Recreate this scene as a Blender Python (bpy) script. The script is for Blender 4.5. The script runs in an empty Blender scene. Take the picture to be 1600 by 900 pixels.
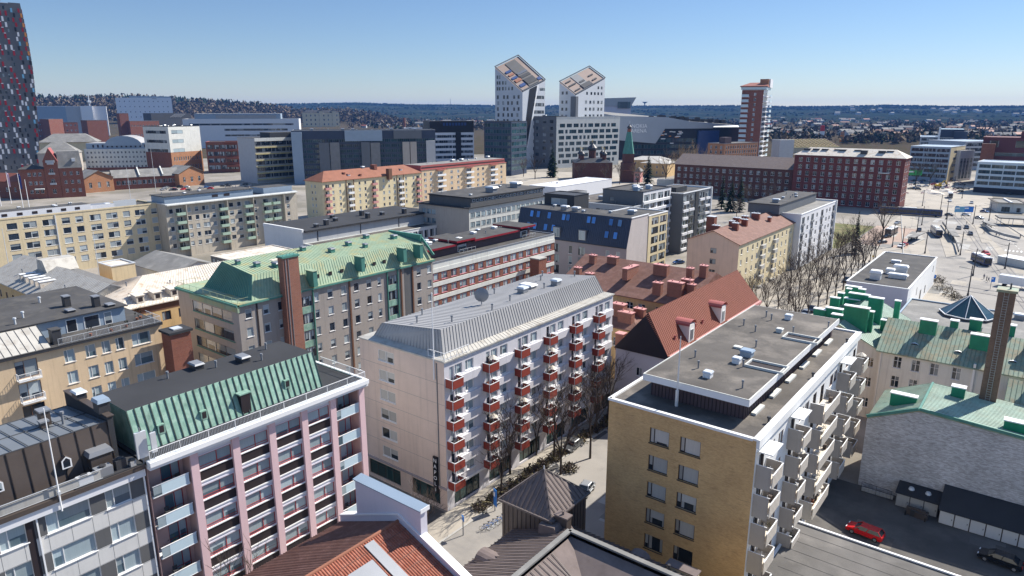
import bpy, math, random
from mathutils import Vector, Matrix
random.seed(7)
sc = bpy.context.scene
COL = sc.collection
R_ = math.radians
# ---------------------------------------------------------------- survey helpers
# world frame: +y runs along the street grid (away, to the right), +x across it; camera 55 m up
FPX = 1080.0; PITCH = math.atan(278 / FPX); CH = 55.0; YAW = R_(38)
CP, SP = math.cos(PITCH), math.sin(PITCH)
def ray(x, y):
    u = (x - 800) / FPX; v = (450 - y) / FPX
    X, Y, Z = u, CP + v * SP, -SP + v * CP
    c, s = math.cos(YAW), math.sin(YAW)
    return X * c - Y * s, X * s + Y * c, Z
def gp(x, y, z=0.0):            # surveyed point on the level z
    d = ray(x, y); t = (z - CH) / d[2]
    return d[0] * t, d[1] * t
def zat(x, y, X, Y):            # height of a sight line above plan point
    d = ray(x, y); t = math.hypot(X, Y) / math.hypot(d[0], d[1])
    return CH + d[2] * t
def ru(x, y, x0):               # along a wall of constant x
    d = ray(x, y); t = x0 / d[0]
    return d[1] * t, CH + d[2] * t
def gu(x, y, y0):
    d = ray(x, y); t = y0 / d[1]
    return d[0] * t, CH + d[2] * t
# ---------------------------------------------------------------- materials
MATS = {}
def _nt(name):
    m = bpy.data.materials.new(name); m.use_nodes = True
    nt = m.node_tree; nt.nodes.clear()
    out = nt.nodes.new('ShaderNodeOutputMaterial'); bs = nt.nodes.new('ShaderNodeBsdfPrincipled')
    nt.links.new(bs.outputs[0], out.inputs[0])
    return m, nt, bs
def _n(nt, t, **kw):
    n = nt.nodes.new(t)
    for k, v in kw.items():
        if k in n.inputs.keys() if hasattr(n.inputs, 'keys') else False: n.inputs[k].default_value = v
        else: setattr(n, k, v)
    return n
def _math(nt, op, a, b=None):
    n = nt.nodes.new('ShaderNodeMath'); n.operation = op
    for i, v in enumerate((a, b)):
        if v is None: continue
        if isinstance(v, (int, float)): n.inputs[i].default_value = v
        else: nt.links.new(v, n.inputs[i])
    return n.outputs[0]
def _mix(nt, f, a, b, bt='MIX'):
    n = nt.nodes.new('ShaderNodeMix'); n.data_type = 'RGBA'; n.blend_type = bt
    for s, v in ((n.inputs[0], f), (n.inputs[6], a), (n.inputs[7], b)):
        if isinstance(v, (int, float)): s.default_value = v
        elif isinstance(v, tuple): s.default_value = (*v[:3], 1)
        else: nt.links.new(v, s)
    return n.outputs[2]
def _coord(nt, scale=(1, 1, 1), kind='Object'):
    tc = nt.nodes.new('ShaderNodeTexCoord'); mp = nt.nodes.new('ShaderNodeMapping')
    mp.inputs['Scale'].default_value = scale
    nt.links.new(tc.outputs[kind], mp.inputs[0]); return mp.outputs[0]
def _noise(nt, vec, scale, detail=4, rough=.55):
    n = nt.nodes.new('ShaderNodeTexNoise'); n.inputs['Scale'].default_value = scale
    n.inputs['Detail'].default_value = detail; n.inputs['Roughness'].default_value = rough
    nt.links.new(vec, n.inputs['Vector']); return n.outputs[0]
def _ramp(nt, f, a, b):
    n = nt.nodes.new('ShaderNodeMapRange'); n.inputs[1].default_value = a; n.inputs[2].default_value = b
    nt.links.new(f, n.inputs[0]); return n.outputs[0]
def _bump(nt, bs, h, st, dist=.05):
    b = nt.nodes.new('ShaderNodeBump'); b.inputs['Strength'].default_value = st; b.inputs['Distance'].default_value = dist
    nt.links.new(h, b.inputs['Height']); nt.links.new(b.outputs[0], bs.inputs['Normal'])
def mat(name, col, rough=.85, spec=.3, metal=0, var=.14, scale=.35, streak=.0, col2=None, t2=(.5, .7), fine=.08, bump=0, objvar=0, per=0):
    """painted / rendered / felted surface: large blotches, fine grain, optional vertical streaks and a second colour"""
    m, nt, bs = _nt(name); MATS[name] = m
    v = _coord(nt)
    big = _noise(nt, v, scale, 5, .6); sm = _noise(nt, v, 6, 3)
    c = _mix(nt, 1.0, col, (1, 1, 1), 'MULTIPLY')
    if col2: c = _mix(nt, _ramp(nt, _noise(nt, v, scale * 1.7, 6, .65), *t2), col, col2)
    f = _math(nt, 'ADD', 1 - var / 2 - fine / 2, _math(nt, 'ADD', _math(nt, 'MULTIPLY', _ramp(nt, big, .3, .7), var), _math(nt, 'MULTIPLY', sm, fine)))
    if streak:
        s = _noise(nt, _coord(nt, (1.6, 1.6, .07)), 1.0, 4, .6)
        f = _math(nt, 'MULTIPLY', f, _math(nt, 'SUBTRACT', 1.0, _math(nt, 'MULTIPLY', _ramp(nt, s, .52, .8), streak)))
    if objvar:
        oi = nt.nodes.new('ShaderNodeObjectInfo')
        f = _math(nt, 'MULTIPLY', f, _math(nt, 'ADD', 1 - objvar / 2, _math(nt, 'MULTIPLY', oi.outputs['Random'], objvar)))
    cb = nt.nodes.new('ShaderNodeCombineColor')
    for i in range(3): nt.links.new(f, cb.inputs[i])
    c = _mix(nt, 1.0, c, cb.outputs[0], 'MULTIPLY')
    nt.links.new(c, bs.inputs['Base Color'])
    bs.inputs['Roughness'].default_value = rough; bs.inputs['Metallic'].default_value = metal
    bs.inputs['Specular IOR Level'].default_value = spec
    if bump: _bump(nt, bs, sm, bump)
    return m
def brick(name, c1, c2, mortar, w=.28, h=.085, var=.3, blot=.25):
    m, nt, bs = _nt(name); MATS[name] = m
    tc = nt.nodes.new('ShaderNodeTexCoord'); sp = nt.nodes.new('ShaderNodeSeparateXYZ'); nt.links.new(tc.outputs['Object'], sp.inputs[0])
    cb = nt.nodes.new('ShaderNodeCombineXYZ')
    nt.links.new(_math(nt, 'ADD', sp.outputs[0], sp.outputs[1]), cb.inputs[0]); nt.links.new(sp.outputs[2], cb.inputs[1])
    b = nt.nodes.new('ShaderNodeTexBrick'); nt.links.new(cb.outputs[0], b.inputs['Vector'])
    b.inputs['Color1'].default_value = (*c1, 1); b.inputs['Color2'].default_value = (*c2, 1); b.inputs['Mortar'].default_value = (*mortar, 1)
    b.inputs['Scale'].default_value = 1; b.inputs['Brick Width'].default_value = w; b.inputs['Row Height'].default_value = h
    b.inputs['Mortar Size'].default_value = h * .1; b.inputs['Bias'].default_value = 0
    v = _coord(nt); big = _noise(nt, v, .25, 6, .65)
    f = _math(nt, 'ADD', 1 - blot / 2, _math(nt, 'MULTIPLY', _ramp(nt, big, .3, .7), blot))
    st = _noise(nt, _coord(nt, (.5, .5, 2.6)), 1.3, 6, .7)
    f = _math(nt, 'MULTIPLY', f, _math(nt, 'SUBTRACT', 1.0, _math(nt, 'MULTIPLY', _ramp(nt, st, .55, .72), var)))
    c2_ = nt.nodes.new('ShaderNodeCombineColor')
    for i in range(3): nt.links.new(f, c2_.inputs[i])
    nt.links.new(_mix(nt, 1.0, b.outputs[0], c2_.outputs[0], 'MULTIPLY'), bs.inputs['Base Color'])
    bs.inputs['Roughness'].default_value = .9; bs.inputs['Specular IOR Level'].default_value = .2
    return m
def glass(name, dark, light, p=.5, tint=(1, 1, 1), rough=.06, blind=1.0, spec=.6):
    """window pane with what stands behind it: dark room, curtain or half-drawn blind, different in every pane"""
    m, nt, bs = _nt(name); MATS[name] = m
    oi = nt.nodes.new('ShaderNodeObjectInfo'); ge = nt.nodes.new('ShaderNodeNewGeometry')
    r = _math(nt, 'FRACT', _math(nt, 'ADD', oi.outputs['Random'], _math(nt, 'MULTIPLY', ge.outputs['Random Per Island'], 7.31)))
    w = nt.nodes.new('ShaderNodeTexWhiteNoise'); w.noise_dimensions = '1D'
    nt.links.new(_math(nt, 'MULTIPLY', r, 977.0), w.inputs['W'])
    s = nt.nodes.new('ShaderNodeSeparateColor'); nt.links.new(w.outputs['Color'], s.inputs[0])
    uv = nt.nodes.new('ShaderNodeTexCoord'); sx = nt.nodes.new('ShaderNodeSeparateXYZ'); nt.links.new(uv.outputs['UV'], sx.inputs[0])
    has = _math(nt, 'LESS_THAN', s.outputs[0], p)
    up = _math(nt, 'GREATER_THAN', sx.outputs[1], _math(nt, 'SUBTRACT', _math(nt, 'MULTIPLY', s.outputs[1], 1.5 * blind), .5))
    side = _math(nt, 'GREATER_THAN', _math(nt, 'ABSOLUTE', _math(nt, 'SUBTRACT', sx.outputs[0], .5)), _math(nt, 'ADD', .27, _math(nt, 'MULTIPLY', s.outputs[2], .3)))
    f = _math(nt, 'MAXIMUM', _math(nt, 'MULTIPLY', has, up), _math(nt, 'MULTIPLY', side, .75))
    lt = _mix(nt, s.outputs[2], light, tuple(x * .55 for x in light))
    c = _mix(nt, f, _mix(nt, s.outputs[1], dark, tuple(x * 2.2 for x in dark)), lt)
    fold = _noise(nt, _coord(nt, (9, 9, .3)), 1.5, 2)
    c = _mix(nt, .25, c, _mix(nt, fold, (0, 0, 0), c))
    c = _mix(nt, 1.0, c, tint, 'MULTIPLY')
    nt.links.new(c, bs.inputs['Base Color']); bs.inputs['Roughness'].default_value = rough
    bs.inputs['Specular IOR Level'].default_value = spec
    b = nt.nodes.new('ShaderNodeBump'); b.inputs['Strength'].default_value = .06; b.inputs['Distance'].default_value = .02
    nt.links.new(_noise(nt, _coord(nt), 1.2, 1), b.inputs['Height']); nt.links.new(b.outputs[0], bs.inputs['Normal'])
    return m
# ---------------------------------------------------------------- mesh builder
class MB:
    def __init__(s): s.v = []; s.f = []; s.m = []; s.uv = []
    def face(s, pts, m, uv=None):
        i = len(s.v); s.v += [tuple(p) for p in pts]; s.f.append(tuple(range(i, i + len(pts)))); s.m.append(m)
        s.uv.append(uv or [(0, 0), (1, 0), (1, 1), (0, 1)][:len(pts)] + [(0, 0)] * max(0, len(pts) - 4))
    def hexa(s, p, m, top=None):     # p: 8 corners, bottom ring 0-3 (ccw from above), top ring 4-7
        for q in ((3, 2, 1, 0), (0, 1, 5, 4), (1, 2, 6, 5), (2, 3, 7, 6), (3, 0, 4, 7)): s.face([p[k] for k in q], m)
        s.face([p[k] for k in (4, 5, 6, 7)], top or m)
    def box(s, x0, x1, y0, y1, z0, z1, m, top=None):
        if x1 < x0: x0, x1 = x1, x0
        if y1 < y0: y0, y1 = y1, y0
        s.hexa([(x0, y0, z0), (x1, y0, z0), (x1, y1, z0), (x0, y1, z0), (x0, y0, z1), (x1, y0, z1), (x1, y1, z1), (x0, y1, z1)], m, top)
    def prism(s, poly, z0, z1, m, top=None):
        a = sum(poly[i][0] * poly[(i + 1) % len(poly)][1] - poly[(i + 1) % len(poly)][0] * poly[i][1] for i in range(len(poly)))
        if a < 0: poly = poly[::-1]
        n = len(poly)
        for i in range(n):
            p, q = poly[i], poly[(i + 1) % n]
            s.face([(*p, z0), (*q, z0), (*q, z1), (*p, z1)], m)
        s.face([(*p, z1) for p in poly], top or m); s.face([(*p, z0) for p in poly[::-1]], m)
    def tube(s, p, q, r0, r1, m, n=6, cap=True):
        p = Vector(p); q = Vector(q); d = (q - p)
        if d.length < 1e-6: return
        d.normalize(); a = d.orthogonal().normalized(); b = d.cross(a)
        A = [p + (a * math.cos(2 * math.pi * k / n) + b * math.sin(2 * math.pi * k / n)) * r0 for k in range(n)]
        Bq = [q + (a * math.cos(2 * math.pi * k / n) + b * math.sin(2 * math.pi * k / n)) * r1 for k in range(n)]
        for k in range(n): s.face([A[k], A[(k + 1) % n], Bq[(k + 1) % n], Bq[k]], m)
        if cap: s.face(Bq, m); s.face(A[::-1], m)
    def beam(s, p, q, w, h, m):      # bar with its top along p-q
        p = Vector(p); q = Vector(q); d = (q - p).normalized()
        sd = d.cross(Vector((0, 0, 1)));
        if sd.length < 1e-4: sd = Vector((1, 0, 0))
        sd = sd.normalized() * (w / 2); up = sd.cross(d).normalized() * h
        s.hexa([p - sd, p + sd, q + sd, q - sd, p - sd + up, p + sd + up, q + sd + up, q - sd + up], m)
    def ribs(s, a, b, c, d, n, m, w=.05, h=.07, jitter=0):   # standing seams from edge a-b (eave) to edge d-c (top)
        a, b, c, d = map(Vector, (a, b, c, d)); nn = (b - a).cross(d - a).normalized()
        for k in range(n + 1):
            t = k / n
            p = a.lerp(b, t); q = d.lerp(c, t); sd = (b - a).normalized() * (w / 2); u = nn * h
            if (q - p).length < .2: continue
            s.hexa([p - sd, p + sd, q + sd, q - sd, p - sd + u, p + sd + u, q + sd + u, q - sd + u], m)
    def corrug(s, a, b, c, d, n, m, h=.07, steps=6):
        a, b, c, d = map(Vector, (a, b, c, d)); nn = (b - a).cross(d - a).normalized()
        prev = None
        for k in range(n * steps + 1):
            t = k / (n * steps); o = nn * (h * abs(math.sin(math.pi * k / steps)))
            cur = (a.lerp(b, t) + o, d.lerp(c, t) + o)
            if prev: s.face([prev[0], cur[0], cur[1], prev[1]], m)
            prev = cur
    def shift(s, dx, dy, dz, rz=0):
        c, n = math.cos(rz), math.sin(rz)
        s.v = [(x * c - y * n + dx, x * n + y * c + dy, z + dz) for x, y, z in s.v]; return s
    def add(s, o):
        i = len(s.v); s.v += o.v; s.f += [tuple(k + i for k in f) for f in o.f]; s.m += o.m; s.uv += o.uv; return s
    def mesh(s, name, smooth=False):
        me = bpy.data.meshes.new(name); me.from_pydata(s.v, [], s.f)
        names = []
        for k in s.m:
            if k not in names: names.append(k)
        for k in names: me.materials.append(MATS[k])
        me.polygons.foreach_set('material_index', [names.index(k) for k in s.m])
        if smooth: me.polygons.foreach_set('use_smooth', [True] * len(s.f))
        ul = me.uv_layers.new(name='uv'); flat = []
        for f, u in zip(s.f, s.uv):
            for k in range(len(f)): flat += u[k] if k < len(u) else (0, 0)
        ul.data.foreach_set('uv', flat); me.update(); return me
def link(name, data, parent=None, loc=(0, 0, 0), rz=0):
    o = bpy.data.objects.new(name, data); COL.objects.link(o); o.location = loc; o.rotation_euler = (0, 0, rz)
    if parent is not None: o.parent = parent
    return o
def tag(o, label=None, cat=None, group=None, kind=None):
    if label: o['label'] = label
    if cat: o['category'] = cat
    if group: o['group'] = group
    if kind: o['kind'] = kind
    return o
def empty(name, label, cat, loc, rz=0, group=None):
    return tag(link(name, None, None, loc, rz), label, cat, group)
def struct(name, mb, kind='structure', smooth=False):
    return tag(link(name, mb.mesh(name, smooth)), kind=kind)
CACHE = {}
def cached(key, fn, name):
    if key not in CACHE: CACHE[key] = fn().mesh(name)
    return CACHE[key]
def copy_tree(o, parent=None):
    c = o.copy(); COL.objects.link(c)
    if parent is not None: c.parent = parent
    for ch in o.children: copy_tree(ch, c)
    return c
# ---------------------------------------------------------------- windows
WS = {}     # style: mullion fractions, transom fractions, frame material, glass material, recess, sill
def wstyle(n, mull=(.5,), trans=(), fr='frame_white', gl='glass', rec=.14, sill=True, ft=.07): WS[n] = dict(mull=mull, trans=trans, fr=fr, gl=gl, rec=rec, sill=sill, ft=ft)
def win_parts(w, h, st):
    S = WS[st]; r = S['rec']; t = S['ft']
    g, f, s = MB(), MB(), MB()
    xs = [0] + list(S['mull']) + [1]
    for a, b in zip(xs[:-1], xs[1:]):
        g.face([(-w / 2 + a * w, r, 0), (-w / 2 + b * w, r, 0), (-w / 2 + b * w, r, h), (-w / 2 + a * w, r, h)], S['gl'])
    y0, y1 = r - .06, r - .003
    f.box(-w / 2, w / 2, y0, y1, 0, t, S['fr']); f.box(-w / 2, w / 2, y0, y1, h - t, h, S['fr'])
    f.box(-w / 2, -w / 2 + t, y0, y1, t, h - t, S['fr']); f.box(w / 2 - t, w / 2, y0, y1, t, h - t, S['fr'])
    for a in S['mull']: f.box(-w / 2 + a * w - t / 2, -w / 2 + a * w + t / 2, y0, y1, t, h - t, S['fr'])
    for a in S['trans']: f.box(-w / 2 + t, w / 2 - t, y0 + .01, y1 - .004, a * h - t * .4, a * h + t * .4, S['fr'])
    if S['sill']: s.box(-w / 2 - .08, w / 2 + .08, -.1, r - .07, -.07, -.004, S['sill'] if isinstance(S['sill'], str) else S['fr'])
    return g, f, s
class Bld:
    """a building: origin at its near right corner on the ground; front face G looks along -y, right face R along +x"""
    def __init__(s, name, label, cat, x, y, W, D, h, wall, rz=0, group=None, near=False, z0=0):
        s.o = empty(name, label, cat, (x, y, z0), rz, group); s.x, s.y, s.W, s.D, s.h, s.wm, s.rz = x, y, W, D, h, wall, rz
        s.walls = MB(); s.wins = []; s.near = near; s.done = set(); s.z0 = z0
    def pt(s, f, u, z, d=0):
        if f == 'G': return (-s.W + u, -d, z)
        if f == 'R': return (d, u, z)
        if f == 'L': return (-s.W - d, s.D - u, z)
        return (-u, s.D + d, z)
    def L(s, f): return s.W if f in 'GK' else s.D
    ROT = {'G': 0, 'R': math.pi / 2, 'L': -math.pi / 2, 'K': math.pi}
    def fbox(s, mb, f, u0, u1, d0, d1, z0, z1, m, top=None):
        if d0 > d1: d0, d1 = d1, d0
        P = lambda u, d, z: s.pt(f, u, z, d)
        mb.hexa([P(u0, d1, z0), P(u1, d1, z0), P(u1, d0, z0), P(u0, d0, z0), P(u0, d1, z1), P(u1, d1, z1), P(u1, d0, z1), P(u0, d0, z1)], m, top)
    def wall(s, f, ops=(), m=None, z0=0, z1=None, u0=0, u1=None, mf=None, d=0):
        """wall face with real openings; ops: (u centre, z bottom, w, h, style); mf(u,z) picks another material per cell"""
        m = m or s.wm; z1 = s.h if z1 is None else z1; u1 = s.L(f) if u1 is None else u1
        s.done.add(f); mb = s.walls
        ops = [o for o in ops if o[0] - o[2] / 2 >= u0 - 1e-6 and o[0] + o[2] / 2 <= u1 + 1e-6 and o[1] >= z0 - 1e-6 and o[1] + o[3] <= z1 + 1e-6]
        us = sorted({round(x, 4) for x in [u0, u1] + [o[0] - o[2] / 2 for o in ops] + [o[0] + o[2] / 2 for o in ops]})
        zs = sorted({round(x, 4) for x in [z0, z1] + [o[1] for o in ops] + [o[1] + o[3] for o in ops]})
        for za, zb in zip(zs[:-1], zs[1:]):
            if zb - za < 1e-3: continue
            zc = (za + zb) / 2; row = [o for o in ops if o[1] < zc < o[1] + o[3]]
            run = None
            for ua, ub in zip(us[:-1], us[1:]):
                uc = (ua + ub) / 2
                hole = any(o[0] - o[2] / 2 < uc < o[0] + o[2] / 2 for o in row)
                mm = mf(uc, zc) if mf else m
                if run and (hole or run[2] != mm):
                    mb.face([s.pt(f, run[0], za, d), s.pt(f, run[1], za, d), s.pt(f, run[1], zb, d), s.pt(f, run[0], zb, d)], run[2]); run = None
                if not hole: run = (run[0] if run else ua, ub, mm)
            if run: mb.face([s.pt(f, run[0], za, d), s.pt(f, run[1], za, d), s.pt(f, run[1], zb, d), s.pt(f, run[0], zb, d)], run[2])
        for u, z, w, h, st in ops:
            r = WS[st]['rec']; a, b = u - w / 2, u + w / 2; rm = mf(u, z - .1) if mf else m
            P = lambda uu, zz, dd: s.pt(f, uu, zz, d - dd)
            mb.face([P(a, z, 0), P(b, z, 0), P(b, z, r), P(a, z, r)], rm); mb.face([P(a, z + h, r), P(b, z + h, r), P(b, z + h, 0), P(a, z + h, 0)], rm)
            mb.face([P(a, z, 0), P(a, z, r), P(a, z + h, r), P(a, z + h, 0)], rm); mb.face([P(b, z, r), P(b, z, 0), P(b, z + h, 0), P(b, z + h, r)], rm)
            s.wins.append((f, u, z, w, h, st, d))
    def part(s, name, mb, parent=None, label=None, smooth=False):
        o = link(name, mb.mesh(name, smooth), parent or s.o)
        if label: o['label'] = label
        return o
    def item(s, name, me, loc, rz=0, parent=None): return link(name, me, parent or s.o, loc, rz)
    def at(s, name, me, f, u, z, d=0, parent=None): return link(name, me, parent or s.o, s.pt(f, u, z, d), s.ROT[f])
    def finish(s):
        for f in 'GRLK':
            if f not in s.done: s.wall(f)
        if s.walls.f: s.part('wall', s.walls)
        c, n = math.cos(s.rz), math.sin(s.rz)
        def dist(w):
            p = s.pt(w[0], w[1], w[2]); X = s.x + p[0] * c - p[1] * n; Y = s.y + p[0] * n + p[1] * c
            fx, fy = {'G': (0, -1), 'R': (1, 0), 'L': (-1, 0), 'K': (0, 1)}[w[0]]
            nx, ny = fx * c - fy * n, fx * n + fy * c
            return (0 if nx * -X + ny * -Y > 0 else 1, (X * X + Y * Y) / (w[3] * w[4]))
        s.wins.sort(key=dist); rest = MB()
        for i, (f, u, z, w, h, st, d) in enumerate(s.wins):
            w, h = round(w, 2), round(h, 2); k = (w, h, st)
            if i < 100:
                if s.near:
                    g = s.at('window', cached(('g',) + k, lambda: win_parts(w, h, st)[0], 'window'), f, u, z, d)
                    link('frame', cached(('f',) + k, lambda: win_parts(w, h, st)[1], 'frame'), g)
                    if WS[st]['sill']: link('sill', cached(('s',) + k, lambda: win_parts(w, h, st)[2], 'sill'), g)
                else:
                    def whole():
                        a, b, c_ = win_parts(w, h, st); return a.add(b).add(c_)
                    s.at('window', cached(('w',) + k, whole, 'window'), f, u, z, d)
            else:
                a, b, c_ = win_parts(w, h, st); p = s.pt(f, u, z, d)
                rest.add(a.add(b).add(c_).shift(*p, rz=s.ROT[f]))
        if rest.f: tag(s.part('window', rest), kind='stuff')
        return s
def cols(a, b, n): return [a + (b - a) * (i + .5) / n for i in range(n)]
def grid(us, zs, w, h, st): return [(u, z, w, h, st) for z in zs for u in us]
# ---------------------------------------------------------------- roof pieces
def flat_roof(b, m='felt', par=.35, cop='metal_light', over=.12, z=None, pw=.3):
    z = b.h if z is None else z; mb = MB(); W, D = b.W, b.D
    mb.face([(-W + pw, pw, z - .06), (-pw, pw, z - .06), (-pw, D - pw, z - .06), (-W + pw, D - pw, z - .06)], m)
    r = b.part('roof', mb); c = MB()
    for x0, x1, y0, y1 in ((-W - over, over, -over, pw), (-W - over, over, D - pw, D + over), (-W - over, -W + pw, pw, D - pw), (-pw, over, pw, D - pw)):
        c.box(x0, x1, y0, y1, z - .003, z + par, cop)
    b.part('coping', c, r); return r
def frustum(mb, x0, x1, y0, y1, z0, X0, X1, Y0, Y1, z1, m, top, rib=0, ribm=None, h=.08, w=.06, faces='GRLK'):
    """roof body between two rectangles; z1 may be a list of four heights (near left, near right, far right, far left)"""
    Z = z1 if isinstance(z1, (list, tuple)) else [z1] * 4
    a = [(x0, y0, z0), (x1, y0, z0), (x1, y1, z0), (x0, y1, z0)]
    t = [(X0, Y0, Z[0]), (X1, Y0, Z[1]), (X1, Y1, Z[2]), (X0, Y1, Z[3])]
    for i, f in enumerate('GRKL'):
        j = (i + 1) % 4; mb.face([a[i], a[j], t[j], t[i]], m)
        if rib and f in faces:
            Ln = (Vector(a[j]) - Vector(a[i])).length; mb.ribs(a[i], a[j], t[j], t[i], max(2, round(Ln / rib)), ribm or m, w, h)
    mb.face(t, top); return t
def gable_roof(b, rise, m, axis='y', over=.4, z=None, rib=0, ribm=None, thick=.18, wallm=None, off=0):
    """ridge along axis; gable triangles filled with the wall material"""
    z = b.h if z is None else z; W, D = b.W, b.D; mb = MB()
    if axis == 'y':
        xm = -W / 2 + off
        for sgn, xe in ((-1, -W - over), (1, over)):
            sl = rise / abs((-W if sgn < 0 else 0) - xm); ze = z - over * sl
            q = [(xe, -over, ze), (xm, -over, z + rise), (xm, D + over, z + rise), (xe, D + over, ze)]
            if sgn > 0: q = [(xe, D + over, ze), (xm, D + over, z + rise), (xm, -over, z + rise), (xe, -over, ze)]
            q = q[::-1]; lo = [(p[0], p[1], p[2] - thick) for p in q]
            mb.hexa(lo + q, m)
            if rib:
                if sgn > 0: mb.ribs(q[3], q[0], q[1], q[2], round(D / rib), ribm or m) if False else mb.ribs((xe, -over, ze), (xe, D + over, ze), (xm, D + over, z + rise), (xm, -over, z + rise), round(D / rib), ribm or m)
                else: mb.ribs((xe, D + over, ze), (xe, -over, ze), (xm, -over, z + rise), (xm, D + over, z + rise), round(D / rib), ribm or m)
        for y in (0, D): b.walls.face([(-W, y, z), (0, y, z), (xm, y, z + rise - .02)], wallm or b.wm)
    else:
        ym = D / 2 + off
        for sgn in (-1, 1):
            ye = -over if sgn < 0 else D + over; sl = rise / abs((0 if sgn < 0 else D) - ym); ze = z - over * sl
            q = [(-W - over, ye, ze), (over, ye, ze), (over, ym, z + rise), (-W - over, ym, z + rise)]
            if sgn > 0: q = q[::-1]
            lo = [(p[0], p[1], p[2] - thick) for p in q]; mb.hexa(lo + q, m)
            if rib:
                if sgn < 0: mb.ribs((-W - over, ye, ze), (over, ye, ze), (over, ym, z + rise), (-W - over, ym, z + rise), round(W / rib), ribm or m)
                else: mb.ribs((over, ye, ze), (-W - over, ye, ze), (-W - over, ym, z + rise), (over, ym, z + rise), round(W / rib), ribm or m)
        for x in (-W, 0): b.walls.face([(x, 0, z), (x, D, z), (x, ym, z + rise - .02)], wallm or b.wm)
    return b.part('roof', mb)
def hip_roof(b, rise, m, axis='y', over=.5, z=None, rib=0, ribm=None, run=None, ends=(1, 1)):
    z = b.h if z is None else z; W, D = b.W, b.D; mb = MB(); x0, x1, y0, y1 = -W - over, over, -over, D + over
    if axis == 'y':
        rn = run or W / 2; xm = -W / 2; r0 = (xm, (y0 + rn) if ends[0] else y0, z + rise); r1 = (xm, (y1 - rn) if ends[1] else y1, z + rise)
        F = [((x1, y0, z), (x1, y1, z), r1, r0), ((x0, y1, z), (x0, y0, z), r0, r1), ((x0, y0, z), (x1, y0, z), r0), ((x1, y1, z), (x0, y1, z), r1)]
    else:
        rn = run or D / 2; ym = D / 2; r0 = ((x0 + rn) if ends[0] else x0, ym, z + rise); r1 = ((x1 - rn) if ends[1] else x1, ym, z + rise)
        F = [((x0, y0, z), (x1, y0, z), r1, r0), ((x1, y1, z), (x0, y1, z), r0, r1), ((x0, y1, z), (x0, y0, z), r0), ((x1, y0, z), (x1, y1, z), r1)]
    for f in F:
        mb.face(f, m)
        if rib:
            q = list(f) if len(f) == 4 else [f[0], f[1], f[2], f[2]]
            Ln = (Vector(q[1]) - Vector(q[0])).length; mb.ribs(*q, max(2, round(Ln / rib)), ribm or m)
    mb.box(x0, x1, y0, y1, z - .2, z - .004, m)
    return b.part('roof', mb)
def chim_mesh(w, d, h, m, cap, pots=0):
    def fn():
        mb = MB(); mb.box(-w / 2, w / 2, -d / 2, d / 2, 0, h, m); mb.box(-w / 2 - .1, w / 2 + .1, -d / 2 - .1, d / 2 + .1, h + .003, h + .16, cap)
        for i in range(pots): mb.tube((-w / 2 + w * (i + .5) / pots, 0, h + .16), (-w / 2 + w * (i + .5) / pots, 0, h + .55), .14, .12, cap, 6)
        return mb
    return cached(('ch', w, d, h, m, cap, pots), fn, 'chimney')
def vent_mesh(w, d, h, m, cap):
    def fn():
        mb = MB(); mb.box(-w / 2, w / 2, -d / 2, d / 2, 0, h * .72, m); mb.hexa([(-w * .6, -d * .6, h * .72 + .05), (w * .6, -d * .6, h * .72 + .05), (w * .6, d * .6, h * .72 + .05), (-w * .6, d * .6, h * .72 + .05), (-w * .5, -d * .5, h), (w * .5, -d * .5, h), (w * .5, d * .5, h), (-w * .5, d * .5, h)], cap)
        mb.box(-w * .42, w * .42, -d * .42, d * .42, h * .7, h * .75, m); return mb
    return cached(('v', w, d, h, m, cap), fn, 'roof_vent')
def pipe_mesh(r, h, m):
    def fn():
        mb = MB(); mb.tube((0, 0, 0), (0, 0, h), r, r, m, 7); mb.tube((0, 0, h - .12), (0, 0, h + .1), r * 1.7, r * 1.5, m, 7); return mb
    return cached(('p', r, h, m), fn, 'vent_pipe')
def clutter(b, r, z, n, x0, x1, y0, y1, seed=1, big=True, m='metal_grey', m2='metal_light'):
    rnd = random.Random(seed)
    for i in range(n):
        x, y = rnd.uniform(x0, x1), rnd.uniform(y0, y1); k = rnd.random()
        zz = z(x, y) if callable(z) else z
        if k < .45: b.item('vent_pipe', pipe_mesh(.11, .9, m), (x, y, zz - .1), 0, r)
        elif k < .8 or not big: b.item('roof_vent', vent_mesh(.9, .9, .8, m, m2), (x, y, zz - .1), 0, r)
        else: b.item('roof_vent', vent_mesh(2.2, 1.6, 1.5, m, m2), (x, y, zz - .1), 0, r)
def railing(mb, pts, h, m, step=.14, post=2.2, r=.025):
    """rail with balusters along a polyline at floor level"""
    for p, q in zip(pts[:-1], pts[1:]):
        p, q = Vector(p), Vector(q); Ln = (q - p).length; d = (q - p) / Ln; up = Vector((0, 0, 1))
        mb.beam(p + up * h, q + up * h, .06, .05, m); mb.beam(p + up * .12, q + up * .12, .04, .03, m)
        for k in range(int(Ln / post) + 1): mb.tube(p + d * min(Ln, k * post), p + d * min(Ln, k * post) + up * h, .035, .035, m, 4, False)
        if step:
            for k in range(int(Ln / step)): mb.tube(p + d * (k * step) + up * .12, p + d * (k * step) + up * h, r * .5, r * .5, m, 3, False)
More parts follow.
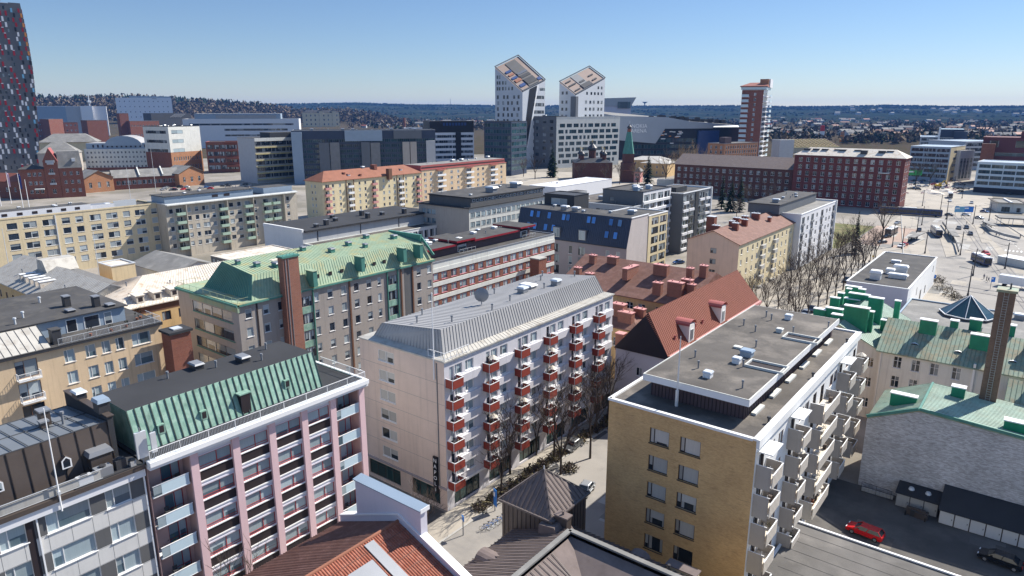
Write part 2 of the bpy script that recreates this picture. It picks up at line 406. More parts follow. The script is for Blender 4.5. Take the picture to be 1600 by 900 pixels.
# ---------------------------------------------------------------- palette
mat('frame_white', (.72, .72, .72), .5, var=.05); mat('frame_dark', (.05, .035, .03), .5); mat('frame_red', (.36, .035, .035), .5)
mat('frame_grey', (.22, .23, .24), .5); mat('frame_brown', (.16, .08, .05), .6); mat('frame_pink', (.62, .25, .28), .5); mat('frame_black', (.02, .02, .022), .4)
glass('glass', (.014, .02, .03), (.46, .52, .55), .72, blind=.85)
glass('glass_pale', (.05, .075, .09), (.46, .56, .6), .93, blind=.7)
glass('glass_dark', (.01, .016, .022), (.3, .34, .37), .4)
glass('glass_teal', (.012, .035, .045), (.06, .12, .14), .3)
glass('glass_blind', (.014, .018, .022), (.6, .58, .54), .95, blind=.72)
glass('glass_blue', (.04, .14, .38), (.13, .29, .55), .4, rough=.1)
glass('shop_glass', (.012, .03, .03), (.07, .12, .11), .35, blind=.4)
mat('plaster_beige', (.64, .505, .42), .9, var=0.14, streak=0.216); mat('plaster_tan', (.62, .47, .31), .9, var=0.168, streak=0.36); mat('plaster_grey', (.31, .275, .25), .9, var=0.14, streak=0.27)
mat('plaster_cream', (.66, .56, .36), .9, var=0.14, streak=0.216); mat('plaster_sand', (.6, .5, .33), .9, var=0.14, streak=0.27); mat('plaster_ochre', (.58, .4, .2), .9, var=0.21, streak=0.36)
mat('plaster_white', (.74, .74, .73), .85, var=.07, streak=.08); mat('plaster_offwhite', (.62, .62, .58), .9, var=0.14, streak=0.27); mat('plaster_lilac', (.58, .56, .62), .85, var=.06, streak=.06)
mat('plaster_peach', (.66, .5, .4), .9, var=0.112, streak=0.18); mat('plaster_greige', (.40, .36, .32), .9, var=0.112, streak=0.18); mat('plaster_slab', (.47, .42, .345), .9, var=0.196, streak=0.45); mat('balc_green', (.36, .47, .37), .6, var=.2); mat('balc_cream', (.64, .575, .49), .75, var=.1, streak=.2); mat('wall_beigegrey', (.5, .45, .43), .9, var=.1, streak=.15); mat('plaster_mauve', (.33, .29, .30), .9, var=.08)
mat('plaster_pale_grey', (.44, .45, .46), .9, var=0.112, streak=0.144); mat('concrete', (.38, .37, .35), .9, var=.2, streak=.25); mat('concrete_dark', (.2, .2, .2), .9, var=.2, streak=.25)
mat('panel_white', (.7, .7, .72), .6, var=.05, fine=.04); mat('panel_light', (.6, .59, .57), .7, var=.08, streak=.12); mat('panel_dark', (.028, .02, .022), .7, var=.15); mat('panel_grey', (.11, .11, .112), .75, var=.15, streak=.15)
mat('pilaster_pink', (.66, .47, .485), .8, var=.06, streak=.1); mat('loggia_pink', (.55, .36, .32), .85); mat('panel_blue', (.5, .62, .68), .3, spec=.5, var=.05); mat('panel_joint', (.2, .2, .2), .9)
mat('felt', (.062, .06, .06), .9, var=.45, scale=.18, col2=(.085, .08, .075), t2=(.5, .62), fine=.25); mat('felt_dark', (.036, .037, .041), .9, var=.3, scale=.15, fine=.2); mat('felt_brown', (.10, .09, .081), .92, var=.75, scale=.11, col2=(.175, .155, .135), t2=(.5, .66), fine=.35)
mat('felt_mid', (.125, .118, .112), .92, var=.5, scale=.14, col2=(.16, .15, .14), t2=(.5, .66), fine=.3); mat('felt_light', (.2, .195, .185), .9, var=.35, scale=.15, col2=(.27, .26, .245), t2=(.5, .66), fine=.2)
mat('metal_light', (.62, .64, .66), .45, metal=.3, var=.08); mat('metal_grey', (.24, .25, .27), .5, metal=.3, var=.15); mat('metal_dark', (.06, .06, .065), .5, metal=.3); mat('white_paint', (.78, .78, .78), .5, var=.05)
mat('zinc', (.34, .335, .335), .6, metal=.05, var=.12, scale=.3, streak=.1); mat('zinc_seam', (.26, .26, .265), .6, metal=.05); mat('zinc_old', (.45, .43, .39), .6, metal=.1, var=.2, scale=.4, col2=(.33, .3, .26), t2=(.5, .68))
mat('rusty_white', (.6, .55, .48), .7, var=.2, scale=.35, col2=(.42, .3, .2), t2=(.52, .7), streak=.25); mat('rusty_seam', (.46, .4, .34), .7, var=.2)
mat('brown_metal', (.085, .068, .06), .5, metal=.15, var=.25, scale=.5); mat('brown_seam', (.035, .028, .026), .5); mat('taupe_metal', (.165, .132, .122), .75, spec=.15, var=.25, scale=.6, streak=.2); mat('taupe_seam', (.11, .09, .085), .5)
mat('grey_roof_metal', (.2, .215, .23), .45, metal=.3, var=.12); mat('grey_roof_seam', (.1, .105, .115), .5, metal=.3)
mat('patina', (.185, .32, .255), .65, var=.3, scale=.8, streak=.45, col2=(.26, .39, .32), t2=(.45, .6)); mat('patina_seam', (.035, .055, .05), .6)
mat('patina_pale', (.29, .37, .255), .7, var=.25, scale=.22, col2=(.40, .35, .17), t2=(.48, .68), streak=.3); mat('patina_pale_seam', (.2, .32, .22), .7)
mat('patina_deep', (.075, .22, .18), .6, var=.25, scale=.6, streak=.25); mat('green_paint', (.018, .22, .12), .55, var=.25, scale=.8, streak=.2); mat('green_roof', (.235, .31, .235), .6, var=.45, scale=.3, col2=(.30, .265, .17), t2=(.44, .62), streak=.4); mat('green_roof_seam', (.14, .2, .15), .6)
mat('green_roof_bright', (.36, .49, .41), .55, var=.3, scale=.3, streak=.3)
mat('tile_red', (.27, .085, .05), .7, var=.3, scale=1.2, col2=(.33, .13, .085), t2=(.45, .6), fine=.3); mat('tile_brown', (.17, .085, .065), .8, var=.25, scale=.5, col2=(.22, .12, .095), t2=(.45, .65), fine=.3, streak=.15); mat('tile_orange', (.255, .105, .065), .8, var=.25, scale=.3, fine=.2); mat('tile_rust', (.235, .08, .052), .7, var=.14, scale=.3, fine=.2); mat('tile_rust_seam', (.22, .06, .035), .7)
mat('red_metal', (.34, .10, .09), .6, var=.15); mat('red_dark', (.24, .012, .025), .5, var=.12); mat('red_balcony', (.25, .045, .03), .6, var=.15, scale=2, streak=.15); mat('red_pink', (.55, .27, .25), .6)
brick('brick_yellow', (.6, .385, .18), (.49, .3, .125), (.52, .38, .22), .27, .085, .35, .3)
brick('brick_red', (.26, .085, .05), (.19, .06, .04), (.24, .17, .14), .27, .085, .25, .2); brick('brick_dark', (.14, .055, .042), (.10, .04, .034), (.12, .09, .08), .27, .085); brick('brick_orange', (.42, .19, .09), (.34, .15, .075), (.35, .25, .18), .27, .085)
brick('brick_wine', (.19, .05, .045), (.145, .038, .036), (.16, .1, .09), .27, .085, .2, .2); brick('brick_white', (.60, .59, .59), (.36, .33, .32), (.44, .42, .41), .42, .125, .45, .35); brick('brick_chimney', (.30, .12, .08), (.24, .095, .065), (.28, .2, .16), .27, .085); brick('brick_stack', (.20, .12, .085), (.15, .09, .065), (.2, .14, .11), .3, .12)
mat('asphalt', (.085, .08, .076), .92, var=.45, scale=.12, col2=(.12, .112, .105), t2=(.45, .65), fine=.25); mat('paving', (.36, .325, .275), .9, var=.2, scale=.08, col2=(.28, .255, .22), t2=(.5, .66), fine=.12); mat('road_worn', (.29, .27, .245), .9, var=.25, scale=.06, col2=(.20, .19, .18), t2=(.5, .7), fine=.15); mat('sand_gravel', (.36, .27, .22), .95, var=.2, scale=.1); mat('line_white', (.7, .7, .68), .8)
mat('lawn', (.11, .12, .04), .95, var=.4, scale=.12, col2=(.18, .15, .07), t2=(.45, .6), fine=.3); mat('city_ground', (.27, .245, .215), .95, var=.4, scale=.02, col2=(.18, .165, .135), t2=(.45, .6)); mat('forest_far', (.02, .03, .022), 1, spec=0, var=.7, scale=.006, col2=(.075, .065, .05), t2=(.54, .68), fine=.5)
mat('rail_steel', (.12, .11, .11), .4, metal=.6); mat('bark', (.055, .043, .036), .95, var=.3, scale=2); mat('twig', (.085, .064, .052), .95, var=.3, scale=1.5, objvar=.3); mat('twig_tan', (.24, .17, .10), .95, var=.3, objvar=.3); mat('needle', (.022, .04, .022), .95, spec=.05, var=.4, scale=1.2, objvar=.3); mat('bush', (.14, .12, .06), .95, var=.4, scale=1); mat('wood_brown', (.075, .06, .046), 1, spec=0, var=.4, scale=.05, col2=(.05, .055, .03), t2=(.5, .6), fine=.4)
mat('skin', (.5, .32, .24), .7); mat('cloth_dark', (.02, .022, .03), .9, objvar=.8); mat('cloth_mid', (.12, .12, .16), .9, objvar=.8); mat('hair', (.05, .035, .025), .9); mat('tyre', (.015, .015, .015), .8); mat('rim', (.4, .4, .42), .3, metal=.7)
mat('car_red', (.5, .012, .015), .25, spec=.6, var=.03); mat('car_black', (.008, .01, .014), .2, spec=.7, var=.03); mat('car_white', (.75, .75, .75), .25, spec=.6, var=.03); mat('car_silver', (.42, .44, .46), .3, metal=.5, var=.03); mat('car_blue', (.03, .09, .25), .25, spec=.6, var=.03); mat('car_grey', (.12, .125, .13), .28, metal=.3, var=.03); mat('car_glass', (.01, .014, .018), .06, spec=.7); mat('lamp_red', (.4, .02, .02), .3); mat('lamp_clear', (.7, .7, .72), .2)
mat('bus_blue', (.02, .05, .16), .3, spec=.5); mat('sign_blue', (.03, .2, .62), .4); mat('sign_yellow', (.75, .5, .05), .5); mat('sign_green', (.05, .35, .1), .5); mat('sign_red', (.55, .04, .04), .5); mat('black', (.012, .012, .014), .5); mat('letter_white', (.8, .8, .8), .5); mat('flag_white', (.75, .72, .75), .8); mat('flag_pink', (.65, .45, .55), .8); mat('flag_blue', (.03, .05, .2), .8); mat('flag_sky', (.05, .25, .6), .8)
mat('cladding_navy', (.045, .06, .095), .5, metal=.2, var=.15); mat('cladding_slate', (.13, .14, .155), .6, metal=.1, var=.1); mat('cladding_charcoal', (.045, .047, .052), .6, var=.15); mat('cladding_silver', (.36, .39, .43), .45, metal=.35, var=.08, scale=.08); mat('cladding_blue', (.28, .35, .43), .5, metal=.2, var=.08); mat('cladding_plum', (.09, .06, .065), .7, var=.12)
mat('roof_tan_panel', (.215, .155, .13), .6, var=.25, scale=.06); mat('panel_orange', (.65, .25, .06), .6); mat('panel_red', (.36, .02, .03), .5); mat('panel_sky', (.18, .42, .6), .4); mat('yellow_stripe', (.5, .43, .22), .6); mat('arena_dark', (.022, .026, .036), .4); mat('gold', (.7, .5, .15), .3, metal=.8)
wstyle('std', (.5,)); wstyle('std_d', (.62,), (), 'frame_white', 'glass_dark'); wstyle('one', (), (), 'frame_white', 'glass'); wstyle('pale', (.33,), (), 'frame_white', 'glass_pale', .16); wstyle('pale2', (.26,), (), 'frame_white', 'glass_pale', .16)
wstyle('red2', (.55,), (.2,), 'frame_red', 'glass_pale', .12, False); wstyle('yel', (.22,), (), 'frame_dark', 'glass_blind', .2, 'frame_dark', .09); wstyle('old', (.5,), (.62,), 'frame_white', 'glass_dark', .16); wstyle('brown', (.4,), (), 'frame_brown', 'glass', .14, False)
wstyle('dark1', (), (), 'frame_dark', 'glass_dark', .12, False); wstyle('office', (.33, .66), (), 'frame_grey', 'glass_teal', .12, False); wstyle('band', (.1, .2, .3, .4, .5, .6, .7, .8, .9), (), 'frame_dark', 'glass_dark', .15, False, .06); wstyle('sky1', (), (), 'frame_dark', 'glass_blue', .05, False); wstyle('shop', (.25, .5, .75), (.75,), 'frame_dark', 'shop_glass', .25, False); wstyle('glazed', (.25, .5, .75), (), 'frame_dark', 'glass', .1, False, .05)
wstyle('blind1', (.3,), (), 'frame_white', 'glass_blind', .14); wstyle('pinkf', (.4,), (), 'frame_pink', 'glass_pale', .14, 'frame_pink'); wstyle('bluef', (.5,), (), 'frame_grey', 'glass_pale', .12); wstyle('white_grid', (.33, .66), (), 'frame_white', 'glass_teal', .25, False)
wstyle('pair', (.5,), (), 'frame_white', 'glass_blind', .1)
mat('plaster_kat', (.6, .585, .61), .85, var=.1, streak=.2); mat('tower_white', (.5, .53, .57), .6, var=.08, scale=.06)
mat('hill_twig', (.17, .135, .1), 1, spec=0, var=.3, scale=.05)
# ================================================================ NEAR BUILDINGS
# ---- central block with red balconies -------------------------------------------------
b = Bld('apartment_building', 'beige apartment block with grey metal mansard and small red balconies', 'building', -60.6, 62.8, 17.2, 44.8, 22.3, 'plaster_kat', near=True)
VR = random.Random(99)
def stuff(m, v, hw, dp):
    # what people keep on a balcony: chairs, crates, plants, a parasol
    r = random.Random(v * 13 + 5)
    if v == 0: return
    for k in range(1 + v % 3):
        x = r.uniform(-hw * .75, hw * .7); c = r.choice(('tile_orange', 'frame_brown', 'white_paint', 'metal_dark', 'concrete', 'brown_metal')); w = r.uniform(.18, .34); h = r.uniform(.35, 1.0)
        m.box(x - w, x + w, -dp * .75, -dp * .75 + w * 1.6, 0, h, c)
        if k % 2: m.box(x - w, x + w, -dp * .75 + w * 1.4, -dp * .75 + w * 1.6, h, h + .45, c)
    if v > 2:
        x = r.uniform(-hw * .7, hw * .7)
        for k in range(26):
            p = Vector((x + r.gauss(0, .16), -dp * .8 + r.gauss(0, .1), .6 + abs(r.gauss(0, .4)))); d = Vector((r.uniform(-1, 1), r.uniform(-1, 1), r.uniform(0, 1))) * .16; m.face([p, p + d, p + d.orthogonal() * .6], 'needle' if v % 2 else 'bush')
    if v == 5: m.tube((hw * .4, -dp * .6, 0), (hw * .4, -dp * .6, 2.0), .03, .03, 'white_paint', 4); m.tube((hw * .4, -dp * .6, 1.6), (hw * .4, -dp * .6, 2.05), .7, .05, 'balc_cream', 8, False)
ZF = [3.7 + 3.05 * k for k in range(6)]
gops = [(5.7, z + .85, 3.3, 1.65, 'pair') for z in ZF]
b.wall('G', gops + [(4.2, .5, 7, 2.5, 'shop'), (13, .5, 5.6, 2.5, 'shop')], 'plaster_beige')
bu = [1.1, 8.8, 16.3, 23.8, 31.3, 38.8]
rops = []
for k, z in enumerate(ZF):
    for c in bu:
        rops += [(c + .35, z + .12, .85, 2.3, 'one'), (c + 1.75, z + .95, 1.5, 1.5, 'pale'), (c + 4.0, z + .95, 1.7, 1.5, 'pale')]
rops += [(c + 3.2, .35, 5.6, 2.7, 'shop') for c in bu]
b.wall('R', rops, 'plaster_kat')
e = MB()
for z in ZF[1:] + [22.0]:
    for c in bu: b.fbox(e, 'R', c + 1.0, c + 5.4, 0, .1, z + .72 if z < 22 else z, z + .86 if z < 22 else z + .12, 'white_paint')

for z in ZF[1:]:
    for c in bu: b.fbox(e, 'R', c + 1.35, min(c + 6.2, 44.6), .004, .32, z - .45, z + .7, 'plaster_kat')
b.fbox(e, 'R', 0, 44.8, .003, .16, 3.25, 3.6, 'white_paint'); b.fbox(e, 'G', 0, 17.2, .003, .16, 3.3, 3.6, 'plaster_mauve')
for z in (6.9, 10, 13, 16.1, 19.1): b.fbox(e, 'G', 0, 17.2, -.004, .004, z, z + .04, 'panel_joint')
b.fbox(e, 'G', 15.8, 15.92, .003, .12, 3.6, 22, 'panel_joint')
b.part('trim', e)
def red_balc():
    m = MB(); m.box(-1.0, 1.0, -1.35, 0, -.16, 0, 'white_paint'); return m
def red_rail(v=0):
    m = MB(); stuff(m, v, 1.0, 1.3)
    m.box(-1.05, 1.05, -1.42, -1.36, -.2, 1.02, 'red_balcony'); m.box(-1.05, -.99, -1.36, -.02, -.2, 1.02, 'red_balcony'); m.box(.99, 1.05, -1.36, -.02, -.2, 1.02, 'red_balcony')
    for a in ((-1.05, 1.05, -1.44, -1.36), (-1.06, -.98, -1.36, 0), (.98, 1.06, -1.36, 0)): m.box(*a, 1.023, 1.1, 'white_paint')
    m.box(-1.12, -1.07, -1.36, -1.3, -.4, 1.2, 'white_paint'); m.box(-.5, .1, -1.0, -.7, 0, .5, 'metal_light'); m.tube((.4, -.8, 0), (.4, -.8, 1.0), .03, .03, 'white_paint', 4)
    return m
for z in ZF:
    for c in bu:
        s_ = b.at('balcony', cached('rb', red_balc, 'balcony'), 'R', c + .15, z)
        v_ = VR.randrange(6); link('railing', cached(('rr', v_), lambda: red_rail(v_), 'railing'), s_)
m = MB()
m.hexa([(-17.35, -.15, 22.3), (.25, -.15, 22.3), (.25, 45, 22.3), (-17.35, 45, 22.3), (-17.35, -.15, 22.5), (.25, -.15, 22.5), (.25, 45, 22.5), (-17.35, 45, 22.5)], 'zinc_old')
m.hexa([(-17.3, -.1, 22.503), (.2, -.1, 22.503), (.2, 44.9, 22.503), (-17.3, 44.9, 22.503), (-15.2, 1.2, 22.8), (-1.3, 1.2, 22.8), (-1.3, 43.5, 22.8), (-15.2, 43.5, 22.8)], 'zinc_old')
m.ribs((.2, 0, 22.5), (.2, 44.9, 22.5), (-1.3, 43.5, 22.8), (-1.3, 1.2, 22.8), 60, 'zinc_old', .05, .05)
t = frustum(m, -15.2, -1.3, 1.2, 43.5, 22.803, -14.2, -2.4, 2.0, 42.2, [24.7, 26, 26, 24.7], 'zinc', 'zinc', .62, 'zinc_seam', .07, .07)
m.ribs(t[1], t[2], t[3], t[0], 52, 'zinc_seam', .05, .05)
r = b.part('roof', m)
m = MB(); railing(m, [(-3, .1, 22.6), (.05, .1, 22.6), (.05, 5, 22.6)], 1.0, 'white_paint', 0, 1.2); b.part('railing', m, r)
zr = lambda x, y: 26 + (x + 2.4) * .11
for x, y in ((-4, 6), (-9, 4), (-12, 8), (-4.5, 20), (-5, 30), (-11, 24), (-10, 36), (-6, 41), (-12.5, 40), (-3.2, 14)): b.item('vent_pipe', pipe_mesh(.12, 1.0, 'metal_grey'), (x, y, zr(x, y) - .1), 0, r)
for x, y, q in ((-6.5, 26, 1), (-8, 29.5, 0), (-4.6, 33, 1)): b.item('roof_vent', vent_mesh(1.3, 1.3, 1.2, 'metal_grey', 'metal_light') if q else vent_mesh(2.4, 1.6, .9, 'metal_grey', 'white_paint'), (x, y, zr(x, y) - .1), 0, r)
def dish():
    m = MB(); m.tube((0, 0, 0), (0, 0, 1.5), .09, .09, 'metal_grey'); N = 16; prof = [(0, 0), (.5, .06), (.85, .17), (1.15, .32)]
    for (r0, h0), (r1, h1) in zip(prof[:-1], prof[1:]):
        for k in range(N):
            a, c = 2 * math.pi * k / N, 2 * math.pi * (k + 1) / N
            q = [(r0 * math.cos(a), h0 - .35, 1.6 + r0 * math.sin(a)), (r0 * math.cos(c), h0 - .35, 1.6 + r0 * math.sin(c)), (r1 * math.cos(c), h1 - .35, 1.6 + r1 * math.sin(c)), (r1 * math.cos(a), h1 - .35, 1.6 + r1 * math.sin(a))]
            m.face(q, 'zinc'); m.face([(x, y - .03, z) for x, y, z in q[::-1]], 'metal_grey')
    m.tube((0, -.3, 1.6), (0, .75, 1.75), .03, .03, 'metal_grey'); m.tube((0, .7, 1.74), (0, .9, 1.76), .1, .1, 'metal_grey'); return m
tag(link('satellite_dish', dish().mesh('satellite_dish'), None, (-60.6 - 7.4, 62.8 + 16.5, zr(-7.4, 0)), R_(35)), 'grey satellite dish on the metal roof above the red balconies', 'satellite dish')
m = MB(); m.tube((0, 0, -3), (0, 0, 9), .09, .05, 'white_paint', 6); m.tube((0, 0, 9), (0, 0, 9.2), .1, .05, 'white_paint', 6)
tag(link('flagpole', m.mesh('flagpole'), None, (-62.3, 62.6, 22.6)), 'tall white pole at the gable corner of the red balcony block', 'flagpole')
# vertical sign
m = MB(); m.box(-.42, .42, -.25, 0, 0, 5.6, 'black'); so = link('wall_sign', m.mesh('wall_sign'), None, (-62.55, 62.75, 2.4)); tag(so, 'black vertical sign reading NAPOLI on the beige gable corner', 'sign')
def text(s, size, loc, rot, m, parent, name='lettering', ext=.01, align='CENTER', lead=1.0):
    c = bpy.data.curves.new(name, 'FONT'); c.body = s; c.size = size; c.extrude = ext; c.align_x = align; c.align_y = 'CENTER'; c.space_line = lead; c.resolution_u = 3
    t = bpy.data.objects.new(name, c); COL.objects.link(t); bpy.context.view_layer.update(); dg = bpy.context.evaluated_depsgraph_get()
    me = bpy.data.meshes.new_from_object(t.evaluated_get(dg)); bpy.data.objects.remove(t); me.materials.clear(); me.materials.append(MATS[m])
    o = bpy.data.objects.new(name, me); COL.objects.link(o); o.location = loc; o.rotation_euler = rot
    if parent: o.parent = parent
    return o
text('N\nA\nP\nO\nL\nI', .85, (0, -.265, 2.75), (R_(90), 0, 0), 'letter_white', so, 'lettering', .01, 'CENTER', 1.05)
b.finish()
# ---- pink pilaster block ---------------------------------------------------------------
b = Bld('apartment_building', 'pink and white apartment block with red window frames and green copper mansard', 'building', -63.6, 25.3, 14, 26.2, 22.4, 'panel_white', near=True)
PU = [4.4, 8.9, 13.2, 17.4, 21.4]; ZT = [21.3 - 3.35 * k for k in range(7)]
ops = []
for k, zt in enumerate(ZT):
    if zt - 1.5 < 0: continue
    for u0, u1 in zip(PU[:-1], PU[1:]): ops.append(((u0 + u1) / 2 + .02, zt - 1.5, u1 - u0 - .95, 1.5, 'red2'))
def pmf(u, z):
    for zt in ZT:
        if zt - 1.65 >= z > zt - 2.75 : return 'panel_dark'
    return 'panel_white'
b.walls_ = None
zc = [(zt - 1.65, zt - 2.75) for zt in ZT]
# split rows at the panel edges by dummy zero-size cuts
b.wall('R', ops + [(PU[0] + .1, zt - 2.75, .002, 1.1, 'dark1') for zt in ZT if zt > 3], 'panel_white', u0=PU[0] - .3, u1=PU[-1] + .38, mf=pmf)
b.wins = [w for w in b.wins if w[3] > .1]
e = MB()
for u in PU + [25.7]: b.fbox(e, 'R', u - .42, u + .38, .002, .3, 0, 22.1, 'pilaster_pink')
for zt in ZT:
    for u0, u1 in zip(PU[:-1], PU[1:]):
        b.fbox(e, 'R', u0 + .383, u1 - .423, .003, .09, zt - 1.64, zt - 1.53, 'white_paint'); b.fbox(e, 'R', u0 + .383, u1 - .423, .003, .1, zt - 2.86, zt - 2.73, 'white_paint')
        b.fbox(e, 'R', u0 + .383, u1 - .423, .003, .08, zt + .05, zt + .2, 'plaster_lilac')
b.fbox(e, 'R', -.05, 26.4, .003, .75, 22.15, 22.5, 'white_paint'); b.fbox(e, 'R', -.05, 26.4, .1, .95, 22.503, 23.0, 'white_paint'); b.fbox(e, 'R', -.05, 26.4, -14, .09, 22.503, 22.8, 'felt_dark')
b.fbox(e, 'K', 0, 14, .0, .35, 22.4, 22.95, 'white_paint')
b.part('trim', e)
def lrail(v=0):
    m = MB(); q = MB(); stuff(q, v, 1.6, 1.2); m.add(q.shift(0, 1.25, -.0)); m.box(-.97, 1.75, -.08, -.03, -.05, 1.05, 'panel_blue'); m.box(-1.75, -1.0, -.07, -.04, -.05, 1.0, 'glass_pale'); m.box(-1.8, 1.8, -.1, -.01, 1.053, 1.12, 'white_paint'); m.box(-1.8, 1.8, -.1, -.01, -.13, -.053, 'white_paint'); return m
def lfloor(): m = MB(); m.box(-1.85, 1.85, 0, 1.5, -.2, 0, 'white_paint'); return m
for u0, u1 in ((0, PU[0] - .42), (PU[-1] + .4, 25.3)):
    c = (u0 + u1) / 2; wd = u1 - u0
    b.wall('R', [(c + .7, zt - 2.2, 1.9, 2.1, 'red2') for zt in ZT if zt > 3], 'loggia_pink', u0=u0, u1=u1, d=-1.45)
    e = MB()
    for u in (u0 - .02, u1): b.fbox(e, 'R', u, u + .02, -1.45, 0, 0, 22.2, 'loggia_pink')
    b.part('loggia', e)
    for zt in ZT:
        f_ = b.at('balcony', cached('lf', lfloor, 'balcony'), 'R', c, zt - 2.3, 0)
        v_ = VR.randrange(1, 5); link('railing', cached(('lr', v_), lambda: lrail(v_), 'railing'), f_)
        if zt < 20: 
            q = MB(); 
m = MB()
t = frustum(m, -12, -2.2, .35, 21.8, 22.8, -10.5, -3.8, .35, 21.9, 26.8, 'patina', 'felt_dark', 0)
a = [(-2.2, .35, 22.8), (-2.2, 21.8, 22.8), (-3.8, 21.9, 26.8), (-3.8, .35, 26.8)]
m.ribs(*a, 29, 'patina_seam', .1, .1)
r = b.part('roof', m)
m = MB(); railing(m, [(.7, .1, 23), (.7, 26, 23), (-8, 26, 23)], 1.05, 'white_paint', .16, 2.9); b.part('railing', m, r)
def hatch(): m = MB(); m.box(-.35, .35, -.25, .25, 0, 1.0, 'patina'); m.box(-.22, .22, -.262, -.253, .2, .9, 'panel_dark'); return m
for u, z in ((2.9, 23.8), (7.3, 23.7), (17.4, 23.9)): b.at('roof_hatch', cached('hatch', hatch, 'roof_hatch'), 'R', u, z, -2.5 - (z - 22.8) * .3, r)
m = MB(); m.box(-.55, .55, -.06, .9, 0, 2.2, 'panel_dark'); m.box(-.7, .7, -.12, .8, 2.203, 2.35, 'patina'); b.at('roof_door', m.mesh('roof_door'), 'R', 11.9, 22.9, -2.3, r)
for x, y in ((-8, 12), (-9, 19), (-6, 16.5), (-9, 7)): b.item('vent_pipe', pipe_mesh(.1, .8, 'metal_grey'), (x, y, 26.75), 0, r)
for x, y in ((-7.5, 15), (-9.5, 10.5)): b.item('roof_vent', vent_mesh(1.5, 1.0, .8, 'metal_dark', 'metal_grey'), (x, y, 26.75), 0, r)
b.finish()
# ---- grey panel block ------------------------------------------------------------------
b = Bld('apartment_building', 'light and dark grey panel block with brown metal mansard at the left edge', 'building', -63.85, -6, 14, 31.1, 22.6, 'panel_light', near=True)
D0 = 31.1
ops = []
for k in range(6):
    z = 19.55 - 3.5 * k
    for base in (0, -18.5):
        ops += [(D0 + base - 2.5, z, 2.2, 1.8, 'pale'), (D0 + base - 6.65, z, 3.5, 1.8, 'pale2'), (D0 + base - 10.85, z, 2.0, 1.8, 'pale'), (D0 + base - 15.5, z, 2.4, 1.8, 'pale')]
def gmf(u, z):
    for k in range(6):
        if 19.5 - 3.5 * k <= z <= 21.4 - 3.5 * k:
            q = D0 - u; q = q if q < 18.5 else q - 18.5
            return 'panel_grey' if (q < 1.4 or 3.6 < q < 4.9 or 8.4 < q < 9.8 or 11.9 < q < 14.2 or q > 16.8) else 'panel_light'
    return 'panel_light'
b.wall('R', ops, 'panel_light', mf=gmf)
e = MB()
for k in range(6):
    z = 17.9 - 3.5 * k
    for u in (D0 - 1.4, D0 - 3.6, D0 - 4.9, D0 - 6.6, D0 - 8.4, D0 - 10.2, D0 - 11.9): b.fbox(e, 'R', u - .02, u + .02, .001, .005, z + .05, z + 1.6, 'panel_joint')
    for zz in (17.88, 19.46): b.fbox(e, 'R', 0, D0, .001, .004, zz - 3.5 * k, zz - 3.5 * k + .035, 'panel_joint')
b.fbox(e, 'R', D0 - 9.9, D0 - 9.3, .002, .006, 0, 21.3, 'panel_dark')
for u in (D0 - 9.05, D0 - .12): b.fbox(e, 'R', u - .06, u + .06, .01, .14, 0, 21.6, 'white_paint')
b.fbox(e, 'R', 0, D0, .002, .3, 21.5, 22.3, 'panel_white'); b.fbox(e, 'R', 0, D0, .002, .45, 22.303, 22.75, 'brown_metal'); b.fbox(e, 'R', 0, D0, -14, 0, 22.6, 22.7, 'felt_dark')
b.part('trim', e)
m = MB(); t = frustum(m, -13, -2.15, 0, 29.6, 22.7, -12.3, -2.9, 0, 29.6, [25.7, 26.7, 26.7, 25.7], 'brown_metal', 'grey_roof_metal')
m.ribs((-2.15, 0, 22.7), (-2.15, 29.6, 22.7), (-2.9, 29.6, 26.7), (-2.9, 0, 26.7), 22, 'brown_seam', .07, .08)
m.ribs((-2.9, 29.6, 26.7), (-12.3, 29.6, 25.7), (-12.3, 0, 25.7), (-2.9, 0, 26.7), 2, 'grey_roof_seam')
for k in range(25): y = 1.2 * k + .4; m.beam((-2.95, y, 26.76), (-12.2, y, 25.78), .06, .07, 'grey_roof_seam')
m.box(-12.6, -2.6, 29.6, 30.1, 22.7, 27.2, 'felt_dark'); m.box(-12.7, -2.5, 29.55, 30.2, 27.203, 27.3, 'brown_metal')
r = b.part('roof', m)
m = MB(); railing(m, [(.25, 0, 22.75), (.25, 27.5, 22.75)], 1.0, 'metal_light', 0, 6); m.box(.1, .14, 0, 27.4, 22.8, 23.6, 'concrete'); b.part('railing', m, r)
def skyl(): m = MB(); m.prism([(-.42, 0), (.42, 0), (.42, .0)], 0, .01, 'white_paint'); m = MB(); q = [(-.4, 0), (.4, 0), (.4, .8), (0, 1.15), (-.4, .8)]; m.face([(x, -.32, z) for x, z in q], 'white_paint'); m.face([(x * .7, -.325, .12 + z * .78) for x, z in q], 'glass'); \
    [m.face([(q[i][0], -.32, q[i][1]), (q[i][0], .4, q[i][1]), (q[(i + 1) % 5][0], .4, q[(i + 1) % 5][1]), (q[(i + 1) % 5][0], -.32, q[(i + 1) % 5][1])], 'brown_metal') for i in range(5)]; return m
for u in (25.6, 20.4, 14): b.at('dormer', cached('skyl', skyl, 'dormer'), 'R', u, 23.9, -2.35, r)
b.item('chimney', chim_mesh(1.0, .8, 1.6, 'brown_metal', 'metal_grey'), (-8, 26.2, 26), 0, r); b.item('chimney', chim_mesh(.6, .6, .9, 'brown_metal', 'metal_grey'), (-7, 25.8, 26), 0, r); b.item('vent_pipe', pipe_mesh(.12, 1.5, 'metal_grey'), (-6.4, 27.2, 26), 0, r)
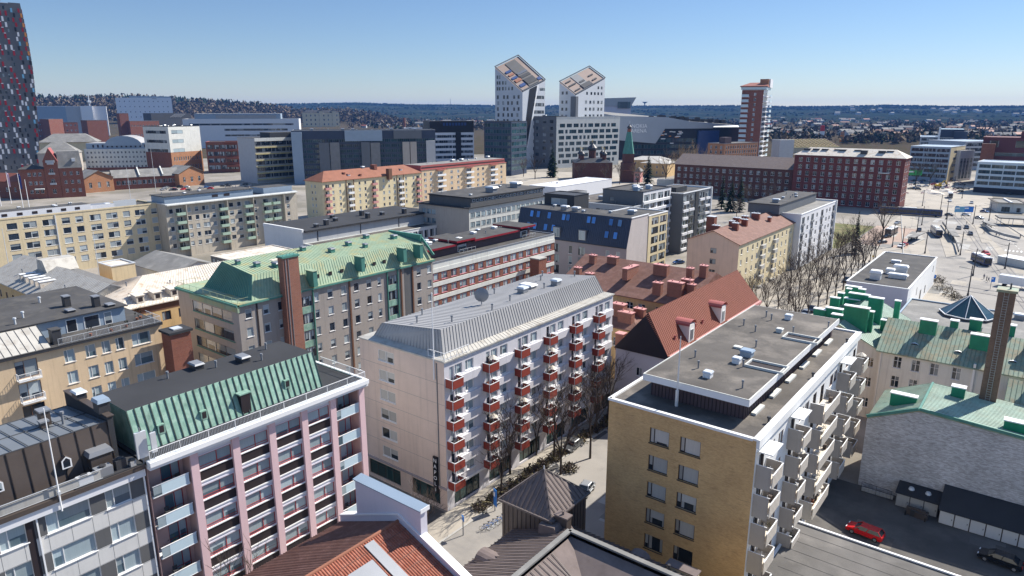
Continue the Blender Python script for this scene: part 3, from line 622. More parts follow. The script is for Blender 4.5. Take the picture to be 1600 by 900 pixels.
b.item('roof_vent', vent_mesh(1.3, 1.0, 1.4, 'metal_dark', 'cladding_blue'), (-4.3, 29.9, 27.25), 0, r); b.item('roof_vent', vent_mesh(1.3, .9, .8, 'metal_dark', 'metal_light'), (-9.5, 29.9, 27.25), 0, r)
b.item('roof_vent', vent_mesh(1.2, 1.8, 1.7, 'brown_metal', 'metal_grey'), (-2.0, 28.2, 23.1), 0, r)
b.finish()
m = MB(); m.box(-.12, .12, -.5, .5, 0, 2.6, 'metal_light'); m.tube((0, 0, -1), (0, 0, 3), .06, .06, 'metal_grey'); m.box(.3, .5, .7, 1.2, .3, 2.3, 'metal_light'); m.tube((.2, .95, -1), (.2, .95, 2.4), .05, .05, 'metal_grey'); m.beam((0, 0, 1), (.2, .95, 1), .05, .05, 'metal_grey')
tag(link('antenna_mast', m.mesh('antenna_mast'), None, (-63.6, 25.1, 23.4)), 'white phone antenna panels on the roof edge where pink meets grey', 'antenna')
m = MB()
for i, (x, y, w, d, h) in enumerate(((0, 0, .9, 1.4, .8), (.1, -1.6, .8, 1.2, .6), (-.1, 1.5, .7, .9, .9), (.3, 2.4, .6, .5, .5))): m.box(x - w / 2, x + w / 2, y - d / 2, y + d / 2, .15, .15 + h, ('metal_grey', 'metal_light', 'metal_dark', 'zinc')[i]); m.tube((x, y, h), (x, y, h + .3), .3, .3, 'metal_dark', 8)
m.box(-.6, .7, -2.6, 2.8, 0, .147, 'metal_dark')
tag(link('cooling_unit', m.mesh('cooling_unit'), None, (-64.2, 21.8, 22.72)), 'cluster of metal cooling units on the terrace of the brown mansard', 'cooling unit')
m = MB(); m.tube((0, 0, -1.4), (0, 0, 8.2), .08, .045, 'white_paint', 6); m.box(-.15, .15, -.12, .12, .2, .5, 'metal_light')
tag(link('flagpole', m.mesh('flagpole'), None, (-63.4, 22.1 - 4.2, 22.8)), 'white flagpole rising from the eave in front of the brown mansard', 'flagpole')
# ---- green copper roof block ------------------------------------------------------------
b = Bld('apartment_building', 'grey rendered block with a pale green copper mansard and a red brick stack', 'building', -108.5, 61.6, 21, 48, 22.2, 'plaster_grey', near=True)
cu = [1.9, 5.4, 8.3, 16.3, 19.5, 22.8, 26.0, 29.3, 32.1, 43.6, 46.9]
ops = [(u, 19.4 - 3.4 * k, 1.25 if u not in (8.3, 16.3, 32.1) else .95, 1.7, 'one') for k in range(6) for u in cu]
gl = [(u, 18.9 - 3.4 * k, 2.6, 1.9, 'glazed') for k in range(6) for u in (13.9, 35.7)]
b.wall('R', ops + gl, 'plaster_grey')
b.wall('G', [(12.0, 18.6 - 3.45 * k, 13.5, 1.9, 'glazed') for k in range(5)], 'plaster_greige')
e = MB()
for k in range(6):
    for u in (13.9, 35.7): b.fbox(e, 'R', u - 1.35, u + 1.35, .002, .1, 17.55 - 3.4 * k, 18.85 - 3.4 * k, 'patina')
for u in (12.4, 15.4, 34.2, 37.2): b.fbox(e, 'R', u - .08, u + .08, .003, .3, 2, 22, 'patina_deep')
for u in (24.2, 38.2, 41.6): b.fbox(e, 'R', u - .18, u + .18, .004, .2, 2, 21.9, 'frame_brown')
b.fbox(e, 'R', 3.4, 3.7, .002, .1, 2, 21.8, 'panel_dark'); b.fbox(e, 'R', 39.2, 41.4, .002, .03, 2, 21.6, 'panel_grey')
b.fbox(e, 'G', 5, 21.4, .002, .35, 20.9, 22.0, 'patina_pale'); b.fbox(e, 'R', 0, 48.3, .002, .5, 21.95, 22.25, 'patina_deep'); b.fbox(e, 'G', 0, 21.5, .36, .6, 21.9, 22.3, 'patina_deep')
for k in range(5): b.fbox(e, 'G', 5.2, 19, .002, .12, 18.35 - 3.45 * k, 18.55 - 3.45 * k, 'patina_deep')
b.part('trim', e)
m = MB(); m.box(-21, .45, -.3, 48.2, 22.253, 22.4, 'patina_pale')
t = frustum(m, -16.2, -.1, 2.8, 47.8, 22.403, -12.0, -2.2, 4.6, 46.6, [27.6, 26.4, 26.4, 27.6], 'patina_pale', 'patina_pale', .62, 'patina_pale_seam', .06, .08)
m.ribs(t[1], t[2], t[3], t[0], 68, 'patina_pale_seam', .07, .05)
m.face([(-16.2, 2.79, 22.41), (-.1, 2.79, 22.41), (-2.2, 4.59, 26.4), (-12, 4.59, 27.6)], 'patina_deep')
m.box(-12.4, -1.8, 46.2, 46.8, 26.3, 27.9, 'patina_deep'); m.beam((-2.2, 46.6, 27.1), (.2, 47.9, 23.2), .4, .5, 'patina_deep')
m.box(-9, -7, 12, 17, 27.0, 27.16, 'rusty_white')
r = b.part('roof', m)
m = MB(); railing(m, [(-20.8, -.1, 22.4), (.2, -.1, 22.4), (.2, 2, 22.4)], .9, 'patina_pale', 0, 2.4); railing(m, [(-20.8, 6, 22.4), (-20.8, -.1, 22.4)], .9, 'patina_pale', 0, 2.4); b.part('railing', m, r)
def dorm(): m = MB(); m.box(-.45, .45, -1.4, .8, 0, 3.0, 'patina_deep'); m.box(-.6, .6, -1.5, .9, 3.003, 3.12, 'patina_pale'); return m
for u in (15.4, 27.1, 38.6, 44.5 - 1): b.at('chimney', cached('cuchim', dorm, 'chimney'), 'R', u, 23.4, -.2, r) if u != 15.4 else b.at('chimney', cached('cuchim', dorm, 'chimney'), 'R', u, 22.6, -.1, r)
m = MB(); m.hexa([(-1.2, -.6, 0), (1.2, -.6, 0), (1.2, 1.4, 0), (-1.2, 1.4, 0), (-1.2, -.1, 2.0), (1.2, -.1, 2.0), (1.2, 1.4, 2.3), (-1.2, 1.4, 2.3)], 'patina'); me = m.mesh('dormer')
for u, z in ((10.4, 23.2), (40.8, 23.4)): b.at('dormer', me, 'R', u, z, -1.6, r)
def sk(): m = MB(); m.box(-.35, .35, -.12, .12, 0, .7, 'panel_dark'); m.box(-.42, .42, -.16, .1, .703, .76, 'patina_pale'); return m
for u in (17.4, 20.4, 23.2, 29, 31.6, 34.4): b.at('roof_hatch', cached('cusk', sk, 'roof_hatch'), 'R', u, 23.7, -.75, r)
for x, y, w in ((-6, 8, 1.0), (-4, 11, 1.6), (-9, 6, .8), (-6, 25, 1.1), (-8, 31, 1.1), (-10, 21, 1.0), (-5, 33, .9), (-10.5, 38, 1.1), (-7, 43, 1.2)): b.item('roof_vent', vent_mesh(w, w * .9, 1.0, 'patina_deep', 'metal_grey'), (x, y, 26.4 + (-2.2 - x) * .122 - .1), 0, r)
m = MB(); m.box(-.1, 1.5, 8.6, 11.9, 2, 29.2, 'brick_chimney'); m.box(-.25, 1.65, 8.45, 12.05, 29.203, 29.5, 'patina_deep'); m.box(1.503, 1.6, 9.0, 9.12, 4, 29, 'metal_grey'); m.box(1.503, 1.6, 9.6, 9.7, 4, 29, 'metal_grey'); railing(m, [(0, 8.6, 29.5), (1.5, 8.6, 29.5), (1.5, 11.9, 29.5)], .5, 'patina_deep', 0, .8)
b.part('chimney', m, None, 'tall red brick chimney stack on the grey facade')
b.finish()
# ---- beige terrace block on the left ------------------------------------------------------
b = Bld('apartment_building', 'beige block with a dark flat penthouse roof and a railed terrace at the left edge', 'building', -115.7, 8, 27, 43.6, 20.2, 'plaster_tan', near=True)
E_ = 43.6; ops = []
for k in range(5):
    z = 17.3 - 3.5 * k
    ops += [(E_ - 14.3, z, 1.5, 2.0, 'pale'), (E_ - 11.3, z, 1.5, 2.0, 'pale'), (E_ - 9.0, z, 1.3, 2.0, 'pale'), (E_ - 6.9, z, 1.3, 2.0, 'pale'), (E_ - 3.5, z, 3.0, 2.0, 'pale'), (E_ - 26, z, 1.6, 2.0, 'pale'), (E_ - 30, z, 1.6, 2.0, 'pale')]
    ops += [(E_ - 20.1, z - .7, 2.9, 2.7, 'brown')]
b.wall('R', ops, 'plaster_tan'); b.wall('K', [], 'plaster_tan')
e = MB(); b.fbox(e, 'R', 0, E_, .002, .5, 19.9, 20.3, 'metal_dark'); b.fbox(e, 'R', 0, E_, -27, .55, 20.303, 20.4, 'felt')
b.part('trim', e)
def wb(): m = MB(); m.box(-1.5, 1.5, -1.0, 0, -.15, 0, 'white_paint'); return m
def wbr(): m = MB(); railing(m, [(-1.48, 0, 0), (-1.48, -.97, 0), (1.48, -.97, 0), (1.48, 0, 0)], 1.0, 'white_paint', .12, 1.5, .04); return m
for k in range(4): link('railing', cached('wbr', wbr, 'railing'), b.at('balcony', cached('wb', wb, 'balcony'), 'R', E_ - 20.1, 16.5 - 3.5 * k))
m = MB(); m.box(-25.5, -5.3, 12, 40.2, 20.4, 22.9, 'cladding_blue'); m.box(-26, -4.9, 11.5, 40.6, 22.903, 23.1, 'felt'); m.box(-26.1, -4.8, 11.4, 40.7, 22.95, 23.06, 'metal_dark')
m.hexa([(-5.3, 0, 20.4), (.2, 0, 20.4), (.2, 27, 20.4), (-5.3, 27, 20.4), (-5.3, 0, 22.8), (-4.6, 0, 22.8), (-4.6, 27, 22.8), (-5.3, 27, 22.8)], 'zinc_old'); m.ribs((.2, 0, 20.4), (.2, 27, 20.4), (-4.6, 27, 22.8), (-4.6, 0, 22.8), 27, 'metal_dark', .05, .06)
m.box(-18, -12, 14, 20, 23.1, 24.2, 'felt'); r = b.part('roof', m)
m = MB(); railing(m, [(.3, 28, 20.4), (.3, 43.4, 20.4), (-5, 43.4, 20.4)], 1.0, 'metal_light', .2, 1.8); b.part('railing', m, r)
for u, w in ((32, 1.6), (35, 2.4), (37.5, 1.2)): b.at('terrace_door', cached(('td', w), lambda: (lambda q: (q.box(-w / 2, w / 2, -.06, 0, 0, 2.1, 'frame_white'), q.face([(-w / 2 + .1, -.064, .1), (w / 2 - .1, -.064, .1), (w / 2 - .1, -.064, 2), (-w / 2 + .1, -.064, 2)], 'glass'), q)[2])(MB()), 'terrace_door'), 'R', u, 20.42, -5.3, r)
for x, y in ((-12, 34), (-8, 37)): b.item('chimney', chim_mesh(1.3, .9, 1.7, 'metal_dark', 'metal_grey'), (x, y, 23.1), 0, r)
for x, y in ((-20, 26), (-18, 32), (-15, 24), (-10, 27), (-7, 25)): b.item('vent_pipe', pipe_mesh(.16, 1.0, 'metal_light'), (x, y, 23.05), 0, r)
for x, y in ((-8, 33), (-6.5, 38.5), (-20, 22)): b.item('roof_vent', vent_mesh(1.6, 1.1, .5, 'metal_dark', 'metal_grey'), (x, y, 23.05), 0, r)
b.item('chimney', chim_mesh(1.5, 1.2, 2.2, 'metal_dark', 'felt'), (-1.2, 28.2, 20.4), 0, r)
b.finish()
def potted(x, y, z, h, i):
    m = MB(); m.tube((0, 0, 0), (0, 0, .35), .2, .25, 'tile_orange', 8); rnd = random.Random(i)
    for k in range(40):
        a, t = rnd.uniform(0, 6.28), rnd.random(); q = Vector((math.cos(a) * .4 * (1 - t * .5), math.sin(a) * .4 * (1 - t * .5), .35 + t * h)); d = Vector((rnd.uniform(-1, 1), rnd.uniform(-1, 1), rnd.uniform(-.3, 1))) * .2
        m.face([q, q + d, q + d.orthogonal() * .5], 'needle')
    return m.mesh('potted_plant')
for i, (u, d, h) in enumerate(((33, -1, 1.2), (36, -.8, .8), (41.5, -4, 1.5), (42.3, -4.5, 1.5), (38.5, -1.2, .7))):
    tag(link('potted_plant', potted(0, 0, 0, h, i), None, (-115.7 + d, 8 + u, 20.42)), ['tall green potted plant on the railed terrace beside the blue wall', 'low green potted plant by the terrace railing', 'dark potted conifer at the terrace corner', 'second dark potted conifer at the terrace corner by the railing', 'small potted plant on the terrace near its corner'][i], 'potted plant')
# brick stack between the beige block and the green-roofed block
b = Bld('chimney_stack', 'short red brick stack with a flat cap beside the beige block', 'chimney', -111.2, 50.8, 3.2, 3.4, 19.0, 'brick_red'); m = MB(); m.box(-3.5, .3, -.3, 3.7, 19.0, 19.4, 'felt_dark'); m.box(-2.4, -.8, 1, 2.5, 19.403, 19.6, 'metal_light'); b.part('cap', m); b.finish()
# ---- yellow brick block with white balconies -----------------------------------------------
b = Bld('apartment_building', 'yellow brick block with a dark flat roof terrace and stacked white balconies', 'building', -20.1, 66.6, 17.4, 45.2, 22.0, 'brick_yellow', near=True)
zr_ = [18.15 - 3.42 * k for k in range(6)]
b.wall('G', grid((6.6, 10.3), zr_, 2.4, 1.9, 'yel'), 'brick_yellow')
ops = []
for z in zr_:
    for u in (2.2, 13, 22.2, 25.8, 35.5, 43.6): ops.append((u, z - .85, 1.6, 2.6, 'glazed'))
    for u in (5.6, 8.6, 16.6, 18.8, 30.5, 32.6, 39.6): ops.append((u, z, 1.7, 1.7, 'brown'))
b.wall('R', ops, 'plaster_white'); b.wall('L', [], 'brick_yellow')
e = MB(); b.fbox(e, 'R', -.1, 45.3, .003, .35, 21.25, 22.25, 'plaster_white'); b.fbox(e, 'R', 0, 45.2, -.4, 0, 22.0, 22.25, 'plaster_white'); b.fbox(e, 'G', -.1, 17, .003, .14, 21.95, 22.25, 'plaster_white'); b.fbox(e, 'G', 0, 17, -.3, 0, 22.0, 22.25, 'plaster_white')
b.fbox(e, 'L', 0, 45.2, -.3, .1, 22.0, 22.25, 'plaster_white'); b.fbox(e, 'K', .4, 17.1, -.3, .1, 22.0, 22.25, 'plaster_white'); b.part('trim', e)
m = MB(); m.face([(-17.1, .3, 22.02), (-.4, .3, 22.02), (-.4, 44.9, 22.02), (-17.1, 44.9, 22.02)], 'felt_brown'); r = b.part('roof', m)
m = MB(); m.box(-14.2, -2.9, 4.3, 41, 22.03, 24.0, 'cladding_plum')
for k in range(26): m.box(-14.1 + k * .44, -14.05 + k * .44, 4.24, 4.297, 22.05, 23.95, 'panel_dark')
for k in range(60): m.box(-2.897, -2.84, 4.5 + k * .6, 4.56 + k * .6, 22.05, 23.95, 'panel_dark')
m.box(-14.9, -2.2, 3.4, 41.5, 24.003, 24.7, 'panel_white'); m.face([(-14.8, 3.5, 24.715), (-2.35, 3.5, 24.715), (-2.35, 41.4, 24.715), (-14.8, 41.4, 24.715)], 'felt_brown'); 
for x0, x1, y0, y1 in ((-14.9, -2.2, 3.4, 3.5), (-14.9, -14.8, 3.5, 41.4), (-2.35, -2.2, 3.5, 41.4)): m.box(x0, x1, y0, y1, 24.7, 24.83, 'plaster_offwhite')
b.part('penthouse', m, r)
def sky_well(w, d):
    m = MB(); t = .16
    m.box(-w / 2, w / 2, -d / 2, -d / 2 + t, 0, .3, 'plaster_offwhite'); m.box(-w / 2, w / 2, d / 2 - t, d / 2, 0, .3, 'plaster_offwhite'); m.box(-w / 2, -w / 2 + t, -d / 2 + t, d / 2 - t, 0, .3, 'plaster_offwhite'); m.box(w / 2 - t, w / 2, -d / 2 + t, d / 2 - t, 0, .3, 'plaster_offwhite')
    m.face([(-w / 2 + t, -d / 2 + t, .03), (w / 2 - t, -d / 2 + t, .03), (w / 2 - t, d / 2 - t, .03), (-w / 2 + t, d / 2 - t, .03)], 'panel_dark'); return m.mesh('roof_well')
def onroof(px_, py_, z): X, Y = gp(px_, py_, z); return X + 20.1, Y - 66.6
for q, w, d in (((1198, 574), 4.6, 2.6), ((1253, 530), 4.6, 2.6)): x, y = onroof(*q, 24.75); b.item('roof_well', sky_well(w, d), (x, y, 24.72), 0, r)
for q, k in (((1106, 588), 0), ((1167, 555), 1), ((1151, 566), 0), ((1218, 518), 2), ((1232, 498), 0), ((1153, 543), 3)):
    x, y = onroof(*q, 24.8)
    b.item('roof_vent', [vent_mesh(.9, .9, .8, 'white_paint', 'metal_light'), vent_mesh(1.4, 1.2, .9, 'cladding_blue', 'cladding_blue'), vent_mesh(.8, .8, .6, 'plaster_offwhite', 'plaster_offwhite'), vent_mesh(.9, .7, .3, 'plaster_offwhite', 'plaster_offwhite')][k], (x, y, 24.7), 0, r)
for q in ((1086, 558), (1091, 575), (1160, 606), (1181, 542), (1162, 508), (1180, 518), (1197, 495), (1205, 500), (1239, 520), (1294, 512), (1161, 573)): x, y = onroof(*q, 24.75); b.item('vent_pipe', pipe_mesh(.09, .9, 'metal_grey'), (x, y, 24.7), 0, r)
for q in ((1201, 660), (1270, 590), (1323, 536)): x, y = onroof(*q, 22.1); b.item('vent_pipe', pipe_mesh(.13, .7, 'metal_dark'), (x, y, 22.0), 0, r)
m = MB(); 
for u in range(0, 36, 6): m.box(-2.75, -2.2, 6 + u, 9 + u, 22.03, 22.3, 'plaster_offwhite')
b.part('curb', m, r)
m = MB(); m.tube((-10.3, 3.0, 22), (-10.3, 3.0, 30.5), .13, .05, 'metal_light', 7); m.tube((-10.3, 3.0, 22.05), (-10.3, 3.0, 24), .2, .2, 'metal_light', 7)
tag(link('flagpole', m.mesh('flagpole'), None, (-20.1, 66.6, 0)), 'thin pale mast on the terrace of the yellow brick block', 'flagpole')
def wslab(w): m = MB(); m.box(-w / 2, w / 2, -1.75, 0, -.22, 0, 'balc_cream'); return m
def wpan(w, v=0):
    m = MB(); stuff(m, v, w / 2, 1.6); m.box(-w / 2 - .06, -w / 2, -1.62, -.02, -.9, 1.75, 'plaster_greige'); m.box(w / 2, w / 2 + .06, -1.62, -.02, -.3, 1.1, 'plaster_greige')
    m.box(-w / 2 - .06, w / 2 + .06, -1.82, -1.76, -.55, 1.0, 'balc_cream')
    n = int(w / .45)
    for k in range(n): m.box(-w / 2 + k * w / n, -w / 2 + k * w / n + .05, -1.835, -1.823, -.5, .95, 'plaster_greige')
    m.box(-w / 2 - .06, w / 2 + .06, -1.85, -1.74, 1.003, 1.07, 'white_paint'); m.box(-w / 2 - .07, -w / 2 + .02, -1.74, -.02, 1.753, 1.8, 'white_paint')
    m.beam((w / 2, -1.8, 1.08), (w / 2, 0, 1.08), .06, .06, 'white_paint'); m.tube((0, -1.0, 0), (0, -1.0, 1.1), .03, .03, 'white_paint', 4); m.box(-.5, .1, -.9, -.4, 0, .6, 'metal_light'); return m
for k, z in enumerate(zr_):
    for c, w in ((2.2, 3.3), (12.9, 3.1), (24.2, 7.6), (35.4, 3.2), (43.4, 3.0)):
        if k == 5: continue
        s_ = b.at('balcony', cached(('ws', w), lambda: wslab(w), 'balcony'), 'R', c, z - .7); v_ = VR.randrange(6); link('railing', cached(('wp', w, v_), lambda: wpan(w, v_), 'railing'), s_)
m = MB()
def canopy(): m = MB(); m.box(-1.7, 1.7, -1.6, 0, 0, .12, 'plaster_white'); return m
for c in (2.2, 12.9, 35.4): b.at('canopy', cached('canopy', canopy, 'canopy'), 'R', c, 20.6)
b.finish()
# ---- tile roof house at the bottom --------------------------------------------------------
b = Bld('tile_roof_house', 'house with red pantile roof, white coping and blue-capped firewall at the bottom edge', 'building', -34.6, 22, 19.5, 18.6, 12.2, 'plaster_white', near=True)
b.wall('G', []); b.wall('R', [])
m = MB(); xr = -10.7
m.corrug((.3, 0, 12.1), (.3, 18.0, 12.1), (xr, 18.0, 16.3), (xr, 0, 16.3), 66, 'tile_red', .085)
m.corrug((-19.8, 18.0, 12.6), (-19.8, 0, 12.6), (xr, 0, 16.3), (xr, 18.0, 16.3), 66, 'tile_brown', .085)  # same red roof; browner tile puts this slope's shade into its colour
m.tube((xr, 0, 16.34), (xr, 18, 16.34), .17, .17, 'tile_orange', 8)
for k in range(10): 
    t = k / 10; z = 12.1 + 4.2 * t; x = .3 + (xr - .3) * t
    m.beam((x, 0, z + .075), (x, 18, z + .075), .05, .03, 'tile_brown')
r = b.part('roof', m)
m = MB(); P = lambda t, y, dz: (.3 + (xr - .3) * t, y, 12.1 + 4.2 * t + dz)
m.hexa([P(.1, 13.4, .1), P(.1, 14.5, .1), P(.96, 14.5, .1), P(.96, 13.4, .1), P(.1, 13.4, .2), P(.1, 14.5, .2), P(.96, 14.5, .2), P(.96, 13.4, .2)], 'metal_grey')
m.hexa([P(.62, 10.2, .1), P(.62, 13.0, .1), P(.82, 13.0, .1), P(.82, 10.2, .1), P(.62, 10.2, .22), P(.62, 13.0, .22), P(.82, 13.0, .22), P(.82, 10.2, .22)], 'metal_grey'); b.part('roof_walkway', m, r)
m = MB(); m.tube((0, 0, -.3), (0, 0, .45), .28, .28, 'metal_grey', 10); m.tube((0, 0, .45), (0, 0, .75), .4, .12, 'metal_grey', 10); b.item('roof_vent', m.mesh('roof_vent'), P(.52, 12.6, .15), 0, r)
m = MB()   # gable parapet with coping
for s0, s1 in (((.3, 12.1), (xr, 16.3)), ((xr, 16.3), (-19.8, 12.6))):
    (xa, za), (xb, zb) = s0, s1
    m.hexa([(xa, 18.0, za - 4), (xa, 18.6, za - 4), (xb, 18.6, zb - 4), (xb, 18.0, zb - 4), (xa, 18.0, za + .75), (xa, 18.6, za + .75), (xb, 18.6, zb + .75), (xb, 18.0, zb + .75)], 'plaster_lilac')
    m.hexa([(xa, 17.9, za + .753), (xa, 18.75, za + .753), (xb, 18.75, zb + .753), (xb, 17.9, zb + .753), (xa, 17.9, za + .9), (xa, 18.75, za + .9), (xb, 18.75, zb + .9), (xb, 17.9, zb + .9)], 'white_paint')
b.part('parapet', m)
m = MB(); m.box(-17.0, -7.6, 18.05, 18.9, 8, 18.5, 'plaster_lilac'); m.hexa([(-17.2, 17.9, 18.503), (-7.4, 17.9, 18.503), (-7.4, 19.05, 18.503), (-17.2, 19.05, 18.503), (-17.2, 17.9, 18.62), (-7.4, 17.9, 18.62), (-7.4, 19.05, 18.8), (-17.2, 19.05, 18.8)], 'cladding_blue'); m.box(-7.43, -7.38, 17.88, 19.07, 18.4, 18.85, 'white_paint')
b.part('firewall', m, None, 'tall grey firewall with a blue metal cap'); b.finish()
# ---- taupe metal roofed corner house with turret --------------------------------------------
b = Bld('corner_house', 'low corner house with a taupe seamed metal roof, barrel dormers and a pointed corner turret', 'building', -6, 34, 35.5, 24.0, 9.6, 'plaster_cream', near=True)
b.wall('K', []); b.wall('L', [])
# local: outer eaves x=-35.5 (left), y=24 (far); ridge 7 m in
m = MB(); zE, zR = 9.7, 13.0; xl, xi, yo, yi = -35.8, -27.8, 24.3, 18.9
m.face([(xl, yo, zE), (xl, -1, zE), (xi, -1, zR), (xi, yi, zR)], 'taupe_metal'); m.face([(.5, yo, zE), (xl, yo, zE), (xi, yi, zR), (.5, yi, zR)], 'taupe_metal')
for k in range(42):
    y = -1 + .6 * k; t = max(0, (y - yi) / (yo - yi)) if y > yi else 0
    m.beam((xl, y, zE + .06), (xi - (xi - xl) * t, y, zR - (zR - zE) * t + .06), .06, .07, 'taupe_seam')
for k in range(60):
    x = .3 - .6 * k; t = max(0, (xi - x) / (xi - xl)) if x < xi else 0
    m.beam((x, yo, zE + .06), (x, yi + (yo - yi) * t, zR - (zR - zE) * t + .06), .06, .07, 'taupe_seam')
m.beam((xi, -1, zR + .14), (xi, yi, zR + .14), .55, .2, 'felt_light'); m.beam((xi, yi, zR + .14), (.5, yi, zR + .14), .55, .2, 'felt_light')
m.face([(xi + .3, -1, zR - .2), (-23.0, -1, zR - 2.2), (-23.0, yi - 4.4, zR - 2.2), (xi + .3, yi - .3, zR - .2)], 'taupe_metal'); m.face([(xi + .3, yi - .3, zR - .2), (-23.0, yi - 4.4, zR - 2.2), (.5, yi - 4.4, zR - 2.2), (.5, yi - .3, zR - .2)], 'taupe_metal')
for k in range(24): y = -1 + .7 * k; m.beam((xi + .4, y, zR - .15), (-23.1, min(y, yi - 4.5), zR - 2.1), .06, .06, 'taupe_seam')
m.face([(-23.0, -1, zR - 2.2), (.5, -1, zR - 2.2), (.5, yi - 4.4, zR - 2.2), (-23.0, yi - 4.4, zR - 2.2)], 'taupe_metal')
m.box(-35.6, .2, -1, 24.1, 9.4, 9.69, 'taupe_seam'); r = b.part('roof', m)
def barrel():
    m = MB(); N = 8; L_ = 2.6
    for k in range(N):
        a, c = math.pi * k / N, math.pi * (k + 1) / N
        m.face([(1.1 * math.cos(a), 0, .8 * math.sin(a)), (1.1 * math.cos(a), L_, .8 * math.sin(a)), (1.1 * math.cos(c), L_, .8 * math.sin(c)), (1.1 * math.cos(c), 0, .8 * math.sin(c))][::-1], 'taupe_metal')
    m.face([(1.1 * math.cos(math.pi * k / N), 0, .8 * math.sin(math.pi * k / N)) for k in range(N + 1)], 'taupe_seam'); m.box(-.6, .6, -.03, -.005, .08, .6, 'glass_dark'); return m
for y in (13.5, 5): b.item('dormer', cached('barrel', barrel, 'dormer'), (-35.2, y, 10.1), -math.pi / 2, r)
for x in (-22, -13, -4.5): b.item('dormer', cached('barrel', barrel, 'dormer'), (x, 23.7, 10.1), math.pi, r)
m = MB(); m.box(-1.5, 1.5, -.5, .5, 0, .9, 'plaster_cream'); m.box(-1.65, 1.65, -.6, .6, .903, 1.0, 'taupe_metal'); b.item('roof_box', m.mesh('roof_box'), (-17.2, 23.2, 10.2), 0, r)
b.item('chimney', chim_mesh(1.5, .9, 1.6, 'brown_metal', 'taupe_metal', 1), (-29.5, 20.2, 12), 0, r); b.item('chimney', chim_mesh(.8, .7, 1.3, 'brown_metal', 'taupe_metal', 1), (-10.2, 18.9, 13), 0, r)
b.item('vent_pipe', pipe_mesh(.1, .8, 'metal_dark'), (-17.5, 20.5, 12), 0, r); b.item('roof_vent', vent_mesh(1.6, 1.2, .7, 'brown_metal', 'metal_grey'), (-24.5, 10.5, 11.6), 0, r)
m = MB(); m.tube((-18, 12, 10.8), (-18, 12, 12.6), .07, .07, 'metal_dark', 5); m.tube((-18, 12, 10.88), (-20, 11, 10.88), .07, .07, 'metal_dark', 5); b.part('vent_pipe', m, r)
m = MB(); X0, X1, Y0, Y1 = -37.2, -30.5, 19.5, 26.4; zt = 12.9; ap = (-34.0, 23.0, 16.2)
m.box(X0, X1, Y0, Y1, 4.0, zt, 'brown_metal')
for k in range(11): m.box(X0 + .3 + k * .6, X0 + .36 + k * .6, Y0 - .05, Y0 - .003, 4, zt, 'brown_seam'); m.box(X1 + .003, X1 + .05, Y0 + .3 + k * .6, Y0 + .36 + k * .6, 4, zt, 'brown_seam')
m.box(X0 + .1, X1 - .1, Y0 + .1, Y1 - .1, 0, 3.997, 'plaster_cream'); m.box(X0 - .15, X1, Y0 - .15, Y1 + .1, 3.6, 3.95, 'brown_seam')
b.part('turret', m, None, 'brown metal clad turret')
m = MB(); E4 = [(X0 - .3, Y0 - .3, zt), (X1 + .3, Y0 - .3, zt), (X1 + .3, Y1 + .3, zt), (X0 - .3, Y1 + .3, zt)]

for i in range(4):
    A4, B4, C4 = Vector(E4[i]), Vector(E4[(i + 1) % 4]), Vector(ap); m.face([A4, B4, C4], 'taupe_metal'); m.beam(A4, B4, .2, .2, 'taupe_seam'); m.beam(A4 + Vector((0, 0, .08)), C4 + Vector((0, 0, .08)), .1, .08, 'taupe_seam'); M4 = (A4 + B4) / 2; nn = (B4 - A4).cross(C4 - A4).normalized() * .07
    for k in range(1, 12):
        t = k / 12; f = 1 - abs(2 * t - 1); p = A4.lerp(B4, t); q = p + (C4 - M4) * f; m.beam(p + nn, q + nn, .06, .07, 'taupe_seam')
m.tube(ap, (ap[0], ap[1], ap[2] + .5), .1, .05, 'metal_light', 6)
m.hexa([(-31.5, 18.5, 11.6), (-28.6, 18.5, 11.6), (-28.6, 21.2, 11.6), (-31.5, 21.2, 11.6), (-31.5, 18.6, 12.6), (-29.6, 18.6, 12.9), (-29.6, 21.0, 12.9), (-31.5, 21.0, 13.2)], 'taupe_metal')
tr = b.part('turret_roof', m)
for k in range(5): b.item('snow_guard', cached('sg', lambda: (lambda q: (q.tube((0, 0, 0), (0, 0, .35), .04, .04, 'metal_dark', 4), q)[1])(MB()), 'snow_guard'), (X1 - .3, Y0 + .8 + k * 1.3, zt + .2), 0, tr)
m = MB(); m.box(-.5, .5, -.06, 0, 0, 1.0, 'frame_dark'); m.face([(-.4, -.065, .1), (.4, -.065, .1), (.4, -.065, .9), (-.4, -.065, .9)], 'glass'); b.item('window', m.mesh('window'), (X0 + 4.4, Y0, 9.0), 0)
b.finish()
# ---- garage with flat roof, brick gable wall, sheds -----------------------------------------
b = Bld('garage', 'low garage with a grey felt roof and white metal edge in the courtyard', 'garage', 16, 57, 35.6, 27.3, 3.9, 'plaster_offwhite')
r = flat_roof(b, 'felt_mid', .18, 'white_paint', .1, None, .2)
b.item('chimney', chim_mesh(.9, .8, 1.1, 'brown_metal', 'metal_grey', 1), (-15.5, 9.5, 3.8), 0, r); b.item('roof_vent', vent_mesh(.9, .9, .5, 'metal_light', 'white_paint'), (-14, 9.2, 3.8), 0, r); b.item('vent_pipe', pipe_mesh(.1, .8, 'metal_dark'), (-12, 12, 3.8), 0, r); b.item('roof_vent', vent_mesh(.7, .7, .4, 'metal_grey', 'metal_grey'), (-21, 11, 3.8), 0, r)
m = MB()
for k in range(12): m.box(-34.5, -.6, 2 + k * 2.1, 2.06 + k * 2.1, 3.842, 3.862, 'felt')
b.part('felt_seam', m, r); b.finish()
b = Bld('brick_house', 'old whitewashed brick house with a bare gable wall and a light green metal roof', 'building', 16, 106.5, 32.6, 12.6, 10.9, 'brick_white', near=True)
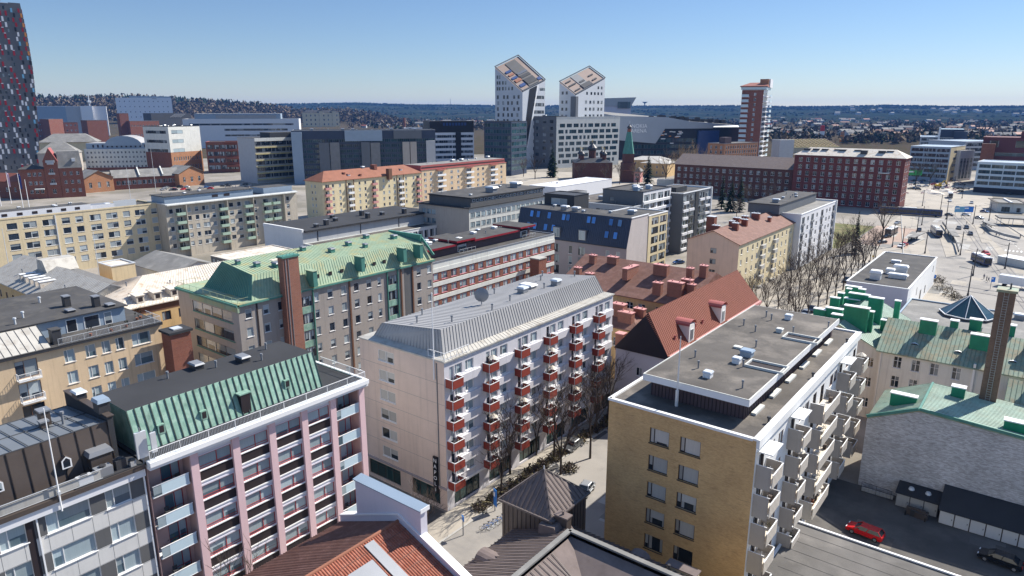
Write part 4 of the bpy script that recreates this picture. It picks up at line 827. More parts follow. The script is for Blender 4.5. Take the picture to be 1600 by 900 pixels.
m = MB(); pr = [(-32.6, 10.9), (-26.2, 13.75), (0, 12.3)]
b.done |= set('GK'); 
for y, rev in ((0, 0), (12.6, 1)):
    q = [(-32.6, y, 0), (0, y, 0), (0, y, 12.3), (-26.2, y, 13.75), (-32.6, y, 10.9)]; b.walls.face(q[::-1] if rev else q, 'brick_white')
b.wall('R', [], z1=12.3)
for (xa, za), (xb, zb) in ((pr[0], pr[1]), (pr[1], pr[2])):
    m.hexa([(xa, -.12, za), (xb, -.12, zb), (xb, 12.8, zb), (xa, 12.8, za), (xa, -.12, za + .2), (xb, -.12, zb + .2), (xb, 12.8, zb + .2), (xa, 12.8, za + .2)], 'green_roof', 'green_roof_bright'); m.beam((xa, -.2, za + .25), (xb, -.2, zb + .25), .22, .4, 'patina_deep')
    m.ribs((xb, 0, zb + .2), (xb, 12.8, zb + .2), (xa, 12.8, za + .2), (xa, 0, za + .2), 26, 'green_roof', .05, .06)
m.beam((-26.2, 0, 14.05), (-26.2, 12.6, 14.05), .3, .15, 'patina_deep'); r = b.part('roof', m)
def gchim(w, d, h): return chim_mesh(w, d, h, 'green_paint', 'white_paint')
b.item('chimney', gchim(3.4, 1.0, 1.9), (-28.8, 4.2, 12.3), 0, r); b.item('chimney', gchim(1.7, 1.2, 2.4), (-22.6, 9.5, 12.9), 0, r); b.item('chimney', gchim(2.6, 1.2, 1.8), (-15.2, 2.2, 12.8), 0, r)
b.finish()
def shed(x, y, W, D, h0, h1, n, label, doors=True):
    b = Bld('garden_shed', label, 'shed', x, y, W, D, h0, 'brown_metal' if doors else 'panel_grey'); b.finish()
    m = MB(); m.hexa([(-W - .15, -.35, h0), (.15, -.35, h0), (.15, D, h1), (-W - .15, D, h1), (-W - .15, -.35, h0 + .12), (.15, -.35, h0 + .12), (.15, D, h1 + .12), (-W - .15, D, h1 + .12)], 'felt_dark'); b.part('roof', m)
    for k in range(n):
        m = MB(); w = W / n; m.box(-w / 2 + .07, w / 2 - .07, -.06, 0, .1, h0 - .12, 'panel_light' if doors else 'concrete'); m.box(w / 2 - .3, w / 2 - .22, -.1, -.06, .9, 1.1, 'metal_dark')
        b.at('door', cached(('sd', w, h0, doors), lambda: m, 'door'), 'G', w * (k + .5), 0, .01)
    return b
shed(14, 102.4, 19.6, 4.0, 2.05, 3.9, 11, 'long black-roofed shed with a row of pale doors against the brick gable'); b_ = shed(-5.9, 103.6, 5.2, 2.8, 2.1, 2.6, 3, 'small felt-roofed shed left of the shed with pale doors', False)
m = MB()
for x in (-1.5, -3.6): m.tube((x, 1.4, 2.4), (x, 1.4, 2.75), .45, .3, 'metal_light', 10)
b_.part('roof_vent', m)
m = MB(); railing(m, [(-15.8, 104.6, 0), (-11.6, 104.2, 0)], 1.6, 'metal_dark', .5, 2); m.box(-15.8, -11.6, 104.9, 105.1, 0, .6, 'concrete')
tag(link('yard_fence', m.mesh('yard_fence')), 'dark metal fence at the foot of the whitewashed brick gable', 'fence')
m = MB(); rnd = random.Random(3)
for k in range(9): m.box(*sorted((rnd.uniform(-9.6, -6.8), rnd.uniform(-9.6, -6.8))), *sorted((rnd.uniform(101.2, 103), rnd.uniform(101.2, 103))), 0, rnd.uniform(.3, 1.3), ('metal_dark', 'tyre', 'brown_metal')[k % 3])
tag(link('junk_pile', m.mesh('junk_pile')), 'heap of dark junk beside the small felt-roofed shed', 'junk')
# ---- green chimney block, tall stack ---------------------------------------------------------
b = Bld('apartment_building', 'pale plastered block with weathered green roof and big green chimneys behind the brick gable', 'building', 22, 131.5, 42, 15, 13.8, 'plaster_offwhite', near=True)
wu = [3.0, 5.8, 8.6, 11.8, 17, 21, 24, 27, 30]
b.wall('G', grid(wu, (11.1, 7.5, 3.9), 1.3, 2.1, 'old'), 'plaster_offwhite')
r = hip_roof(b, 4.2, 'green_roof', 'x', .5, None, .62, 'green_roof_seam', 7, (0, 0))
for u, d, w, h in ((6.2, 5.5, 2.6, 2.6), (14.5, 4, 3.6, 2.6), (9.8, 8, 1.2, 1.6), (17.5, 8.5, 2.0, 2.2), (12.8, 9.5, 1.8, 2.0), (22, 6, 3, 2.2), (28, 9, 3, 2.4)): b.item('chimney', gchim(w, 1.1, h), (-42 + u, d, 13.8 + min(d, 7.5) * .5), 0, r)
def eyebrow():
    m = MB(); N = 6
    for k in range(N): a, c = math.pi * k / N, math.pi * (k + 1) / N; m.face([(.8 * math.cos(a), 0, .6 * math.sin(a)), (.8 * math.cos(c), 0, .6 * math.sin(c)), (.8 * math.cos(c), 1.4, .6 * math.sin(c)), (.8 * math.cos(a), 1.4, .6 * math.sin(a))], 'white_paint')
    m.face([(.8 * math.cos(math.pi * k / N), .02, .6 * math.sin(math.pi * k / N)) for k in range(N + 1)], 'panel_dark'); return m
for u in (4.9, 11.4, 19): b.item('dormer', cached('eyebrow', eyebrow, 'dormer'), (-42 + u, 2.2, 14.9), 0, r)
m = MB(); b.fbox(m, 'G', 14.0, 14.35, .003, .35, 1, 14.5, 'metal_light'); b.fbox(m, 'G', .2, .4, .003, .2, 1, 13.5, 'metal_light'); b.part('downpipe', m); b.finish()
b = Bld('apartment_building', 'pale wing with a green gable and a dense cluster of tall green chimneys', 'building', -19.6, 133, 15.5, 26, 13.0, 'plaster_offwhite', near=True)
b.wall('G', grid((11.5, 13.6), (9.8, 6, 2), 1.1, 1.8, 'old'), 'plaster_offwhite'); b.wall('R', grid(cols(1, 8, 3), (9.6, 5.6), 1.2, 1.8, 'old'), 'plaster_offwhite'); b.wall('L', [], 'red_pink')
r = gable_roof(b, 3.8, 'green_roof_bright', 'y', .3, None, .62, 'green_roof_seam')
for xa, xb, yt, yb in ((1322, 1342, 448, 462), (1327, 1353, 459, 484), (1320, 1340, 467, 483), (1355, 1373, 465, 508), (1318, 1350, 479, 522), (1352, 1360, 486, 522), (1291, 1313, 482, 500), (1300, 1332, 493, 517), (1396, 1403, 470, 497), (1297, 1309, 465, 484), (1308, 1316, 458, 477), (1322, 1328, 451, 467), (1272, 1288, 483, 497), (1376, 1384, 500, 516), (1341, 1349, 452, 470)):
    X, Y = gp((xa + xb) / 2, yb, 14.2); h = zat((xa + xb) / 2, yt, X, Y) - 13.2; w = (xb - xa) * math.hypot(X, Y) / FPX * 1.02
    b.item('chimney', gchim(round(w, 1), 1.1 if w > 2 else .9, round(h, 1)), (X + 19.6, Y - 133, 13.2), 0, r)
b.finish()
b = Bld('apartment_building', 'pale wing with a shaded green roof at the right edge behind the whitewashed gable', 'building', 24, 116, 24.6, 15.4, 11.0, 'plaster_offwhite', near=True)
b.wall('G', []); r = hip_roof(b, 4.6, 'green_roof', 'x', .4, None, .62, 'green_roof_seam', 7, (0, 0))
b.item('chimney', gchim(4, 1.2, 2.6), (-20.5, 6.5, 14), 0, r); b.item('chimney', gchim(2.4, 1.2, 2.0), (-16, 3.5, 13), 0, r); b.finish()
m = MB(); m.box(-1.05, 1.05, -1.05, 1.05, 11.5, 30, 'brick_stack'); m.box(-1.12, 1.12, -1.12, 1.12, 0, 11.5, 'plaster_white'); m.box(-1.25, 1.25, -1.25, 1.25, 30.003, 30.35, 'green_roof')
for k in range(48): m.box(-.25, .25, -1.2, -1.15, 12 + k * .37, 12.05 + k * .37, 'concrete')
m.box(-.3, -.25, -1.2, -1.15, 12, 30, 'concrete'); m.box(.25, .3, -1.2, -1.15, 12, 30, 'concrete'); m.tube((.3, 0, 30.3), (.3, 0, 31.2), .12, .1, 'metal_dark')
tag(link('chimney_stack', m.mesh('chimney_stack'), None, (-3.0, 118.6, 0)), 'tall slender brick smokestack with a ladder at the right edge', 'chimney')
# ================================================================ MIDDLE DISTANCE
ZS = lambda top, pitch, n: [top - pitch * k for k in range(n)]
# ---- old metal-roofed block with three dormers, its wing and sheds behind
b = Bld('old_block', 'old tan block with a rusty pale metal roof and three white dormers', 'building', -146.3, 57, 22, 30, 15.4, 'plaster_ochre', near=True)
b.wall('R', grid([2.5, 5.8, 9.6, 13.2, 17, 20.5, 24, 27], (11.2, 7.6, 4), 1.9, 2.0, 'brown'), 'plaster_ochre'); b.wall('G', grid(cols(1, 21, 5), (11.2, 7.6), 1.6, 1.9, 'brown'))
e = MB(); b.fbox(e, 'R', 0, 30, .003, .05, 13.7, 15.2, 'frame_brown'); b.part('trim', e)
r = hip_roof(b, 3.9, 'rusty_white', 'y', .5, None, .8, 'rusty_seam', None, (1, 0))
def wdorm(): m = MB(); m.box(-.8, .8, -.1, 2.4, 0, 1.5, 'rusty_white'); m.hexa([(-1.05, -.25, 1.5), (1.05, -.25, 1.5), (1.05, 3, 1.75), (-1.05, 3, 1.75), (-1, -.25, 1.62), (1, -.25, 1.62), (1, 3, 1.9), (-1, 3, 1.9)], 'rusty_white'); m.box(-.45, .45, -.13, -.103, .3, 1.2, 'panel_dark'); return m
for u in (5, 8.6, 12.2): b.at('dormer', cached('wdorm', wdorm, 'dormer'), 'R', u, 15.9, -.8, r)
b.item('vent_pipe', pipe_mesh(.12, .9, 'metal_grey'), (-6, 14, 17.3), 0, r); b.item('vent_pipe', pipe_mesh(.12, .9, 'metal_grey'), (-9, 6, 18), 0, r); b.finish()
b = Bld('old_block', 'long wing with a weathered pale metal roof and a row of flat white chimneys', 'building', -157.5, 52, 50, 17, 14.6, 'plaster_ochre')
b.wall('G', grid(cols(1, 49, 11), (10.6, 7, 3.5), 1.3, 1.8, 'brown')); r = hip_roof(b, 4.0, 'zinc_old', 'x', .5, None, .9, 'zinc_seam', 8, (0, 0))
for k, x in enumerate((-33, -30, -27, -24, -21)): b.item('chimney', chim_mesh(1.0, 3.2, 1.5, 'rusty_white', 'white_paint'), (x, 3.5, 15.6), 0, r)
for x in (-12, -6, -38): b.item('vent_pipe', pipe_mesh(.12, .9, 'metal_grey'), (x, 4, 16.5), 0, r)
m = MB(); m.hexa([(-34, 6, 17.5), (-28, 6, 17.5), (-28, 13, 17.5), (-34, 13, 17.5), (-33.5, 6, 20.2), (-30, 6, 20.2), (-30, 13, 20.2), (-33.5, 13, 20.2)], 'zinc_old'); b.part('roof_box', m, r); b.finish()
def simple(name, label, cat, x, y, W, D, h, wall, roofm, group=None, par=.25, cop='metal_light', G=(), Rr=(), Lw=(), near=False, rz=0, nclut=0, seed=1, Kw=()):
    b = Bld(name, label, cat, x, y, W, D, h, wall, rz, group, near)
    if G: b.wall('G', G)
    if Rr: b.wall('R', Rr)
    if Lw: b.wall('L', Lw)
    if Kw: b.wall('K', Kw)
    r = flat_roof(b, roofm, par, cop)
    if nclut: clutter(b, r, h, nclut, -W + 1.5, -1.5, 1.5, D - 1.5, seed)
    b.r = r; return b
simple('stair_hut', 'small cream rooftop hut among the old metal roofs', 'hut', -190, 74, 8, 6, 15.5, 'plaster_sand', 'rusty_white').finish()
b = Bld('yard_hall', 'low hall with a pitched grey roof between the old block and the yellow slab', 'building', -183, 86, 24, 15, 12.2, 'plaster_pale_grey'); gable_roof(b, 2.6, 'felt_light', 'x', .3); b.finish()
b = simple('yard_hall', 'low flat hall with a rusty tan roof and white pillars', 'building', -188, 108, 15, 22, 11.2, 'panel_grey', 'rusty_white', None, .2, 'rusty_white', grid(cols(.5, 14.5, 6), (7,), 1.0, 3.4, 'std'), grid(cols(1, 21, 8), (7,), 1.0, 3.4, 'std')); b.finish()
# ---- long yellow slab, then grey slab with green balconies
b = Bld('apartment_slab', 'long yellow rendered apartment slab with a flat roof along the left edge', 'building', -268, 36, 15, 87.5, 20.4, 'plaster_sand')
us = [ru(x, y, -268)[0] - 36 for x, y in ((18, 350), (46, 346), (76, 343), (102, 339), (123, 337), (148, 334), (174, 332), (197, 330), (218, 328), (240, 324))]; ws = [3, 4, 4, 2.6, 2.5, 3.7, 3.9, 2.5, 3.6, 2.2]
b.wall('R', [(u, z, w, 2.1, 'std' if w > 3 else 'one') for z in ZS(16.9, 3.45, 5) for u, w in zip(us, ws)] + grid([4, 10, 17, 24, 31], ZS(16.9, 3.45, 5), 3, 2.1, 'std'), 'plaster_sand')
r = flat_roof(b, 'felt', .5, 'plaster_sand'); m = MB(); m.box(-11, -3.5, 28, 66, 20.4, 22.4, 'panel_white', 'felt'); 
for k in range(8): m.box(-3.497, -3.45, 30 + k * 4.4, 31.6 + k * 4.4, 20.9, 21.8, 'panel_dark')
m.box(-9, -4, 66.2, 74, 20.4, 21.8, 'panel_white', 'metal_grey'); m.box(-4.3, -4.1, 74, 82, 20.4, 22.6, 'metal_light'); b.part('penthouse', m, r)
clutter(b, r, 22.4, 8, -10, -4, 30, 64, 5, False); clutter(b, r, 20.5, 6, -13, -4, 68, 84, 6)
m = MB(); 
for u in (-.3,): b.fbox(m, 'R', 52.8, 53.1, .01, .2, 1, 20.3, 'metal_light')
b.part('downpipe', m); b.finish()
b = Bld('apartment_slab', 'grey-beige apartment slab with green balconies and a low rooftop storey', 'building', -261.5, 123.6, 15, 57.5, 20.6, 'plaster_slab')
zz = ZS(17.0, 3.3, 5); R0 = 123.6
ops = []
for z in zz: ops += [(x, z, w, 1.8, 'std' if w > 2 else 'one') for x, w in ((9, 1.5), (12, 1.5), (15.6, 2.8), (26.5, 1.9), (30, 2.0), (37.3, 1.4), (53, 1.5))] + [(x, z - .5, 2.4, 2.3, 'std_d') for x in (5, 22.3, 33.8, 42.2, 46.6)] + [(19, z, 1.6, 1.8, 'one'), (2, z, 1.6, 1.8, 'one')]
b.wall('R', ops, 'plaster_slab'); b.wall('K', [], 'plaster_slab')
e = MB()
for u0, u1 in ((8, 17.5), (24.8, 31.5), (36.2, 38.8), (51, 57.5)): pass
for u in (7.2, 24, 35.6, 50.2): b.fbox(e, 'R', u, u + .25, .003, 1.5, 0, 20.2, 'plaster_slab')
b.fbox(e, 'R', 0, 57.5, .003, 1.6, 20.2, 20.6, 'plaster_offwhite'); b.part('trim', e)
def gslab(): m = MB(); m.box(-1.7, 1.7, -1.5, 0, -.15, 0, 'plaster_offwhite'); return m
def grail(): m = MB(); m.box(-1.7, 1.7, -1.52, -1.46, -.1, 1.0, 'balc_green'); m.box(-1.7, -1.64, -1.45, 0, -.1, 1.0, 'balc_green'); m.box(1.64, 1.7, -1.45, 0, -.1, 1.0, 'balc_green'); return m
for z in zz:
    for u in (5.2, 22.6, 33.6, 42.2, 46.6): link('railing', cached('grail', grail, 'railing'), b.at('balcony', cached('gslab', gslab, 'balcony'), 'R', u, z - .7))
r = flat_roof(b, 'felt', .25, 'metal_light'); m = MB(); m.box(-12.5, -2.2, 1, 38, 20.6, 23.2, 'cladding_blue'); m.box(-12.9, -1.8, .6, 38.4, 23.203, 23.5, 'felt'); m.box(-12, -2.2, 43, 57, 20.6, 23, 'cladding_blue', 'felt'); m.box(-2.197, -2.15, 20, 22.5, 21.4, 22.4, 'panel_dark'); m.box(-2.197, -2.15, 25, 27.5, 21.4, 22.4, 'panel_dark'); b.part('penthouse', m, r)
clutter(b, r, 23.5, 7, -11, -4, 3, 36, 8, False); b.finish()
# ---- cream block with orange hip roof; red-roofed block with white balconies
b = Bld('apartment_block', 'cream apartment block with an orange hipped tile roof', 'building', -294, 219.5, 14.5, 70, 19.6, 'plaster_cream')
zz = ZS(16.2, 3.3, 6); ops = []
for z in zz: ops += [(u, z, 1.3, 1.7, 'one') for u in (6.5, 11, 24, 28, 41, 45, 49, 58, 64)] + [(u, z - .5, 2.6, 2.2, 'std_d') for u in (2.8, 17.5, 34, 53.5, 67.5)]
b.wall('R', ops); b.wall('G', grid((5.5, 8.2), zz, 1.1, 1.6, 'one'), 'plaster_cream')
e = MB()
for u in (15, 20, 51, 56): b.fbox(e, 'R', u - .15, u + .15, .003, .3, 1, 19.3, 'frame_brown')
b.part('trim', e)
def prail(): m = MB(); m.box(-1.7, 1.7, -1.3, 0, -.2, 0, 'plaster_cream'); return m
def prl(c):
    def f(): m = MB(); m.box(-1.72, 1.72, -1.36, -1.3, -.2, 1.0, c); m.box(-1.72, -1.66, -1.3, 0, -.2, 1.0, c); m.box(1.66, 1.72, -1.3, 0, -.2, 1, c); return m
    return f
for z in zz:
    for u, c in ((2.8, 'red_pink'), (17.5, 'white_paint'), (34, 'red_pink'), (53.5, 'white_paint'), (67.5, 'red_pink')): link('railing', cached('pr' + c, prl(c), 'railing'), b.at('balcony', cached('prail', prail, 'balcony'), 'R', u, z - .7))
r = hip_roof(b, 4.6, 'tile_orange', 'y', .6)
b.item('chimney', chim_mesh(3.4, 2, 2.4, 'brick_red', 'tile_rust'), (-6.5, 40, 23), 0, r); b.item('roof_vent', vent_mesh(1.5, 1.5, 1.6, 'metal_grey', 'metal_light'), (-7.5, 33, 23.6), 0, r); b.item('chimney', chim_mesh(1.4, 1, 1.4, 'brick_red', 'tile_rust'), (-4, 17, 21.5), 0, r); b.item('chimney', chim_mesh(1.2, 1, 1.0, 'brick_red', 'tile_rust'), (-1.5, 26, 20.6), 0, r)
b.item('dormer', vent_mesh(2.2, 1.4, 1.0, 'white_paint', 'tile_orange'), (-3, 19, 21.2), 0, r); b.item('dormer', vent_mesh(2.2, 1.4, 1.0, 'white_paint', 'tile_orange'), (-3.5, 57, 21.5), 0, r)
b.item('vent_stack', cached('fs', lambda: (lambda q: (q.box(-1.2, 1.2, -1.2, 1.2, 0, 6, 'frame_brown'), q)[1])(MB()), 'vent_stack'), (.9, 44.5, 17.5), 0, r); b.finish()
b = Bld('apartment_block', 'brown apartment block with a dull red roof storey and white balcony stacks', 'building', -295, 291, 16, 80, 20.8, 'plaster_tan')
zz = ZS(17.3, 3.4, 5); ops = []
for z in zz: ops += [(u, z, 2.0, 1.7, 'std') for u in (3, 8, 26, 32, 51, 56, 75)] + [(u, z - .5, 4.5, 2.2, 'glazed') for u in (16, 42, 66)]
b.wall('R', ops); b.wall('G', [], 'plaster_mauve')
def wrail(): m = MB(); m.box(-3.6, 3.6, -1.5, 0, -.2, 0, 'white_paint'); return m
def wrl(): m = MB(); m.box(-3.6, 3.6, -1.56, -1.5, -.2, .95, 'white_paint'); m.box(-3.6, -3.54, -1.5, 0, -.2, .95, 'white_paint'); m.box(3.54, 3.6, -1.5, 0, -.2, .95, 'white_paint'); return m
for z in zz:
    for u in (16, 42, 66): link('railing', cached('wrl', wrl, 'railing'), b.at('balcony', cached('wrail', wrail, 'balcony'), 'R', u, z - .7))
m = MB(); m.box(-15, -1, .5, 79.5, 20.8, 23.4, 'red_metal', 'felt_light'); m.box(-15.5, .3, -.3, 80.3, 20.6, 20.9, 'red_metal'); m.box(-.997, -.95, 1, 79, 21.5, 22.2, 'panel_dark'); r = b.part('roof', m); clutter(b, r, 23.4, 12, -13, -3, 3, 77, 11)
for u in (16, 42, 66): m = MB(); m.box(-4, 4, -1.8, 0, 0, .3, 'red_metal'); b.at('canopy', cached('rcan', lambda: m, 'canopy'), 'R', u, 19.9)
b.finish()
# ---- white gable hall with dark roof ------------------------------------------------------
b = Bld('office_hall', 'long low hall with a white blank gable and a dark felt roof', 'building', -199, 139, 23, 63, 14.6, 'plaster_pale_grey')
b.wall('G', [], 'plaster_white'); m = MB(); m.box(-23.6, .9, .6, 63.6, 14.6, 15.2, 'felt_dark'); m.box(-23, 0, -.15, .6, 14.6, 15.7, 'plaster_white'); r = b.part('roof', m)
m = MB()
for u in range(6, 62, 19): b.fbox(m, 'R', u, u + .3, .003, .1, 10, 14.5, 'panel_dark')
b.part('trim', m)
for x, y, k in ((-3, 8, 0), (-4, 13, 1), (-9, 21, 0), (-5, 33, 1), (-7, 42, 0), (-3, 50, 1), (-12, 36, 1), (-16, 25, 0)): b.item('chimney', chim_mesh(1.6, 1.2, 1.1 + k * .8, 'metal_dark', 'metal_grey', 1), (x, y, 15.15), 0, r)
b.finish()
b = simple('office_hall', 'low strip of white window bays in front of the dark-roofed hall', 'building', -191.5, 139.4, 7.3, 66, 10.6, 'panel_white', 'felt_brown', None, .25, 'plaster_offwhite', (), [(u, 6.6, 2.2, 3.0, 'std_d') for u in cols(1, 65, 21)] + [(u, 2, 2.2, 3.0, 'std_d') for u in cols(1, 65, 21)]); b.finish()
# ---- two-tier grey white office ------------------------------------------------------------
b = Bld('office_building', 'white banded office with grey gable and a set-back clerestory storey', 'building', -174.3, 196.5, 27, 52, 18.6, 'plaster_offwhite')
zz = ZS(14.9, 3.6, 5)
b.wall('G', [(u, z, 2.2, 2.0, 'bluef') for z in zz for u in (3, 5.6, 8.2)], 'plaster_greige'); b.wall('R', [(u, z, 2.6, 2.0, 'bluef') for z in zz for u in cols(.5, 51.5, 16)], 'plaster_offwhite')
r = flat_roof(b, 'felt', .35, 'felt_dark', .6); m = MB(); m.box(-24, -1.8, 3, 51, 18.6, 22.0, 'panel_grey'); m.box(-24.4, -1.2, 2.5, 51.5, 22.003, 22.5, 'felt_dark', 'felt')
for k in range(20): m.box(-1.797, -1.74, 4 + k * 2.35, 5.6 + k * 2.35, 20.6, 21.6, 'frame_white')
for k in range(20): m.box(-1.737, -1.70, 4.15 + k * 2.35, 5.45 + k * 2.35, 20.75, 21.45, 'glass_dark')
b.part('penthouse', m, r)
for x, y in ((-7, 22), (-10, 42)): b.item('roof_vent', vent_mesh(4, 3, 2.4, 'metal_grey', 'metal_light'), (x, y, 22.5), 0, r)
clutter(b, r, 22.5, 8, -22, -4, 5, 48, 12, False); b.finish()
b = simple('pavilion', 'long low white metal hall seen over the flat roofs', 'building', -226, 330, 19, 64, 12, 'panel_white', 'panel_white', None, .15, 'panel_white'); clutter(b, b.r, 12, 4, -15, -4, 2, 20, 3); b.finish()
# ---- red brick block with white bands -------------------------------------------------------
b = Bld('apartment_block', 'red brick block with white horizontal bands and a crimson roof fascia', 'building', -112, 111, 15, 52.3, 20.2, 'plaster_offwhite', near=True)
zz = ZS(15.9, 3.35, 5); us = cols(1, 51.5, 15)
def bmf(u, z): return 'brick_red' if any(zb - .42 < z < zb + 1.9 for zb in zz) else 'plaster_offwhite'
b.wall('R', [(u, z, 2.0 if i % 3 else 2.6, 1.7, 'pinkf') for z in zz for i, u in enumerate(us)] + [(.5, z - .4, .002, 2.28, 'dark1') for z in zz], 'plaster_offwhite', mf=bmf); b.wins = [w for w in b.wins if w[3] > .1]
e = MB()
for z in zz: b.fbox(e, 'R', -.02, 52.3, .003, .14, z + 1.92, z + 2.93, 'plaster_offwhite')
b.part('trim', e)
r = flat_roof(b, 'felt', .2, 'metal_grey'); m = MB(); m.box(-12.5, -4.2, 0, 46, 20.2, 22.2, 'cladding_plum', 'felt')
for y0, y1, dz, xx in ((0, 14, 0, -3.2), (14, 21, .7, -3.0), (21, 40, .15, -3.2), (40, 47, .8, -2.9)): m.box(-13, xx, y0, y1 - .02, 22.203 + dz, 22.7 + dz, 'red_dark', 'felt')
b.part('penthouse', m, r)
for y in (17, 43): q = MB(); q.box(-1.6, 1.6, -.1, 0, 0, 1.6, 'frame_white'); q.box(-1.5, 1.5, -.14, -.1, .1, 1.5, 'glass'); b.at('window', q.mesh('window'), 'R', y, 20.4, -4.2, r); q = MB(); railing(q, [(0, y - 3, 20.3), (0, y + 3, 20.3)], 1.0, 'metal_light', 0, 1.5); q.shift(-2.2, 0, 0); b.part('railing', q, r)
for x, y in ((-8, 9), (-9, 27), (-6, 18), (-10, 37)): b.item('roof_vent', vent_mesh(1.3, 1.1, .9, 'metal_light', 'white_paint'), (x, y, 22.6), 0, r)
clutter(b, r, 22.65, 6, -12, -5, 2, 44, 14, False); b.finish()
b = Bld('chimney_stack', 'square brick stack in front of the red brick block with white bands', 'chimney', -107.5, 149.5, 3, 3.4, 15.5, 'brick_red'); m = MB(); m.box(-3.15, .15, -.15, 3.55, 15.5, 15.8, 'concrete'); b.part('cap', m); b.finish()
# ---- navy mansard block ----------------------------------------------------------------------
b = Bld('apartment_block', 'mauve block with a navy sheet-metal mansard and blue skylights', 'building', -96.3, 178, 41, 13, 15.6, 'plaster_mauve', near=True)
gx = [41 + x for x in (-24.8, -19.8, -15.3, -3.2, -33, -38)]
ops = [(u, z, 2.4 if i in (0, 2) else 1.3, 2.6, 'glazed' if i in (0, 2) else 'one') for z in (11.6, 8.2, 4.8) for i, u in enumerate((15.9, 21.3, 25.4, 34.6, 38.2, 8, 3))]
b.wall('G', ops, 'plaster_mauve'); b.done.add('R')
prf = [(0, 15.6), (2.4, 24.2), (13, 24.2), (13, 0), (0, 0)]
b.walls.face([(0, y, z) for y, z in ((0, 0), (13, 0), (13, 24.2), (2.4, 24.2), (0, 15.6))], 'wall_beigegrey'); b.walls.face([(-41, y, z) for y, z in ((0, 0), (13, 0), (13, 24.2), (2.4, 24.2), (0, 15.6))][::-1], 'plaster_mauve')
m = MB(); m.face([(-41, -.05, 15.6), (0, -.05, 15.6), (0, 2.4, 24.2), (-41, 2.4, 24.2)], 'cladding_navy'); m.ribs((-41, -.05, 15.6), (0, -.05, 15.6), (0, 2.4, 24.2), (-41, 2.4, 24.2), 62, 'cladding_navy', .05, .07); m.face([(-41, 2.4, 24.2), (0, 2.4, 24.2), (0, 13, 24.2), (-41, 13, 24.2)], 'felt'); m.box(-41, 0, -.2, 0, 15.4, 15.6, 'cladding_charcoal'); m.box(-41, 0, 1.2, 1.25, 19.75, 19.9, 'cladding_charcoal'); m.box(-.25, .15, 2.4, 13, 24.2, 24.45, 'white_paint'); r = b.part('roof', m)
def sky_():
    m = MB(); P = lambda x, s_, d: (x, s_ * 2.45 - d * .96, s_ * 8.6 + d * .27)
    m.hexa([P(-.7, 0, -.1), P(.7, 0, -.1), P(.7, .25, -.1), P(-.7, .25, -.1), P(-.7, 0, .14), P(.7, 0, .14), P(.7, .25, .14), P(-.7, .25, .14)], 'frame_dark'); m.face([P(-.62, .015, .15), P(.62, .015, .15), P(.62, .235, .15), P(-.62, .235, .15)], 'glass_blue'); return m
for u, t in ((5, .68), (7.6, .68), (11.9, .68), (17.4, .68), (19, .68), (26.6, .68), (28.4, .68), (34.4, .68), (37.4, .68), (4.4, .25), (7, .25), (11.2, .25), (14.2, .25), (33.6, .25), (36.6, .25)):
    b.item('skylight', cached('sky_', sky_, 'skylight'), (-41 + u, -.05 + t * 2.45, 15.6 + t * 8.6), 0, r)
def fren(): m = MB(); m.box(-1.4, 1.4, -.5, 1.4, 0, 3.3, 'cladding_slate'); m.box(-1.1, 1.1, -.56, -.503, .2, 3.0, 'frame_white'); m.box(-1.0, -.05, -.6, -.563, .3, 2.9, 'glass_pale'); m.box(.05, 1.0, -.6, -.563, .3, 2.9, 'glass_pale'); return m
for u in (15.9, 25.4): b.item('dormer', cached('fren', fren, 'dormer'), (-41 + u, .6, 16.2), 0, r)
clutter(b, r, 24.25, 10, -38, -4, 4, 12, 21); b.finish()
b = simple('apartment_block', 'white framed glazed balcony tower behind the beige-grey gable wall', 'building', -96.2, 191.05, 14, 13, 23.6, 'plaster_cream', 'felt', None, .25, 'white_paint', (), [(u, z, 4.6, 2.2, 'glazed') for z in ZS(20.6, 3.0, 7) for u in (4.4, 10)], near=True); m = MB(); b.fbox(m, 'R', .1, 1.8, .003, .06, 0, 23.5, 'plaster_cream'); b.part('trim', m); b.finish()
b = simple('roof_house', 'dark rooftop lift house with a white framed window behind the navy mansard', 'hut', -124, 192, 12, 9, 27.6, 'cladding_charcoal', 'cladding_charcoal', None, .2, 'metal_dark', [(6, 24.4, 6.4, 2.0, 'std')]); b.finish()
b = simple('apartment_block', 'low terraced block with white terrace screens behind the navy mansard', 'building', -118, 222, 32, 34, 21.2, 'plaster_pale_grey', 'felt_brown', None, .3, 'metal_light', grid(cols(16, 31, 4), (17.6,), 3, 2, 'glazed'), (), nclut=9, seed=31); m = MB(); m.box(-12, 0, -2.2, -.01, 16.6, 17.6, 'panel_blue'); m.box(-31, -26, 2, 10, 21.2, 24.5, 'plaster_pale_grey', 'felt'); b.part('terrace', m); b.finish()
# ---- slate blocks with glazed balconies
b = Bld('apartment_block', 'slate grey apartment block with stacked white and dark glazed balconies', 'building', -117.5, 228, 17, 23, 26, 'cladding_slate', near=True)
b.wall('G', [(4, 22, 2, 1.6, 'dark1')], 'cladding_slate'); b.wall('R', [(u, z, 4.6, 2.3, 'glazed') for z in ZS(22.6, 3.05, 8) for u in (2.8, 8.2, 14, 19.6)], 'panel_white'); r = flat_roof(b, 'felt', .3, 'metal_dark')
for x, y in ((-5, 4), (-8, 9), (-4, 12)): b.item('roof_vent', vent_mesh(2, 1.6, 1.7, 'cladding_blue', 'white_paint'), (x, y, 25.9), 0, r)
clutter(b, r, 25.95, 6, -15, -3, 3, 20, 33, False)
e = MB()
for z in ZS(21.6, 3.05, 8): b.fbox(e, 'R', 0, 23, .003, .5, z, z + .9, 'white_paint' if int(z) % 2 else 'panel_white')
b.part('trim', e); b.finish()
